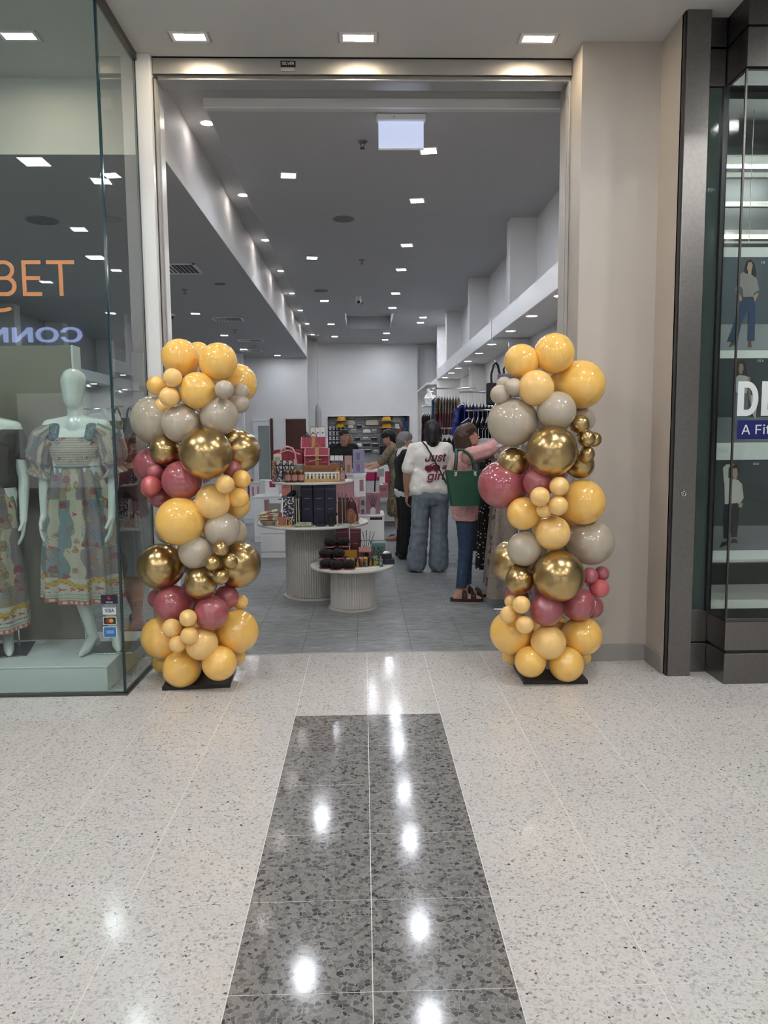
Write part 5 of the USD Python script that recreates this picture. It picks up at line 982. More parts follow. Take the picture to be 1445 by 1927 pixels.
fluted(t, 0, 0, .262, .02, Z1-.02, 72, M_tg); obj("foot_ring", MB().lathe([(.25, .001), (.292, .001), (.292, .012), (.27, .016), (.25, .016)], 64), M_tw, t, smooth=35)
disc(t, 0, 0, .528, Z1-.022, Z1); fluted(t, 0, 0, .19, Z1, ZU-.02, 60, M_tg, "fluted_drum"); disc(t, 0, 0, .383, ZU-.022, ZU, "upper_shelf")
t = thing("display_table", "low round white display table on a small fluted drum, nearest the entrance", "table", (*T2, 0))
fluted(t, 0, 0, .195, .02, Z2-.02, 56, M_tw); obj("foot_ring", MB().lathe([(.185, .001), (.215, .001), (.215, .012), (.2, .016), (.185, .016)], 64), M_tw, t, smooth=35); disc(t, 0, 0, .373, Z2-.022, Z2)
def cabinet(name, lab, x0, x1, y0, y1, z, slots=True, drawers=2):
    t = thing(name, lab, "cabinet", ((x0+x1)/2, (y0+y1)/2, 0)); w, d = (x1-x0)/2, (y1-y0)/2
    obj("body", B(-w, w, -d+.02, d, .001, z-.02), M_trimw, t); obj("worktop", B(-w-.004, w+.004, -d-.002, d, z-.02, z, b=.002), M_trimw, t); obj("kickboard", B(-w, w, -d+.012, -d+.02, .001, .07), M_trimw, t)
    h = (z-.02-.08)/drawers
    for k in range(drawers):
        dr = obj("drawer", B(-w+.002, w-.002, -d, -d+.018, .082+k*h, .08+(k+1)*h-.004, b=.0015), M_trimw, t)
        if slots: obj("finger_slot", B(w-.16, w-.02, -d-.001, -d+.01, .08+(k+1)*h-.034, .08+(k+1)*h-.006), M_blackm, t)
    return t
cabinet("drawer_cabinet", "white drawer cabinet behind the left side of the round tables", -1.295, -.80, 9.36, 9.80, .56)
cabinet("drawer_cabinet", "white drawer cabinet carrying the tall pink boxes and reed diffuser", -.27, .225, 8.36, 8.86, .635)
cabinet("display_block", "white cabinet at far left behind the tables", -2.1, -1.63, 13.15, 13.7, .44, False, 1)
cabinet("display_block", "plain white display block beside the towels, carrying cosmetic boxes", -1.58, -1.18, 10.8, 11.3, .66, False, 1)
t = thing("display_counter", "white display counter with thick top behind the boxes", "counter", (.18, 12.7, 0))
obj("counter_top", B(-.12, .475, -.35, .42, .43, .488, b=.003), M_trimw, t); obj("leg_panel", B(-.08, .37, -.22, .35, .09, .43), M_trimw, t); obj("plinth", B(-.07, .36, -.20, .34, .001, .09), M_skirt, t)
t = thing("work_table", "small white table with black trestle legs where the dark-haired woman leans", "table", (-.13, 10.9, 0))
obj("table_top", B(-.35, .33, -.25, .3, 1.0, 1.03, b=.003), M_trimw, t)
for q in (-1, 1): obj("trestle_leg", MB().tube([(q*.25, -.2, 0.003), (q*.05, -.2, 1.0)], .012, 6).tube([(q*.05+.2, -.2, 0.003), (q*.25+.05, -.2, 1.0)], .012, 6) if q > 0 else MB().tube([(-.30, -.2, .003), (-.12, -.2, 1.0)], .012, 6), M_blackp, t)
obj("paper_sheet", B(-.1, .2, -.15, .1, 1.03, 1.033), M_white, t)

C = {"navy": (.008, .008, .028), "pink": (.55, .26, .29), "dpink": (.40, .16, .20), "white": (.70, .69, .67), "lilac": (.38, .33, .50), "burg": (.05, .007, .013), "red": (.36, .015, .05), "wood": (.50, .29, .10), "must": (.42, .23, .04), "teal": (.10, .19, .19), "cream": (.62, .54, .42), "rust": (.23, .075, .05), "rose": (.40, .19, .17), "black": (.012, .012, .014), "kraft": (.30, .19, .09), "grey": (.30, .29, .28), "green": (.16, .20, .13), "mint": (.26, .40, .38), "plum": (.13, .055, .12), "coral": (.62, .20, .15), "gold": (.55, .36, .12), "amber": (.20, .07, .02), "sage": (.30, .33, .29)}
def cm(k, rough=.5): return pm("goods_"+k, C[k], rough)
M_gold = pm("gold_cap", (.62, .42, .16), .25, 1.0)
def pat(name, a, b_, scale, th=.5, kind="noise"):
    if name in _mats: return _mats[name]
    n = {"g": ("texture_coordinate", {}), "n": ("noise_texture", {"scale": scale, "detail": 1.0}) if kind == "noise" else ("voronoi_texture", {"scale": scale}), "r": ("rgb_ramp", {"ramp": [(0, a), (th, a), (th+.02, b_), (1, b_)], "interpolate": False}), "p": ("principled_bsdf", {"roughness": .55})}
    _mats[name] = usdkit.material(stage, "/World/Looks/"+name, n, [("g.object", "n.vector"), ("n.fac" if kind == "noise" else "n.distance", "r.fac"), ("r.color", "p.base_color")], surface="p.BSDF"); return _mats[name]
def carton(lab, cat, px, py, wpx, hpx, y, col, z=None, d=None, rz=0.0, front=None, frac=(.15, .85, .2, .7), name="carton", group=None, edge=None):
    """A box whose front bottom middle shows at (px, py) on the plane y; sizes in photo pixels at that depth. front: material of a printed panel."""
    p = aty(px, py, y); k = y/F; w, h = wpx*k, hpx*k; z0 = p[2] if z is None else z
    if z is not None: h = aty(px, py-hpx, y)[2]-z
    d = d or w*.7
    t = thing(name, lab, cat, (p[0], y+d/2, z0+.0005), rz, group)
    obj("box_body", B(-w/2, w/2, -d/2, d/2, 0, h, b=min(.003, w*.05)), col, t); obj("lid_seam", B(-w/2-.0006, w/2+.0006, -d/2-.0006, d/2+.0006, h*.90, h*.905+.0008), edge or M_grout if False else pm("seam_grey", (.25, .24, .24), .6), t)
    if front is not None: obj("printed_panel", B(-w/2+w*frac[0], -w/2+w*frac[1], -d/2-.0012, -d/2+.001, h*frac[2], h*frac[3]), front, t)
    return t, w, d, h
# ---- upper shelf of the two-tier table
k714 = 7.14/F
def jar(lab, px, py, y, z, r, h, col, label_c, lid=M_gold, name="jar", group=None, cat="jar"):
    x = aty(px, py, y)[0]; t = thing(name, lab, cat, (x, y, z+.0005), 0, group)
    obj("glass_body", MB().lathe([(1e-5, 0), (r*.94, 0), (r, .006), (r, h*.74), (r*.82, h*.82), (1e-5, h*.82)], 20), col, t, smooth=40); obj("paper_label", MB().lathe([(r*1.008, h*.16), (r*1.012, h*.17), (r*1.012, h*.60), (r*1.008, h*.61)], 20), label_c, t, smooth=40)
    obj("lid", MB().lathe([(1e-5, h*.82), (r*.9, h*.82), (r*.92, h*.99), (r*.86, h), (1e-5, h)], 20), lid, t, smooth=40)
    return t
M_jg = pm("brown_jar_glass", (.07, .025, .012), .12, coat_weight=.5)
for k, px in enumerate((542, 554.7, 566.8)): jar(f"brown glass jar with gold lid and rose label, {('left', 'middle', 'right')[k]} of three", px, 904, 6.86, ZU, .029, .115, M_jg, cm("rose"), group="three brown jars on the upper shelf")
for k, (px, lab) in enumerate(((635, "left"), (643, "right"))): jar(f"pale pink candle jar with gold lid, {lab} one of the two by the oil boxes", px, 902, 6.92+.03*k, ZU, .031, .125, pm("blush_jar", (.42, .24, .19), .2), pm("blush_label", (.48, .30, .25), .5), group="two blush candle jars")
navyp = pat("navy_floral_print", (.012, .014, .05), (.5, .48, .45), 55, .52); goldp = pat("gold_plum_print", (.30, .20, .07), (.10, .03, .10), 45, .5)
for k, (px, w, m, lab) in enumerate(((514, 8.5, goldp, "tall gold and plum patterned tin at the left end of the upper shelf"), (524, 10.5, navyp, "tall navy and white patterned tin beside the gold one"), (535.5, 9.5, navyp, "tall navy and white patterned tin, middle one of three"), (546, 9, navyp, "tall navy and white patterned tin nearest the jars"))):
    carton(lab, "tin", px+2, 900, w, 33, 6.93+.012*(3-k), m, ZU, .05, name="patterned_tin", group="patterned tins on the upper shelf")
carton("cream carton standing on top of the patterned tins", "carton", 522, 870, 14.5, 15, 6.97, pm("cream_carton", (.55, .54, .44), .5), ZU+.178, .05, front=cm("sage"), name="cream_carton")
t = thing("round_tin", "grey round tin behind the jars on the upper shelf", "tin", (aty(560, 880, 7.10)[0], 7.10, ZU+.0005)); obj("tin_body", MB().lathe([(1e-5, 0), (.058, 0), (.060, .004), (.060, .125), (1e-5, .125)], 28), pm("grey_tin", (.28, .28, .30), .35), t, smooth=40); obj("tin_lid", MB().lathe([(.061, .125), (.062, .15), (.055, .158), (1e-5, .16)], 28), pm("grey_tin", 0), t, smooth=40)
# quilted red bags
def quilt():
    if "quilt_red" in _mats: return _mats["quilt_red"]
    n = {"g": ("texture_coordinate", {}), "m": ("mapping", {"rotation": (0, math.pi/4, 0)}), "c": ("voronoi_texture", {"scale": 42.0, "randomness": 0.0, "metric": "chebychev"}), "r": ("rgb_ramp", {"ramp": [(0, (.50, .17, .19)), (.10, (.40, .06, .09)), (.17, (.20, .005, .025)), (.43, (.18, .005, .022)), (.465, (.33, .05, .08)), (1, (.2, .006, .03))], "interpolate": False}), "p": ("principled_bsdf", {"roughness": .6})}
    _mats["quilt_red"] = usdkit.material(stage, "/World/Looks/quilt_red", n, [("g.object", "m.vector"), ("m.vector", "c.vector"), ("c.distance", "r.fac"), ("r.color", "p.base_color")], surface="p.BSDF"); return _mats["quilt_red"]
M_q = quilt(); M_pt = pm("pink_trim", (.62, .30, .33), .5); M_tan = pm("tan_strap", (.30, .15, .05), .55)
t = thing("duffel_bag", "red patterned bag with pink looped handle at the left of the upper shelf", "bag", (aty(543, 890, 7.22)[0], 7.24, ZU+.07))
p8 = affinity.scale(sbox(-.11, 0, .11, .16), 1, 1).buffer(.03)
obj("bag_body", MB().prism(p8, -.07, .07, lambda v: np.stack([v[:, 0], v[:, 2], v[:, 1]+.03], 1)), M_q, t); obj("zip_piping", MB().tube([(-.12, -.072, .175), (0, -.074, .215), (.12, -.072, .175)], .008, 6).tube([(-.12, .0, .19), (.12, .0, .19)], .006, 6), M_pt, t, smooth=40)
for q in (-1, 1): obj("handle_tab", B(q*.072-.017, q*.072+.017, -.078, -.070, .06, .135, b=.002), M_pt, t)
obj("handle", MB().tube([(-.072, -.076, .13), (-.070, -.078, .185), (-.045, -.075, .235), (0, -.072, .25), (.045, -.075, .235), (.072, -.078, .185), (.074, -.076, .13)], .010, 8), M_pt, t, smooth=50)
obj("riser_block", B(-.1, .1, -.05, .06, -.0695, 0), M_trimw, t)
def lunch_bag(lab, px, y, z, w, h, d):
    t = thing("lunch_bag", lab, "bag", (aty(px, 860, y)[0], y, z), 0, "rolled-top red lunch bags")
    side = Polygon([(-d/2, 0), (d/2, 0), (d/2*.75, h*.72), (.012, h), (-.012, h), (-d/2*.75, h*.72)])
    obj("bag_body", MB().prism(side, -w/2, w/2, lambda v: np.stack([v[:, 2], v[:, 0], v[:, 1]], 1)), M_q, t)
    fl = Polygon([(-.014, h+.004), (.0, h+.004), (-d/2*.78-.012, h*.60), (-d/2*.78-.022, h*.60)]); obj("flap", MB().prism(fl, -w/2-.002, w/2+.002, lambda v: np.stack([v[:, 2], v[:, 0], v[:, 1]], 1)), M_q, t)
    tr = MB(); yf = -d/2*.78-.02
    tr.tube([(-w/2, yf, h*.60), (w/2, yf, h*.60)], .0055, 6)
    for q in (-1, 1): tr.tube([(q*w/2, yf, h*.60), (q*w/2, -.012, h+.004)], .005, 6); tr.tube([(q*w/2, -d/2, .0), (q*w/2, -d/2*.75, h*.7)], .0045, 6)
    obj("pink_piping", tr, M_pt, t, smooth=40)
    obj("tan_strap", MB().prism(Polygon([(-.012, h+.012), (0, h+.012), (yf+.0, h*.60), (-d/2-.006, h*.25), (-d/2-.006, 0), (-d/2-.011, 0), (-d/2-.011, h*.25), (yf-.008, h*.60)]), -.017, .017, lambda v: np.stack([v[:, 2], v[:, 0], v[:, 1]], 1)), M_tan, t)
    obj("cord", MB().tube([(-.075, yf-.01, h*.3), (-.02, yf-.013, h*.34), (0, yf-.014, h*.42), (.04, yf-.013, h*.38)], .004, 5), pm("cream_cord", (.5, .4, .28), .8), t); obj("top_handle", MB().tube([(-.03, 0, h), (-.025, 0, h+.03), (0, 0, h+.042), (.025, 0, h+.03), (.03, 0, h)], .006, 6), M_tan, t, smooth=40)
lunch_bag("red rolled-top lunch bag standing highest at the back of the upper shelf", 591, 7.30, ZU+.155, .235, .25, .14)
lunch_bag("red rolled-top lunch bag in front, above the wooden oil rack", 597, 7.12, ZU+.135, .225, .165, .13)
t = thing("wooden_riser", "wooden stepped rack carrying the red lunch bags and a row of oil boxes", "rack", (aty(603, 900, 6.92)[0], 6.97, ZU))
M_wood = pm("pale_wood", (.46, .27, .10), .5, var=.2, scale=25); M_woodd = pm("brown_wood", (.23, .10, .03), .5, var=.2, scale=25)
obj("tray_front", B(-.155, .165, -.105, -.095, .001, .030, b=.002), M_wood, t); obj("tray_floor", B(-.155, .165, -.095, .0, .001, .010), M_wood, t); obj("back_block", B(-.16, .16, .0, .42, .001, .130, b=.002), M_woodd, t); obj("back_lip", B(-.165, .165, -.006, .0, .118, .150), M_woodd, t); obj("rear_block", B(-.16, .16, .22, .42, .131, .150), M_woodd, t)
for k in range(10):
    px = 573+k*6.9; x = aty(px, 895, 6.90)[0]; t = thing("oil_box", f"small white essential oil box, {ORD[k]} from the left in the wooden rack", "carton", (x, 6.905, ZU+.0105), 0, "essential oil boxes in the wooden rack")
    obj("box_body", B(-.0155, .0155, -.022, .022, 0, .078, b=.001), M_trimw, t); obj("oil_window", B(-.009, .009, -.0232, -.0215, .010, .045), pm(("oil_yellow", "oil_green", "oil_dark")[k % 3], ((.42, .30, .03), (.12, .14, .04), (.06, .07, .03))[k % 3], .3), t); obj("cap_print", B(-.009, .009, -.0232, -.0215, .048, .066), pm("grey_print", (.16, .17, .16), .5), t)
for k, px in enumerate((625, 633.5, 641.5)): carton(f"small plain white carton, {('left', 'middle', 'right')[k]} of three in a row behind the lunch bags", "carton", px, 867, 7.5, 9.5, 8.62, M_trimw, None, .05, name="white_carton", group="three small white cartons")
for k, px in enumerate((627.5, 636, 645)): carton(f"small dark figured carton, {('left', 'middle', 'right')[k]} of three under the white cartons", "carton", px, 903, 8, 36, 8.58, pat("dark_figured_print", (.09, .06, .07), (.28, .20, .19), 60, .52), None, .06, name="dark_carton", group="three dark figured cartons")
# ---- lower top of the two-tier table
M_nv = pm("navy_gift_box", C["navy"], .35)
for k, px in enumerate((578, 600.5, 622)):
    t, w, d, h = carton(f"tall navy gift box, {('left', 'middle', 'right')[k]} of three leaning on the fluted drum", "gift box", px, 975, 21.4, 62, 6.835, M_nv, Z1, .075, name="gift_box", group="navy gift boxes on the round table")
    for zz in (.66, .40): obj("foil_lettering", B(-.022, .022, -d/2-.0012, -d/2, h*zz, h*zz+.004), pm("silver_foil", (.35, .35, .38), .3, .6), t)
for k, (px, w, m, lab) in enumerate(((543, 21, navyp, "book with navy floral cover and cream page edge standing on the round table"), (555, 3.2, cm("black"), "slim black book second from the left of the standing books"), (559.8, 3.4, cm("black"), "slim black book third in the row of standing books"), (564.6, 3.4, cm("black"), "slim black book at the right of the standing books, next to the navy boxes"))):
    yb = 6.775+.012*k; t, w_, d, h = carton(lab, "book", px, 980, w, 44, yb, m, Z1, .08, name="book", group="books standing on the round table")
    obj("pages", B(-w_/2-.008 if k == 0 else -w_/2-.004, -w_/2+.003, -d/2-.001, d/2, .004, h-.006), pm("page_cream", (.66, .62, .52), .7), t)
# towels in a bowl
t = thing("pottery_bowl", "low grey pottery bowl under the folded cream and rust cloths", "bowl", (aty(505, 984, 6.84)[0], 6.86, Z1)); obj("bowl", MB().lathe([(1e-5, .001), (.05, .001), (.075, .03), (.08, .045), (.074, .045), (.05, .02), (1e-5, .018)], 32), pm("oat_glaze", (.36, .31, .26), .5, var=.1, scale=60), t, smooth=40)
def stripe_mat():
    if "stripe_cloth" in _mats: return _mats["stripe_cloth"]
    n = {"g": ("texture_coordinate", {}), "s": ("separate_xyz", {}), "m": ("map_range", {"from_min": -.08, "from_max": .08, "clamp": True}), "r": ("rgb_ramp", {"ramp": [(0, (.60, .51, .37)), (.42, (.60, .51, .37)), (.43, (.34, .14, .10)), (.70, (.34, .14, .10)), (.71, (.60, .51, .37)), (1, (.62, .53, .39))], "interpolate": False}), "p": ("principled_bsdf", {"roughness": .9})}
    _mats["stripe_cloth"] = usdkit.material(stage, "/World/Looks/stripe_cloth", n, [("g.object", "s.vector"), ("s.x", "m.value"), ("m.result", "r.fac"), ("r.color", "p.base_color")], surface="p.BSDF"); return _mats["stripe_cloth"]
for k, (dz, ry, dx, lab) in enumerate(((.058, 0.02, .0, "bottom folded cream and rust cloth of three in the bowl"), (.087, -.08, .004, "middle folded cream and rust cloth of three"), (.120, -.22, -.006, "top rolled cream and rust cloth of three"))):
    t = thing("folded_cloth", lab, "cloth", (aty(506, 980, 6.82)[0]+dx, 6.85, Z1+dz), 0, "folded cloths in the bowl")
    v, f = blob([hull((V(-.07, 0, 0), (.02, .045, .014)), (V(.07, 0, .0), (.02, .045, .014)))], .008, 4, (), .003, 60, k); R = trimesh.transformations.rotation_matrix(ry, (0, 1, 0))[:3, :3]; obj("folded_layer", (v@R.T, f), stripe_mat(), t, smooth=True)
    fr = MB(); [fr.tube([(-.09, -.03+.015*q, 0), (-.104, -.03+.015*q, -.012-.004*(q % 2))], .003, 4) for q in range(5)]; fr.move(ry=ry); obj("fringe", fr, pm("cream_fringe", (.56, .48, .35), .9), t)
# wooden holder with rust wallet
t = thing("wooden_card_holder", "wooden slatted holder with a rust leather wallet at the front of the round table", "holder", (aty(534, 985, 6.70)[0], 6.75, Z1))
obj("base", B(-.085, .075, -.02, .05, .001, .010, b=.002), M_wood, t)
for q in (-.075, .02, .045, .066): obj("peg", MB().cyl((q, -.008, .010), .0055, .07, 10), M_wood, t, smooth=40)
for q, c_, h_ in ((0, (.26, .09, .055), .075), (1, (.16, .035, .03), .115)): obj("wallet_leaf", MB().box(-.055, .015, -.002, .004, 0, h_, b=.0015).move((0, .004+.018*q, .011), rx=-.22), pm(f"rust_leather{'_dark' if q else ''}", c_, .5), t)
t = thing("folded_wrap", "folded green patterned wrap at the front edge of the round table", "cloth", (aty(569, 988, 6.68)[0], 6.72, Z1)); v, f = blob([hull((V(-.06, -.03, .014), .013), (V(.07, -.025, .014), .013), (V(-.055, .04, .016), .013), (V(.075, .04, .016), .013)), hull((V(-.055, .0, .03), .009), (V(.07, .0, .032), .009), (V(-.05, .04, .03), .009), (V(.07, .04, .03), .009))], .008, 3, (), .002, 60); obj("folded_layer", (v, f), pat("green_leaf_print", (.20, .23, .15), (.36, .37, .27), 90, .5), t, smooth=True)
t = thing("plate", "dark green ceramic plate on the front of the round table", "plate", (aty(603, 986, 6.72)[0], 6.75, Z1)); obj("plate", MB().lathe([(1e-5, .001), (.035, .001), (.054, .009), (.055, .012), (.035, .006), (1e-5, .006)], 32), pm("dark_glaze", (.035, .042, .038), .25), t, smooth=40); obj("foot_rim", MB().lathe([(.03, .0005), (.034, .0005), (.034, .004), (.03, .004)], 24), pm("dark_glaze", 0), t)
t = thing("tumbler", "dark smoked glass tumbler before the navy boxes", "glass", (aty(623, 982, 6.70)[0], 6.73, Z1)); obj("tumbler", MB().lathe([(1e-5, .001), (.024, .001), (.028, .09), (.0255, .09), (.022, .008), (1e-5, .008)], 24), pm("smoked_glass", (.03, .03, .032), .08, alpha=.75), t, smooth=40); obj("base_disc", MB().cyl((0, 0, .002), .022, .006, 20), M_chrome, t)
for k in range(3):
    t = thing("mint_card", f"mint green greeting card, {('bottom', 'middle', 'top')[k]} of three fanned on the round table", "card", (aty(646, 981, 6.73)[0]+.012*k, 6.76+.006*k, Z1+.0005+.0035*k), .25-.12*k, "fanned mint cards"); obj("card", B(-.055, .055, -.035, .035, 0, .003), cm("mint"), t); obj("fold_line", B(-.055, .055, -.0355, -.034, .0008, .0022), M_white, t)
for k, (px, w) in enumerate(((639.5, 8), (646.5, 5), (653, 6.5))):
    t, w_, d, h = carton(f"burgundy book with cream spine, {('left', 'middle', 'right')[k]} of three at the right of the round table", "book", px, 976, w, 38, 6.92+.02*k, cm("burg"), Z1, .14, name="book", group="burgundy books on the round table"); obj("spine", B(-w_/2-.0025, -w_/2+.003, -d/2-.002, d/2, 0, h), cm("cream"), t)
t = thing("pouch", "burgundy velvet pouch bag behind the rust paddle brush shape", "bag", (aty(661, 975, 7.0)[0], 7.02, Z1)); obj("pouch", blob([hull((V(-.045, 0, .03), .028), (V(.045, 0, .03), .028), (V(-.02, 0, .17), .025), (V(.02, 0, .18), .02))], .012, 4, [((0, 0, 1), .002)], .004), cm("burg"), t, smooth=True); obj("loop", MB().tube([(-.02, 0, .19), (0, 0, .235), (.03, 0, .19)], .006, 6), cm("burg"), t, smooth=40)
t = thing("straw_ornament", "rust patterned oval woven ornament leaning at the right of the round table", "ornament", (aty(662, 978, 6.86)[0], 6.88, Z1)); obj("woven_oval", blob([hull((V(-.018, 0, .04), (.035, .016, .04)), (V(-.012, 0, .11), (.035, .016, .035)), (V(.02, 0, .06), (.03, .016, .05)))], .009, 3, [((0, 0, 1), .002)], .003, 70), pat("rust_weave", (.30, .13, .08), (.14, .05, .03), 110, .5), t, smooth=True); obj("rim", MB().tube([(-.02, -.016, .01), (-.05, -.012, .08), (-.02, -.012, .145), (.02, -.012, .11), (.04, -.014, .03)], .004, 5), cm("rust"), t, smooth=40)
for k, px in enumerate((668.5, 674)):
    t = thing("wooden_stand", f"small wooden peg stand at the right edge of the round table, {('front', 'rear')[k]} one", "stand", (aty(px, 978, 6.82+.05*k)[0], 6.83+.05*k, Z1), 0, "two wooden peg stands"); obj("base", MB().cyl((0, 0, .001), .013, .008, 14), M_wood, t); obj("peg", MB().cyl((0, 0, .009), .0045, .085, 10), M_wood, t)
def diffuser(lab, x, y, z, r, h, col, reeds, rl, spread, seed):
    t = thing("reed_diffuser", lab, "diffuser", (x, y, z+.0005)); obj("bottle", MB().lathe([(1e-5, 0), (r, 0), (r, h*.7), (r*.85, h*.78), (r*.42, h*.84), (r*.42, h), (1e-5, h)], 22), col, t, smooth=40); rnd = random.Random(seed)
    for k in range(reeds):
        a = -1+2*k/(reeds-1); obj("reed", MB().tube([(0, 0, h*.5), (a*spread, rnd.uniform(-.02, .02), h+rl*(1-.1*abs(a)))], .0026, 5), M_blackp, t)
diffuser("black reed diffuser behind the navy gift boxes", aty(641, 940, 7.0)[0]-.005, 7.05, Z1, .028, .15, cm("black", .3), 4, .13, .06, 1)
diffuser("white reed diffuser in front of the tall pink box", aty(702, 967, 8.36)[0], 8.40, .635, .031, .085, pm("milk_glass", (.62, .63, .63), .2), 5, .14, .05, 2)
diffuser("tall black reed diffuser on the low round table", aty(690, 1046, 6.62)[0], 6.62, Z2, .020, .115, cm("black", .3), 5, .18, .07, 3)
# ---- goods on the low round table
def slipper(lab, x, y, z, rz):
    t = thing("slipper", lab, "slipper", (x, y, z), rz, "fluffy dark slippers heaped on the low table")
    v, f = blob([hull((V(-.055, 0, .034), (.055, .050, .030)), (V(.045, 0, .044), (.062, .056, .042)))], .006, 3, [((0, 0, 1), .010)], .006, 90, int(abs(x)*99)); obj("fluffy_upper", (v, f), pm("black_plush", (.007, .003, .004), .95, sheen_weight=.06, bump=.6, bscale=500), t, smooth=True)
    o = Polygon([(-.10, 0), (-.09, .034), (0, .038), (.075, .044), (.105, .02), (.105, -.02), (.075, -.044), (0, -.038), (-.09, -.034)]).buffer(.004)
    obj("sole", MB().prism(o, .0005, .009), pm("blush_sole", (.58, .36, .32), .7), t); obj("sole_band", MB().prism(o.buffer(.0012), .008, .014), pm("burgundy_band", (.10, .008, .02), .6), t)
sx = T2[0]
for k, (dx, dy, dz, rz, lab) in enumerate(((-.21, -.165, 0, -1.9, "fluffy dark slipper at bottom left of the heap"), (-.125, -.225, 0, -1.75, "fluffy dark slipper at the front of the heap"), (-.03, -.21, 0, -1.45, "fluffy dark slipper at bottom right of the heap"), (-.225, -.06, .072, -1.8, "fluffy dark slipper in the middle layer at left"), (-.12, -.08, .075, -1.5, "fluffy dark slipper in the middle layer at right"), (-.185, .09, .15, -1.85, "fluffy dark slipper on top of the heap at left"), (-.085, .09, .152, -1.35, "fluffy dark slipper on top of the heap at right"))):
    slipper(lab, sx+dx, T2[1]+dy, Z2+dz, rz)
t = thing("slipper_basket", "dark basket propping up the upper slippers on the low table", "basket", (sx-.15, T2[1]+.04, Z2)); obj("basket", B(-.10, .11, -.14, .13, .001, .070, b=.006), cm("black"), t); obj("rear_step", B(-.10, .11, .01, .13, .070, .148, b=.006), cm("black"), t)
for k, px in enumerate((645, 669)):
    t, w, d, h = carton(f"tall burgundy gift box, {('left', 'right')[k]} of two at the back of the low table", "gift box", px, 1030, 23.5 if k == 0 else 21, 34, 6.72, pm("burgundy_gift_box", (.075, .006, .014), .4), Z2, .07, name="gift_box", group="burgundy gift boxes"); obj("foil_lettering", B(-.022, .022, -d/2-.0012, -d/2, h*.55, h*.55+.006), pm("rose_foil", (.35, .16, .14), .4, .5), t)
t = thing("open_box", "open mustard box of cards on the low table", "box", (aty(658, 1052, 6.50)[0], 6.55, Z2))
obj("lower_front", B(-.078, .065, -.055, -.047, .001, .065), pm("mustard_board", (.34, .19, .05), .6), t); obj("side_wall", MB().prism(Polygon([(-.05, 0), (.05, 0), (.05, .125), (-.05, .065)]), -.082, -.076, lambda v: np.stack([v[:, 2], v[:, 0], v[:, 1]], 1)), pm("mustard_board", 0), t); obj("back_wall", B(-.08, .065, .045, .05, .001, .125), pm("mustard_dark", (.40, .20, .02), .6), t); obj("cards", B(-.07, .06, -.04, .04, .001, .055), cm("must"), t)
t = thing("open_box", "open pink box of cards beside the mustard one", "box", (aty(688, 1050, 6.52)[0], 6.57, Z2)); obj("lower_front", B(-.062, .045, -.055, -.047, .001, .07), pm("blush_board", (.44, .22, .19), .6), t); obj("back_wall", B(-.062, .05, .045, .05, .001, .14), pm("dusty_board", (.27, .11, .10), .6), t); obj("lid_flap", MB().prism(Polygon([(.045, .14), (.05, .145), (-.03, .115), (-.03, .11)]), -.06, .05, lambda v: np.stack([v[:, 2], v[:, 0], v[:, 1]], 1)), pm("dusty_board", 0), t)
cols = ("burg", "sage", "kraft", "black", "rose", "must", "navy", "teal")
t = thing("bottle_tray", "thin white tray under the row of miniature bottles", "tray", (aty(676, 1068, 6.36)[0], 6.39, Z2), .10); obj("tray", B(-.15, .175, -.045, .06, .001, .006, b=.001), M_trimw, t); obj("tray_lip", B(-.15, .175, -.048, -.045, .001, .010), M_trimw, t)
for k in range(8):
    px = 648+k*8.2; py = 1072-k*1.5; y = 6.335+.014*k; x = aty(px, py, y)[0]
    t = thing("miniature_bottle_box", f"miniature bottle in its {('burgundy', 'sage', 'kraft', 'black', 'rose', 'mustard', 'navy', 'teal')[k]} box, {ORD[k]} from the left in the row", "bottle", (x, y, Z2+.0062), .10, "row of miniature boxed bottles")
    obj("box_sleeve", B(-.015, .015, .012, .095, 0, .072, b=.001), cm(cols[k]), t); obj("bottle", MB().lathe([(1e-5, 0), (.0125, 0), (.0135, .004), (.0135, .040), (.006, .046), (1e-5, .046)], 14), pm("bottle_"+cols[k % 4], ((.10, .05, .03), (.12, .15, .11), (.24, .14, .03), (.30, .19, .03))[k % 4], .12, coat_weight=.4), t, smooth=40); obj("gold_cap", MB().cyl((0, 0, .046), .0085, .022, 14), M_gold, t, smooth=40)
for k, (px, py) in enumerate(((703, 1052), (709, 1054.5), (716.5, 1058))):
    y = 6.50-.03*k; x = aty(px, py, y)[0]; t = thing("teal_bottle", f"teal glass bottle with gold cap, {('rear', 'middle', 'front')[k]} of three", "bottle", (x, y, Z2+.0005), 0, "teal bottles on the low table"); obj("bottle", MB().lathe([(1e-5, 0), (.019, 0), (.021, .005), (.021, .060), (.009, .070), (1e-5, .070)], 18), pm("teal_glass", (.07, .16, .16), .1, coat_weight=.5), t, smooth=40); obj("gold_cap", MB().cyl((0, 0, .070), .0105, .022, 16), M_gold, t, smooth=40); obj("badge", B(-.009, .009, -.0225, -.0195, .025, .043), M_gold, t)
t = thing("navy_box", "navy open gift box with white tissue at the right of the low table", "box", (aty(729, 1058, 6.55)[0], 6.60, Z2)); obj("lower_drawer", B(-.03, .062, -.07, .05, .001, .045, b=.002), cm("navy"), t); obj("upper_box", B(-.055, .040, -.01, .09, .001, .085, b=.002), cm("navy"), t); obj("tissue", blob([hull((V(-.03, .02, .086), .010), (V(.02, .05, .088), .010), (V(-.02, .06, .094), .008))], .006, 2, (), .004, 90), M_white, t, smooth=True)
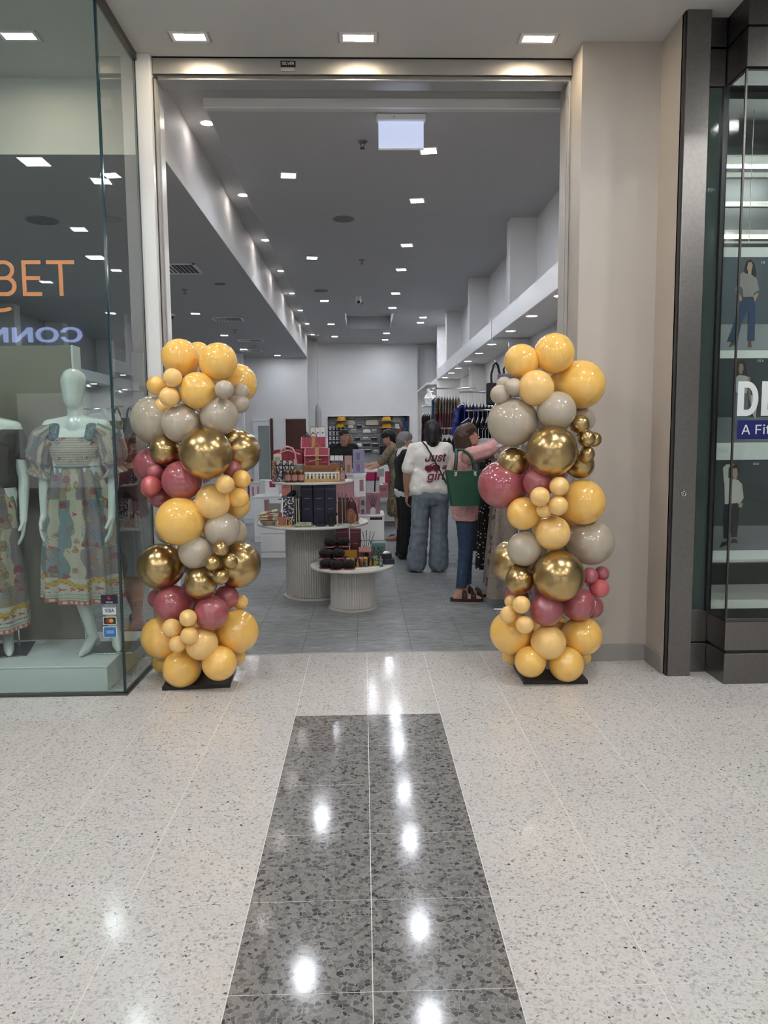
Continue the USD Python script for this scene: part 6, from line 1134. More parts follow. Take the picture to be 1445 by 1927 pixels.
t = thing("teal_card_box", "teal open-lidded card box standing behind the teal bottles", "box", (aty(712, 1034, 6.74)[0], 6.76, Z2)); obj("box_body", B(-.065, .065, -.03, .03, .001, .155, b=.002), cm("teal"), t); obj("patterned_panel", B(-.062, .045, -.0315, -.0295, .01, .13), pat("squiggle_print", (.10, .19, .19), (.015, .02, .02), 120, .5), t); obj("lid", MB().box(-.065, .065, -.03, .03, 0, .012, b=.002).move((0, .01, .158), rx=.25), cm("teal"), t)
# ---- goods farther back
carton("tall dusty pink diffuser carton on the right drawer cabinet", "carton", 702, 968, 27, 41, 8.46, pm("dusty_pink_carton", (.34, .17, .21), .5), .635, .10, name="pink_carton", front=pm("rose_shade", (.38, .20, .24), .5), frac=(.48, .52, .02, .98))
for k, (px, w) in enumerate(((636, 27), (657, 17.5))): carton(f"large plain pink carton, {('left', 'right')[k]} of two behind the navy gift boxes", "carton", px, 964, w, 60, 8.62+.01*k, pm("rose_carton", (.42, .21, .24), .5), .635, .12, name="pink_carton", group="large pink cartons")
for k, (py, lab) in enumerate(((969, "lower"), (951, "upper"))): carton(f"small grey purple-window box, {lab} of two beside the dusty pink carton", "carton", 682.5, py, 10.5, 16.5, 8.40, pm("mauve_grey_carton", (.36, .34, .37), .5), .635+(0 if k == 0 else .0985), .07, name="window_carton", group="two small purple window boxes", front=cm("plum"), frac=(.2, .8, .1, .6))
carton("white carton with pink flower print behind the cylinder", "carton", 677, 964, 22, 72, 8.68, M_trimw, .635, .12, name="white_carton", front=pm("pink_flower_print", (.35, .2, .22), .5), frac=(.5, .85, .55, .85))
t = thing("pink_cylinder", "pink ribbed cylinder box beside the pink cartons", "box", (aty(673.5, 948, 8.55)[0], 8.58, .635)); obj("body", MB().lathe([(1e-5, .001), (.042, .001), (.042, .145), (1e-5, .145)], 28), cm("pink"), t, smooth=40); obj("lid", MB().lathe([(.044, .145), (.044, .18), (.04, .185), (1e-5, .185)], 28), cm("pink"), t, smooth=40)
for k, (py, lab) in enumerate(((891, "lower"), (868.5, "upper"))): carton(f"lilac carton with a flower print, {lab} of two stacked boxes", "carton", 675, py, 22, 22.3, 9.4, pm("lilac_carton", (.34, .31, .46), .5), None, .09, name="lilac_carton", group="two stacked lilac cartons", front=pm("lilac_flower_print", (.22, .17, .33), .5), frac=(.3, .6, .15, .75))
t = thing("display_riser", "white riser stand carrying the lilac cartons", "stand", (aty(670, 893, 9.45)[0], 9.47, 0)); z_r = aty(675, 891, 9.4)[2]; obj("shelf", B(-.13, .13, -.07, .12, z_r-.02, z_r), M_trimw, t); obj("column", B(-.12, .12, -.04, .12, .001, z_r-.02), M_trimw, t)
z_k = aty(655, 893, 9.38)[2]; carton("pale pink carton printed with a woman's portrait", "carton", 655.5, 891, 14, 33, 9.42, pm("blush_carton", (.56, .36, .31), .5), None, .07, name="portrait_carton", front=pm("portrait_skin", (.36, .21, .16), .5), frac=(.3, .75, .05, .5))
# counter goods
for k, (py, lab) in enumerate(((931, "lower"), (914.5, "upper"))): carton(f"white carton with purple window, {lab} of two at the counter end", "carton", 743.5, py, 17, 16.4, 12.42, M_trimw, .488+(0 if k == 0 else .162), .12, name="window_carton", group="two stacked purple window cartons", front=cm("plum"), frac=(.2, .8, .2, .75))
carton("pink lidded carton under the silver pack on the counter", "carton", 721, 931, 19, 18, 12.45, pm("candy_pink_carton", (.50, .24, .27), .5), .488, .12, name="pink_carton", front=pm("candy_print", (.36, .14, .17), .5), frac=(.2, .8, .55, .8))
t = thing("foil_pack", "crinkled silver foil pack on the pink carton", "pack", (aty(721, 913, 12.5)[0], 12.51, .488+.158)); obj("foil", blob([hull((V(-.06, 0, .012), .012), (V(.06, 0, .012), .012), (V(-.05, .02, .075), .01), (V(.06, .02, .08), .01))], .01, 2, [((0, 0, 1), .001)], .010, 45), pm("crinkled_foil", (.75, .72, .74), .18, 1.0), t, smooth=30); obj("seal_strip", B(-.06, .06, -.002, .002, .08, .09), pm("candy_pink_carton", 0), t)
t = thing("fabric_house_box", "pink patterned house-shaped box with peaked lid on the counter", "box", (aty(701, 905, 11.6)[0], 11.65, 0)); zb = aty(701, 904, 11.6)[2]
obj("box_body", B(-.105, .105, -.08, .08, zb, zb+.145, b=.004), pat("magenta_print", (.36, .05, .12), (.55, .28, .33), 60, .5), t); obj("roof", MB().prism(Polygon([(-.12, 0), (.12, 0), (0, .125)]), -.085, .085, lambda v: np.stack([v[:, 0], v[:, 2], v[:, 1]+zb+.146], 1)), pm("rose_felt", (.36, .13, .17), .7), t)
obj("roof_piping", MB().tube([(-.122, -.088, zb+.15), (0, -.088, zb+.275), (.122, -.088, zb+.15)], .008, 6).tube([(-.12, -.088, zb+.148), (.12, -.088, zb+.148)], .007, 6), M_pt, t, smooth=40); obj("pedestal", B(-.1, .1, -.07, .08, .001, zb), M_trimw, t)
for k, (px, py, w, h, y, c_, lab) in enumerate(((697, 931, 16, 26, 12.0, "pink", "pale pink pillow pack at the front of the counter"), (703, 931, 8.5, 20, 11.9, "coral", "coral tube carton with white band on the counter"), (687, 931, 9, 22, 12.2, "white", "small white carton left of the coral one"), (730, 931, 10, 44, 12.6, "red", "red pouch carton behind the silver pack"), (693, 931, 10, 31, 12.6, "kraft", "brown kraft carton behind the pink pack"))):
    carton(lab, "carton", px, py, w, h, y+.35, cm(c_), .488 if py > 920 else None, .08, name="counter_carton")
for k, (px, py, lab) in enumerate(((716, 895, "left"), (741, 893, "right"))): carton(f"blank white price card standing on the counter, {lab} one", "card", px, py+2, 13, 15, 11.2, M_trimw, None, .012, name="price_card", group="blank price cards")
# left rear goods
zc = .66
for k, (px, py, w, h, y, z, m, lab, fr) in enumerate(((514, 931, 25, 15, 10.84, zc, M_trimw, "white carton with red motif on the left display block, upper of two", cm("red")), (513, 944, 27, 13, 10.82, zc-.085, M_trimw, "white dotted carton under the red motif carton", None))):
    pass
carton("white carton printed with a red motif on the left display block", "carton", 512, 934, 26, 30, 10.9, M_trimw, .66, .12, name="motif_carton", front=cm("red"), frac=(.33, .75, .55, .95))
carton("pink and coral card reading SELF-CARING MYSELF on the display block", "book", 538.5, 934, 17, 29, 10.86, pm("coral_cover", (.62, .24, .19), .5), .66, .03, name="self_care_book")
bx = aty(538.5, 934, 10.86)[0]
sb = [o for o in stage.GetPrimAtPath("/World").GetChildren() if o.GetName() == "self_care_book"][0]; hb = aty(538.5, 905, 10.86)[2]-.66
for k, w_ in enumerate(("SELF-", "CARING", "MYSELF")): obj("lettering", text_mb(w_, .021, (0, -.0165, hb*.80-.032*k), depth=.001, bold=True, width=.085), pm("crimson_ink", (.30, .012, .03), .5), sb)
for k, (px, py, w, h, y, c_, lab) in enumerate(((481, 936, 22, 29, 13.2, "white", "white cosmetics carton with two pink tubes at far left"), (498, 936, 18, 33, 13.25, "white", "tall white carton left of the red motif carton"), (471, 936, 9, 34, 13.4, "red", "dark red carton at the far left of the block"))):
    t, w_, d, h_ = carton(lab, "carton", px, py, w, h, y, cm(c_), .44, .1, name="cosmetics_carton")
    if k == 0:
        for q in (-.3, .15): obj("pink_tube_print", B(w_*q, w_*(q+.18), -d/2-.0012, -d/2, h_*.15, h_*.7), cm("pink"), t)
carton("grey-green instruction card standing behind the folded cloths", "card", 516.5, 983, 24, 36, 9.40, pm("sage_card", (.26, .28, .25), .5), .56, .02, name="sage_card")
carton("dusty pink folder leaning at the left of the sage card", "folder", 502, 962, 9, 22, 9.5, pm("dusty_pink_carton", 0), .56, .03, name="pink_folder")
t = thing("cap", "dark teal cap resting on the standing books", "cap", (aty(536, 938, 6.88)[0], 6.89, Z1+.235)); obj("crown", MB().lathe([(.036, .0), (.034, .018), (.022, .03), (1e-5, .033)], 20), pm("teal_felt", (.02, .05, .06), .9), t, smooth=40); obj("peak", MB().prism(affinity.translate(affinity.scale(Point(0, 0).buffer(1), .03, .035), -.03, 0), -.002, .002), pm("teal_felt", 0), t)
t = thing("felt_hat", "black soft hat lying behind the teal cap", "hat", (aty(546, 938, 6.96)[0]+.01, 6.97, Z1+.235)); obj("crown", blob([hull((V(-.02, 0, .02), (.03, .03, .02)), (V(.02, 0, .05), (.028, .03, .03)))], .008, 3, [((0, 0, 1), .001)]), cm("black"), t, smooth=True); obj("brim", MB().cyl((0, 0, .0), .046, .004, 22), cm("black"), t)
t = thing("round_handbag", "black rounded bag behind the red lunch bags", "bag", (aty(577, 850, 9.2)[0], 9.25, aty(577, 862, 9.2)[2])); obj("bag_body", blob([hull((V(-.05, 0, .06), .06), (V(.06, 0, .06), .06), (V(0, 0, .22), .07))], .016, 4, [((0, 0, 1), .002)]), cm("black"), t, smooth=True); obj("handle", MB().tube([(-.04, 0, .26), (0, 0, .31), (.04, 0, .26)], .007, 6), cm("black"), t)
t = thing("bag_pedestal", "grey pedestal under the black rounded bag", "stand", (aty(577, 850, 9.2)[0], 9.25, 0)); zz = aty(577, 862, 9.2)[2]; obj("column", B(-.12, .12, -.10, .10, .001, zz-.02), M_wall, t); obj("top_plate", B(-.13, .13, -.11, .11, zz-.02, zz), M_trimw, t)
# ================================================================ clothes on rails, hanging bags, accessory wall
def dots_mat():
    n = {"g": ("texture_coordinate", {}), "m": ("mapping", {"rotation": (math.pi/2, 0, 0)}), "v": ("voronoi_texture", {"dimensions": "2D", "scale": 21.0, "randomness": .8}), "r": ("rgb_ramp", {"ramp": [(0, (.6, .58, .56)), (.14, (.6, .58, .56)), (.15, (.014, .010, .011)), (1, (.014, .010, .011))], "interpolate": False}), "p": ("principled_bsdf", {"roughness": .85})}
    return usdkit.material(stage, "/World/Looks/polka_dot_cloth", n, [("g.object", "m.vector"), ("m.vector", "v.vector"), ("v.distance", "r.fac"), ("r.color", "p.base_color")], surface="p.BSDF")
def gmat(name, a, b_=None, scale=30, th=.5, kind="noise"): return pm(name, a, .85, var=.12, scale=40) if b_ is None else pat(name, a, b_, scale, th, kind)
G = {"blue": gmat("royal_blue_print", (.012, .030, .26), (.008, .008, .02), 14, .52), "navy": gmat("navy_print_cloth", (.010, .012, .06), (.03, .04, .14), 22, .55), "black": gmat("black_cloth", (.011, .010, .012)), "leo": gmat("leopard_print", (.36, .30, .25), (.07, .03, .025), 70, .5), "burg": gmat("mulberry_cloth", (.15, .055, .065)), "red": gmat("red_check_cloth", (.13, .02, .02), (.03, .012, .02), 26, .5), "plum": gmat("plum_cloth", (.04, .014, .026)), "cream": gmat("cream_cloth", (.42, .36, .28)), "denim": gmat("blue_cloth", (.05, .10, .22)), "dots": dots_mat(), "floral": gmat("faded_floral_cloth", (.27, .225, .185), (.19, .175, .175), 42, .56), "brown": gmat("dark_brown_cloth", (.03, .014, .012)), "lav": gmat("lavender_cloth", (.19, .19, .25)), "olive": gmat("olive_cloth", (.085, .078, .05)), "grey": gmat("mid_grey_cloth", (.11, .11, .115)), "taupe": gmat("taupe_stripe_cloth", (.26, .20, .17), (.10, .07, .065), 24, .5)}
M_hang = pm("clear_hanger", (.62, .63, .66), .25)
def garment(lab, loc, rz, h, mat, wtop=.19, wbot=.24, thick=.032, seed=0, kind="top", mat2=None, split=.45, group=None, hang=.14, name="garment", cat="garment"):
    """A garment on its hanger, hanging from the rail at loc; face along local y."""
    t = thing(name, lab, cat, loc, rz, group); rnd = random.Random(seed); nz, nu = 26, 44
    u = np.linspace(0, 2*np.pi, nu, endpoint=False); zs = np.linspace(0, 1, nz)
    prof = [(0, .035), (.03, wtop*.62), (.08, wtop), (.3, wtop*.94), (1, wbot)]
    W = np.interp(zs, [p[0] for p in prof], [p[1] for p in prof]); D = thick*np.interp(zs, [0, .06, 1], [.35, .8, 1.0]); ph = rnd.random()*6
    Z, U = np.meshgrid(zs, u, indexing="ij"); sx = np.sign(np.cos(U))*np.abs(np.cos(U))**.7; sy = np.sign(np.sin(U))*np.abs(np.sin(U))**.8
    X = W[:, None]*sx*(1+.03*np.sin(7*U+ph)*Z); Y = D[:, None]*sy + .014*Z*np.sin(X*38+ph) + .008*Z*np.sin(X*71+2*ph); Zw = -hang - h*Z + .012*np.sin(X*12+ph)*Z**3
    v = np.stack([X, Y, Zw], -1).reshape(-1, 3); i, j = np.meshgrid(np.arange(nz-1), np.arange(nu), indexing="ij"); j2 = (j+1) % nu
    q = np.stack([i*nu+j, (i+1)*nu+j, (i+1)*nu+j2, i*nu+j2], -1).reshape(-1, 4); caps = np.array([[0, j, j+1] for j in range(1, nu-1)])
    f = np.vstack([q[:, [0, 1, 2]], q[:, [0, 2, 3]], caps])
    if mat2 is not None:
        top = (f.min(1)//nu)/nz < split; obj("upper_cloth", (v, f[top]), mat, t, smooth=True); obj("lower_cloth", (v, f[~top]), mat2, t, smooth=True)
    else: obj("cloth", (v, f), mat, t, smooth=True)
    obj("hanger", MB().tube([(-.165, 0, -hang-.035), (0, 0, -hang+.03), (.165, 0, -hang-.035)], .007, 6).tube([(0, 0, -hang+.03), (0, 0, -.022), (.016, 0, -.004), (.0, 0, .011), (-.014, 0, .0)], .0028, 5), M_hang, t, smooth=40)
    if kind == "sleeved":
        for s in (-1, 1): obj("sleeve", MB().tube([(s*wtop*.86, 0, -hang-h*.10), (s*(wtop+.02), .004, -hang-h*.34), (s*(wtop+.015), .006, -hang-h*.62)], [.034, .04, .042], 10), mat, t, smooth=50)
    return t
def rail(lab, pts, legs_=(), r=.0125):
    t = thing("clothes_rail", lab, "clothes rail", (0, 0, 0)); obj("rail_tube", MB().tube(pts, r, 10), M_chrome, t, smooth=50)
    for p in (pts[0], pts[-1]): obj("rail_end", MB().sphere(p, r*1.3, 10), M_chrome, t, smooth=True)
    for (x, y, z) in legs_:
        obj("post", MB().tube([(x, y, .01), (x, y, z)], r, 10), M_chrome, t, smooth=50); obj("foot", B(x-.22, x+.22, y-.02, y+.02, .001, .02, b=.004), M_chrome, t)
    return t
# bay at y = 9.2: navy and royal blue tops
rail("chrome wall rail of navy and royal blue tops in front of the bay partition", [(1.18, 9.12, 2.03), (1.82, 9.12, 2.03)])
for k in range(13):
    x = 1.205+.041*k; m = (G["blue"] if k in (0, 1, 4) else G["navy"] if k % 3 else G["black"])
    garment(f"{'royal blue printed' if k in (0, 1, 4) else 'navy printed' if k % 3 else 'black'} top, {ORD[k]} from the left on the middle right rail", (x, 9.12, 2.016), (1.05 if k == 0 else 1.32+.02*(k % 3)), .60 if k < 2 else .55, m, .20, .25, .018, k, "sleeved" if k == 0 else "top", group="tops on the navy and blue rail")
# bay at y = 12: leopard and mulberry
rail("chrome rail of leopard and mulberry tops farther along the right wall", [(1.16, 12.2, 2.26), (1.82, 12.2, 2.26)])
for k in range(9):
    x = 1.18+.045*k; garment(f"{'blue plain' if k == 0 else 'leopard and mulberry'} top, {ORD[k]} from the left on the far right rail", (x, 12.2, 2.246), 1.1 if k < 2 else 1.32, .56+.02*(k % 2), G["denim"] if k == 0 else G["leo"], .19, .25, .02, 30+k, "top", None if k == 0 else G["burg"], .42, group="tops on the leopard rail")
rail("lower chrome rail of dark dresses under the leopard tops", [(1.16, 11.7, 1.62), (1.82, 11.7, 1.62)])
for k in range(7): garment(f"{('plum', 'dark red checked', 'black')[k % 3]} dress, {ORD[k]} from the left on the lower far rail", (1.19+.07*k, 11.7, 1.606), 1.25, .95, G[("plum", "red", "black")[k % 3]], .18, .25, .025, 60+k, group="dresses on the lower far rail")
# bay at y = 15.6: reds and creams
rail("short chrome rail of red and dark clothes at the far right corner", [(1.24, 15.7, 2.10), (1.82, 15.7, 2.10)])
for k in range(8): garment(f"{('dark red checked', 'plum', 'dark brown', 'black', 'cream', 'black', 'cream', 'plum')[k]} garment, {ORD[k]} from the left on the far corner rail", (1.27+.045*k, 15.7, 2.086), 1.2, (.85, .95, .9, .8, .4, .9, .45, .9)[k], G[("red", "plum", "brown", "black", "cream", "black", "cream", "plum")[k]], .17, .2, .022, 80+k, group="garments on the far corner rail")
t = thing("bust_form", "white headless bust form standing above the far corner rail", "mannequin", (1.40, 15.95, 2.14)); obj("bust", blob([hull((V(0, 0, .04), (.09, .06, .04)), (V(0, 0, .14), (.12, .075, .05))), hull((V(0, 0, .16), (.11, .06, .05)), (V(0, 0, .24), .045)), hull((V(0, 0, .24), .045), (V(-.02, 0, .31), .04)), hull((V(.10, 0, .17), .045), (V(.13, 0, .10), .03))], .015, 4, [((0, 0, 1), .002)]), M_mann, t, smooth=True)
t = thing("wall_shelf", "white shelf carrying the headless bust form", "shelf", (1.66, 15.95, 2.12)); obj("shelf_board", B(-.42, .42, -.12, .12, 0, .018, b=.002), M_trimw, t); obj("bracket", B(-.02, .02, .0, .12, -.06, 0), M_trimw, t)
# front floor rack along the right wall
rail("floor-standing chrome rack of dark dresses behind the right balloon column", [(1.33, 6.35, 1.60), (1.33, 8.75, 1.60)], [(1.33, 6.38, 1.60), (1.33, 8.72, 1.60)])
rk = [(6.50, "floral", 1.36, .26, "faded floral long dress nearest the entrance on the floor rack", "dress"), (6.64, "taupe", 1.30, .25, "taupe striped long dress second on the floor rack", "dress"), (6.80, "floral", 1.28, .25, "faded floral dress third on the floor rack", "dress"), (7.22, "dots", 1.22, .25, "black dress with white polka dots at the front of the dark dresses", "dress"), (7.34, "dots", 1.20, .25, "second black polka dot dress behind the first", "dress"), (7.52, "black", 1.10, .24, "black dress behind the polka dot dresses", "dress"), (7.66, "navy", .75, .24, "navy printed top hanging above the reaching woman's arm", "top"), (7.8, "black", 1.1, .24, "black dress sixth from the end of the floor rack", "dress"), (8.0, "navy", 1.0, .24, "navy printed dress toward the far end of the rack", "dress"), (8.2, "black", 1.1, .24, "black dress near the far end of the rack", "dress"), (8.4, "blue", 1.15, .24, "royal blue long dress at the far end of the rack", "dress")]
for k, (y, m, h, wb_, lab, ct) in enumerate(rk): garment(lab, (1.33, y, 1.586), .12 if k < 5 else .2, h, G[m], .18, wb_, .03, 110+k, group="clothes on the floor rack", cat=ct)
rail("chrome rail of black clothes on clear hangers beneath the navy tops", [(1.22, 8.86, 1.80), (1.75, 8.86, 1.80)])
for k in range(8): garment(f"{'dark brown' if k == 0 else 'black'} garment, {ORD[k]} from the left on the rail of clear hangers", (1.24+.055*k, 8.86, 1.786), .9 if k == 0 else 1.3, .5, G["brown" if k == 0 else "black"], .19, .21, .022, 140+k, group="black clothes on clear hangers", hang=.10)
# hanging bags by the right wall
def hung_bag(lab, x, y, z, w, h, loop, mat, smat=None, rz=0.0, group=None):
    t = thing("hanging_bag", lab, "bag", (x, y, z), rz, group); obj("bag_body", B(-w/2, w/2, -.035, .035, -loop-h, -loop, b=.012), mat, t); obj("flap_seam", B(-w/2+.01, w/2-.01, -.037, -.034, -loop-.05, -loop-.045), M_blackp, t)
    for dy in (-.02, .02): obj("strap", MB().tube([(-w*.22, dy, -loop), (-w*.24, dy, -loop*.6), (-w*.12, dy, -.03), (0, dy, .0), (w*.12, dy, -.03), (w*.24, dy, -loop*.6), (w*.22, dy, -loop)], .009, 6), smat or M_blackp, t, smooth=50)
    obj("hook", MB().tube([(0, -.02, .006), (0, .03, .008), (0, .03, .03), (0, .10, .03)], .004, 6), M_chrome, t, smooth=40)
hung_bag("black bag with tall looped straps hanging left of the right balloon column", 1.455, 8.30, 2.30, .20, .24, .22, M_blackp)
hung_bag("leopard print bag with black straps beside the tall looped bag", 1.60, 8.30, 2.30, .24, .26, .12, G["lav"])
# ---- things seen through the side glass on the left
rail("chrome rail of lavender and black tops along the left wall", [(-5.35, 14.3, 2.05), (-4.72, 14.3, 2.05)])
for k in range(8): garment(f"{('black', 'lavender', 'lavender', 'navy')[k % 4]} top, {ORD[k]} from the left on the left wall rail", (-5.28+.07*k, 14.3, 2.036), -1.15, .62, G[("black", "lav", "lav", "navy")[k % 4]], .19, .24, .022, 170+k, group="tops on the left wall rail")
t = thing("mannequin", "headless white mannequin in a tropical print top and black skirt inside the shop", "mannequin", (-3.58, 10.6, .42), .3)
J = joints(1.66); tp_ = [p for p in torso_parts(J, .9, 1.0, .92)] + [hull((J["nk"]-V(0, 0, .03), .05), (J["nk"]+V(0, 0, .03), .045))]
for sd in "RL": tp_ += chain((J["s"+sd], .048), (J["e"+sd], .036), (J["w"+sd], .022)) + chain((J["h"+sd], .08), (J["k"+sd], .048), (J["a"+sd], .032)) + [hull((J["a"+sd], .032), (J["a"+sd]*(1, 1, 0)+V(0, .12, .03), .03))]
obj("body", blob(tp_, .02, 5), M_mann, t, smooth=True); obj("print_top", blob(torso_parts(J, 1.05, 1, 1.06)[:3] + sleeve(J, "R", .5, .062, .058) + sleeve(J, "L", .5, .062, .058), .018, 5, [((0, 0, 1), .96), ((0, 0, -1), -1.33)], .004), pat("tropical_print", (.30, .26, .18), (.05, .06, .04), 16, .5), t, smooth=True)
obj("black_skirt", blob([hull((J["pv"]+V(.08, 0, .05), .105), (J["pv"]+V(-.08, 0, .05), .105), (V(.11, 0, .5), .11), (V(-.11, 0, .5), .11))], .02, 4, [((0, 0, 1), .46)]), G["black"], t, smooth=True); obj("base_plate", B(-.17, .17, -.12, .2, .001, .03, b=.003), pm("stand_steel", 0), t)
t = thing("display_plinth", "white plinth under the headless mannequin inside the shop", "plinth", (-3.58, 10.6, 0)); obj("body", B(-.3, .3, -.3, .3, .001, .40, b=.003), M_trimw, t); obj("top_board", B(-.31, .31, -.31, .31, .40, .42, b=.003), M_trimw, t)
rail("black rail of olive tote bags seen through the side glass", [(-3.95, 12.0, 2.0), (-3.3, 12.0, 2.0)], [(-3.93, 12.0, 2.0), (-3.32, 12.0, 2.0)])
for k, m in enumerate(("olive", "grey", "olive")): hung_bag(f"{('olive', 'grey', 'olive')[k]} tote bag, {('left', 'middle', 'right')[k]} of three on the black rail", -3.84+.2*k, 11.97, 1.985, .19, .34, .16, G[m], group="tote bags on the black rail")
t = thing("display_table", "low white display table behind the window shopper", "table", (-2.45, 7.5, 0)); obj("table_top", B(-.42, .45, -.35, .4, .655, .68, b=.003), M_trimw, t)
for x, y in ((-.38, -.3), (.41, -.3), (-.38, .35), (.41, .35)): obj("leg", B(x-.02, x+.02, y-.02, y+.02, .001, .655), M_trimw, t)
for k in range(5): carton(f"small black box, {ORD[k]} in the stack on the table behind the window shopper", "box", 232+6.2*(k % 3), 982-20*(k//3), 5.8, 19, 7.45+.02*(k // 3), cm("black", .4) if k < 9 else None, .68 + (0 if k < 3 else .103), .08, name="black_box", group="black boxes behind the window shopper", front=pm("silver_foil", 0), frac=(.2, .8, .45, .55))
t = thing("small_handbag", "small rose handbag on the table behind the window shopper", "bag", (aty(252, 984, 7.28)[0], 7.27, .68)); obj("bag_body", B(-.055, .055, -.02, .02, .001, .075, b=.008), cm("dpink"), t); obj("handle", MB().tube([(-.03, 0, .07), (-.02, 0, .105), (.02, 0, .105), (.03, 0, .07)], .005, 6), cm("burg"), t); obj("clasp", B(-.02, .02, -.022, -.019, .04, .045), M_gold, t)
# ---- curtain, pendant, tag stand
t = thing("changing_room_curtain", "brown curtain across the right changing room doorway", "curtain", (-1.675, 18.97, 0)); v, f, _, _ = skirt_grid([(1.93, .245, .02, .02), (.03, .25, .03, .05)], (0, 0), 16, 5, 160, 12, 0); obj("curtain_cloth", (v, f), pm("brown_curtain", (.085, .035, .026), .9), t, smooth=True); obj("curtain_rail", MB().tube([(-.26, 0, 1.945), (.26, 0, 1.945)], .010, 8), M_alu, t, smooth=40)
for k in range(8): obj("ring", MB().tube([(-.22+.063*k+.014*math.cos(a), 0, 1.94+.016*math.sin(a)) for a in np.linspace(0, 2*np.pi, 11)[:-1]], .003, 5, closed=True), M_chrome, t)
t = thing("pendant_lamp", "pale bell-shaped pendant hanging on a long cord before the back wall", "lamp", (-1.03, 17.6, 0)); obj("cord", MB().tube([(0, 0, 2.28), (0, 0, ZMAIN)], .006, 6), pm("pale_cord", (.5, .5, .5), .6), t)
obj("bell_shade", MB().lathe([(.07, 1.72), (.074, 1.72), (.074, 2.05), (.06, 2.17), (.035, 2.24), (.012, 2.28), (1e-5, 2.28), (.01, 2.27), (.033, 2.23), (.056, 2.16), (.069, 2.04), (.07, 1.72)], 28), pm("pendant_shade", (.40, .40, .42), .35), t, smooth=40); obj("ceiling_rose", MB().cyl((0, 0, ZMAIN-.03), .05, .03, 16), M_white, t)
t = thing("tag_stand", "wooden stand of three hanging gift tags behind the lunch bags", "stand", (aty(598, 812, 8.7)[0], 8.70, .0)); obj("pole", MB().tube([(0, .03, .011), (0, .03, 1.63)], .007, 8), M_wood, t); obj("crossbar", MB().tube([(-.085, .0, 1.622), (0, 0, 1.635), (.085, .0, 1.622)], .005, 6), M_wood, t); obj("pole_foot", MB().cyl((0, .03, .001), .09, .01, 18), M_wood, t)
for k in range(3): g_ = thing("gift_tag", f"white gift tag, {('left', 'middle', 'right')[k]} of three on the wooden stand", "tag", (aty(598, 812, 8.7)[0]-.055+.055*k, 8.685, 1.61), -.15+.15*k, "three gift tags"); obj("tag", B(-.022, .022, -.002, .002, -.105, 0, b=.0008), M_white, g_); obj("tag_mark", MB().prism(Point(0, 0).buffer(.010), 0, .001, lambda v: np.stack([v[:, 0], -.0022-v[:, 2], v[:, 1]-.055], 1)), pm("grey_print", 0), g_)
# ---- accessory wall in the back niche
an = thing("accessory_display", "grey slatted accessory display set into the back wall", "display", (0, 19.62, 0))
obj("back_panel", B(NX0, NX1, .10, .12, NZ0, NZ1), pm("niche_grey", (.30, .31, .32), .35), an)
obj("niche_frame", MB().box(NX0-.03, NX0, -.13, .12, NZ0, NZ1+.03).box(NX1, NX1+.03, -.13, .12, NZ0, NZ1+.03).box(NX0, NX1, -.13, .12, NZ1, NZ1+.03), M_trimw, an)
for k in range(9): obj("slat_rail", B(NX0+.01, NX1-.01, .07, .10, 1.10+.105*k, 1.112+.105*k), M_alu, an)
for k in range(9): obj("upright_wire", B(NX0+.12+.22*k, NX0+.126+.22*k, .07, .075, NZ0, NZ1), M_alu, an)
obj("navy_board", B(NX0+.01, NX0+.42, .085, .098, .95, 1.75), pm("navy_board", (.012, .022, .075), .5), an)
YN = 19.66
def at_n(px, py): p = aty(px, py, YN); return p[0], p[2]
for r in range(6):
    for c_ in range(4):
        x, z = at_n(621.5+6.6*c_, 806+9.5*r)
        g_ = thing("earring_card", f"white earring card, {ORD[r]} row and {ORD[c_]} column of the navy board", "card", (x, YN-.03, z), 0, "earring cards on the navy board"); obj("card", B(-.028, .028, -.002, .0, -.045, .045), M_white, g_); obj("earring", B(-.008, .008, -.004, -.002, -.015, .012), (M_gold, M_blackp, pm("blue_bead", (.03, .06, .25), .3))[(r+c_) % 3], g_)
for k, (px, py, sc) in enumerate(((643, 791, 1.35), (641, 803, 1.25), (727, 791, 1.4), (727, 804, 1.45), (727, 816, 1.3))):
    x, z = at_n(px, py); g_ = thing("straw_hat", f"yellow hat, {('top left', 'lower left', 'top right', 'middle right', 'lower right')[k]} one on the accessory wall", "hat", (x, YN-.20, z), 0, "yellow hats on the accessory wall")
    obj("crown", MB().lathe([(.085*sc, 0), (.08*sc, .05), (.05*sc, .09), (1e-5, .095)], 20).move((0, .0, .0)), pm("yellow_felt", (.62, .34, .04), .8), g_, smooth=50); obj("brim", MB().lathe([(.08*sc, .0), (.15*sc, -.015), (.148*sc, -.02), (.078*sc, -.006)], 24), pm("yellow_felt", 0), g_, smooth=50)
    obj("hat_peg", MB().tube([(0, .0, .04), (0, .24, .04)], .006, 5), M_alu, g_)
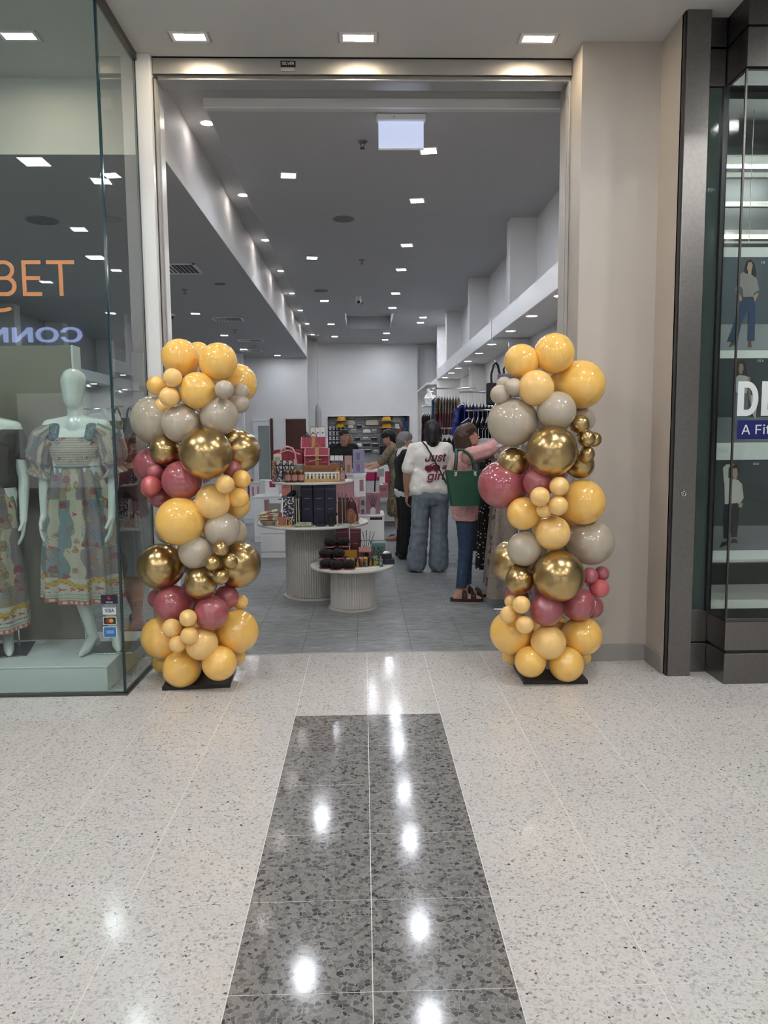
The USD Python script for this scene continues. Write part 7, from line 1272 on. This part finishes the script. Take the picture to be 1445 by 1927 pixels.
for k, (px, py, w, h, c_) in enumerate(((653, 796, 30, 7, "cream"), (700, 796, 24, 8, "cream"), (655, 786, 22, 5, "grey"), (690, 786, 20, 5, "grey"), (665, 812, 12, 6, "grey"), (690, 812, 14, 5, "white"), (704, 812, 10, 5, "grey"), (672, 826, 10, 5, "black"), (688, 826, 12, 5, "grey"), (704, 826, 12, 5, "black"), (690, 837, 14, 5, "navy"), (706, 838, 12, 5, "black"), (676, 838, 9, 5, "white"), (692, 849, 14, 5, "black"), (708, 850, 10, 5, "grey"), (680, 849, 9, 5, "white"), (660, 803, 10, 5, "white"), (676, 803, 9, 5, "black"), (745, 790, 14, 9, "grey"), (747, 803, 9, 8, "white"))):
    x, z = at_n(px, py); s_ = YN/F; g_ = thing("accessory_pack", f"{ {'cream': 'cream', 'grey': 'grey', 'white': 'white', 'black': 'black', 'navy': 'navy'}[c_]} packed accessory number {k+1} from the top left on the wire wall" if False else f"{c_} accessory pack on the back wall, {ORD[k % 18]} of the {'upper' if k < 18 else 'right hand'} group", "accessory", (x, YN-.02, z), 0, "packed accessories on the back wall")
    obj("pack", B(-w*s_/2, w*s_/2, -.03, .0, -h*s_/2, h*s_/2, b=.004), cm(c_), g_); obj("header_card", B(-w*s_*.4, w*s_*.4, -.002, .002, h*s_/2-.001, h*s_/2+.02), M_white, g_)
for k, (px, c_) in enumerate(((718, "black"), (726.5, "brown"), (735, "black"))):
    x, z = at_n(px, 800); hung_bag(f"{c_} bag on long straps, {('left', 'middle', 'right')[k]} of three on the accessory wall", x, YN-.15, z, .115, .22, .55, G[c_], group="long-strapped bags on the accessory wall")
x, z = at_n(725, 822); g_ = thing("round_hat", "round black hat hanging among the long-strapped bags", "hat", (x, YN-.26, z)); obj("brim", MB().lathe([(1e-5, 0), (.085, 0), (.085, .006), (1e-5, .006)], 24).move(rx=math.pi/2), cm("black"), g_); obj("crown", MB().lathe([(.05, .006), (.045, .05), (1e-5, .055)], 20).move(rx=math.pi/2), cm("black"), g_, smooth=50)
for k, (px, py, c_, nm) in enumerate(((762, 795, "navy", "navy starred scarf hanging at the right of the accessory wall"), (752, 812, "rust", "rust scarf hanging left of the navy scarf"), (746, 830, "black", "black scarf hanging below the white pack"))):
    x, z = at_n(px, py); g_ = thing("scarf", nm, "scarf", (x, YN-.03, z)); v, f, _, _ = skirt_grid([(.15, .05, .014, .03), (-.22, .06, .018, .08)], (0, 0), 9, k, 60, 10, .0); obj("scarf_cloth", (v, f), pat("navy_star_print", (.012, .03, .14), (.3, .3, .32), 40, .6) if c_ == "navy" else cm(c_), g_, smooth=True); obj("knot", MB().sphere((0, 0, .155), .03, 10), cm(c_), g_, smooth=True)
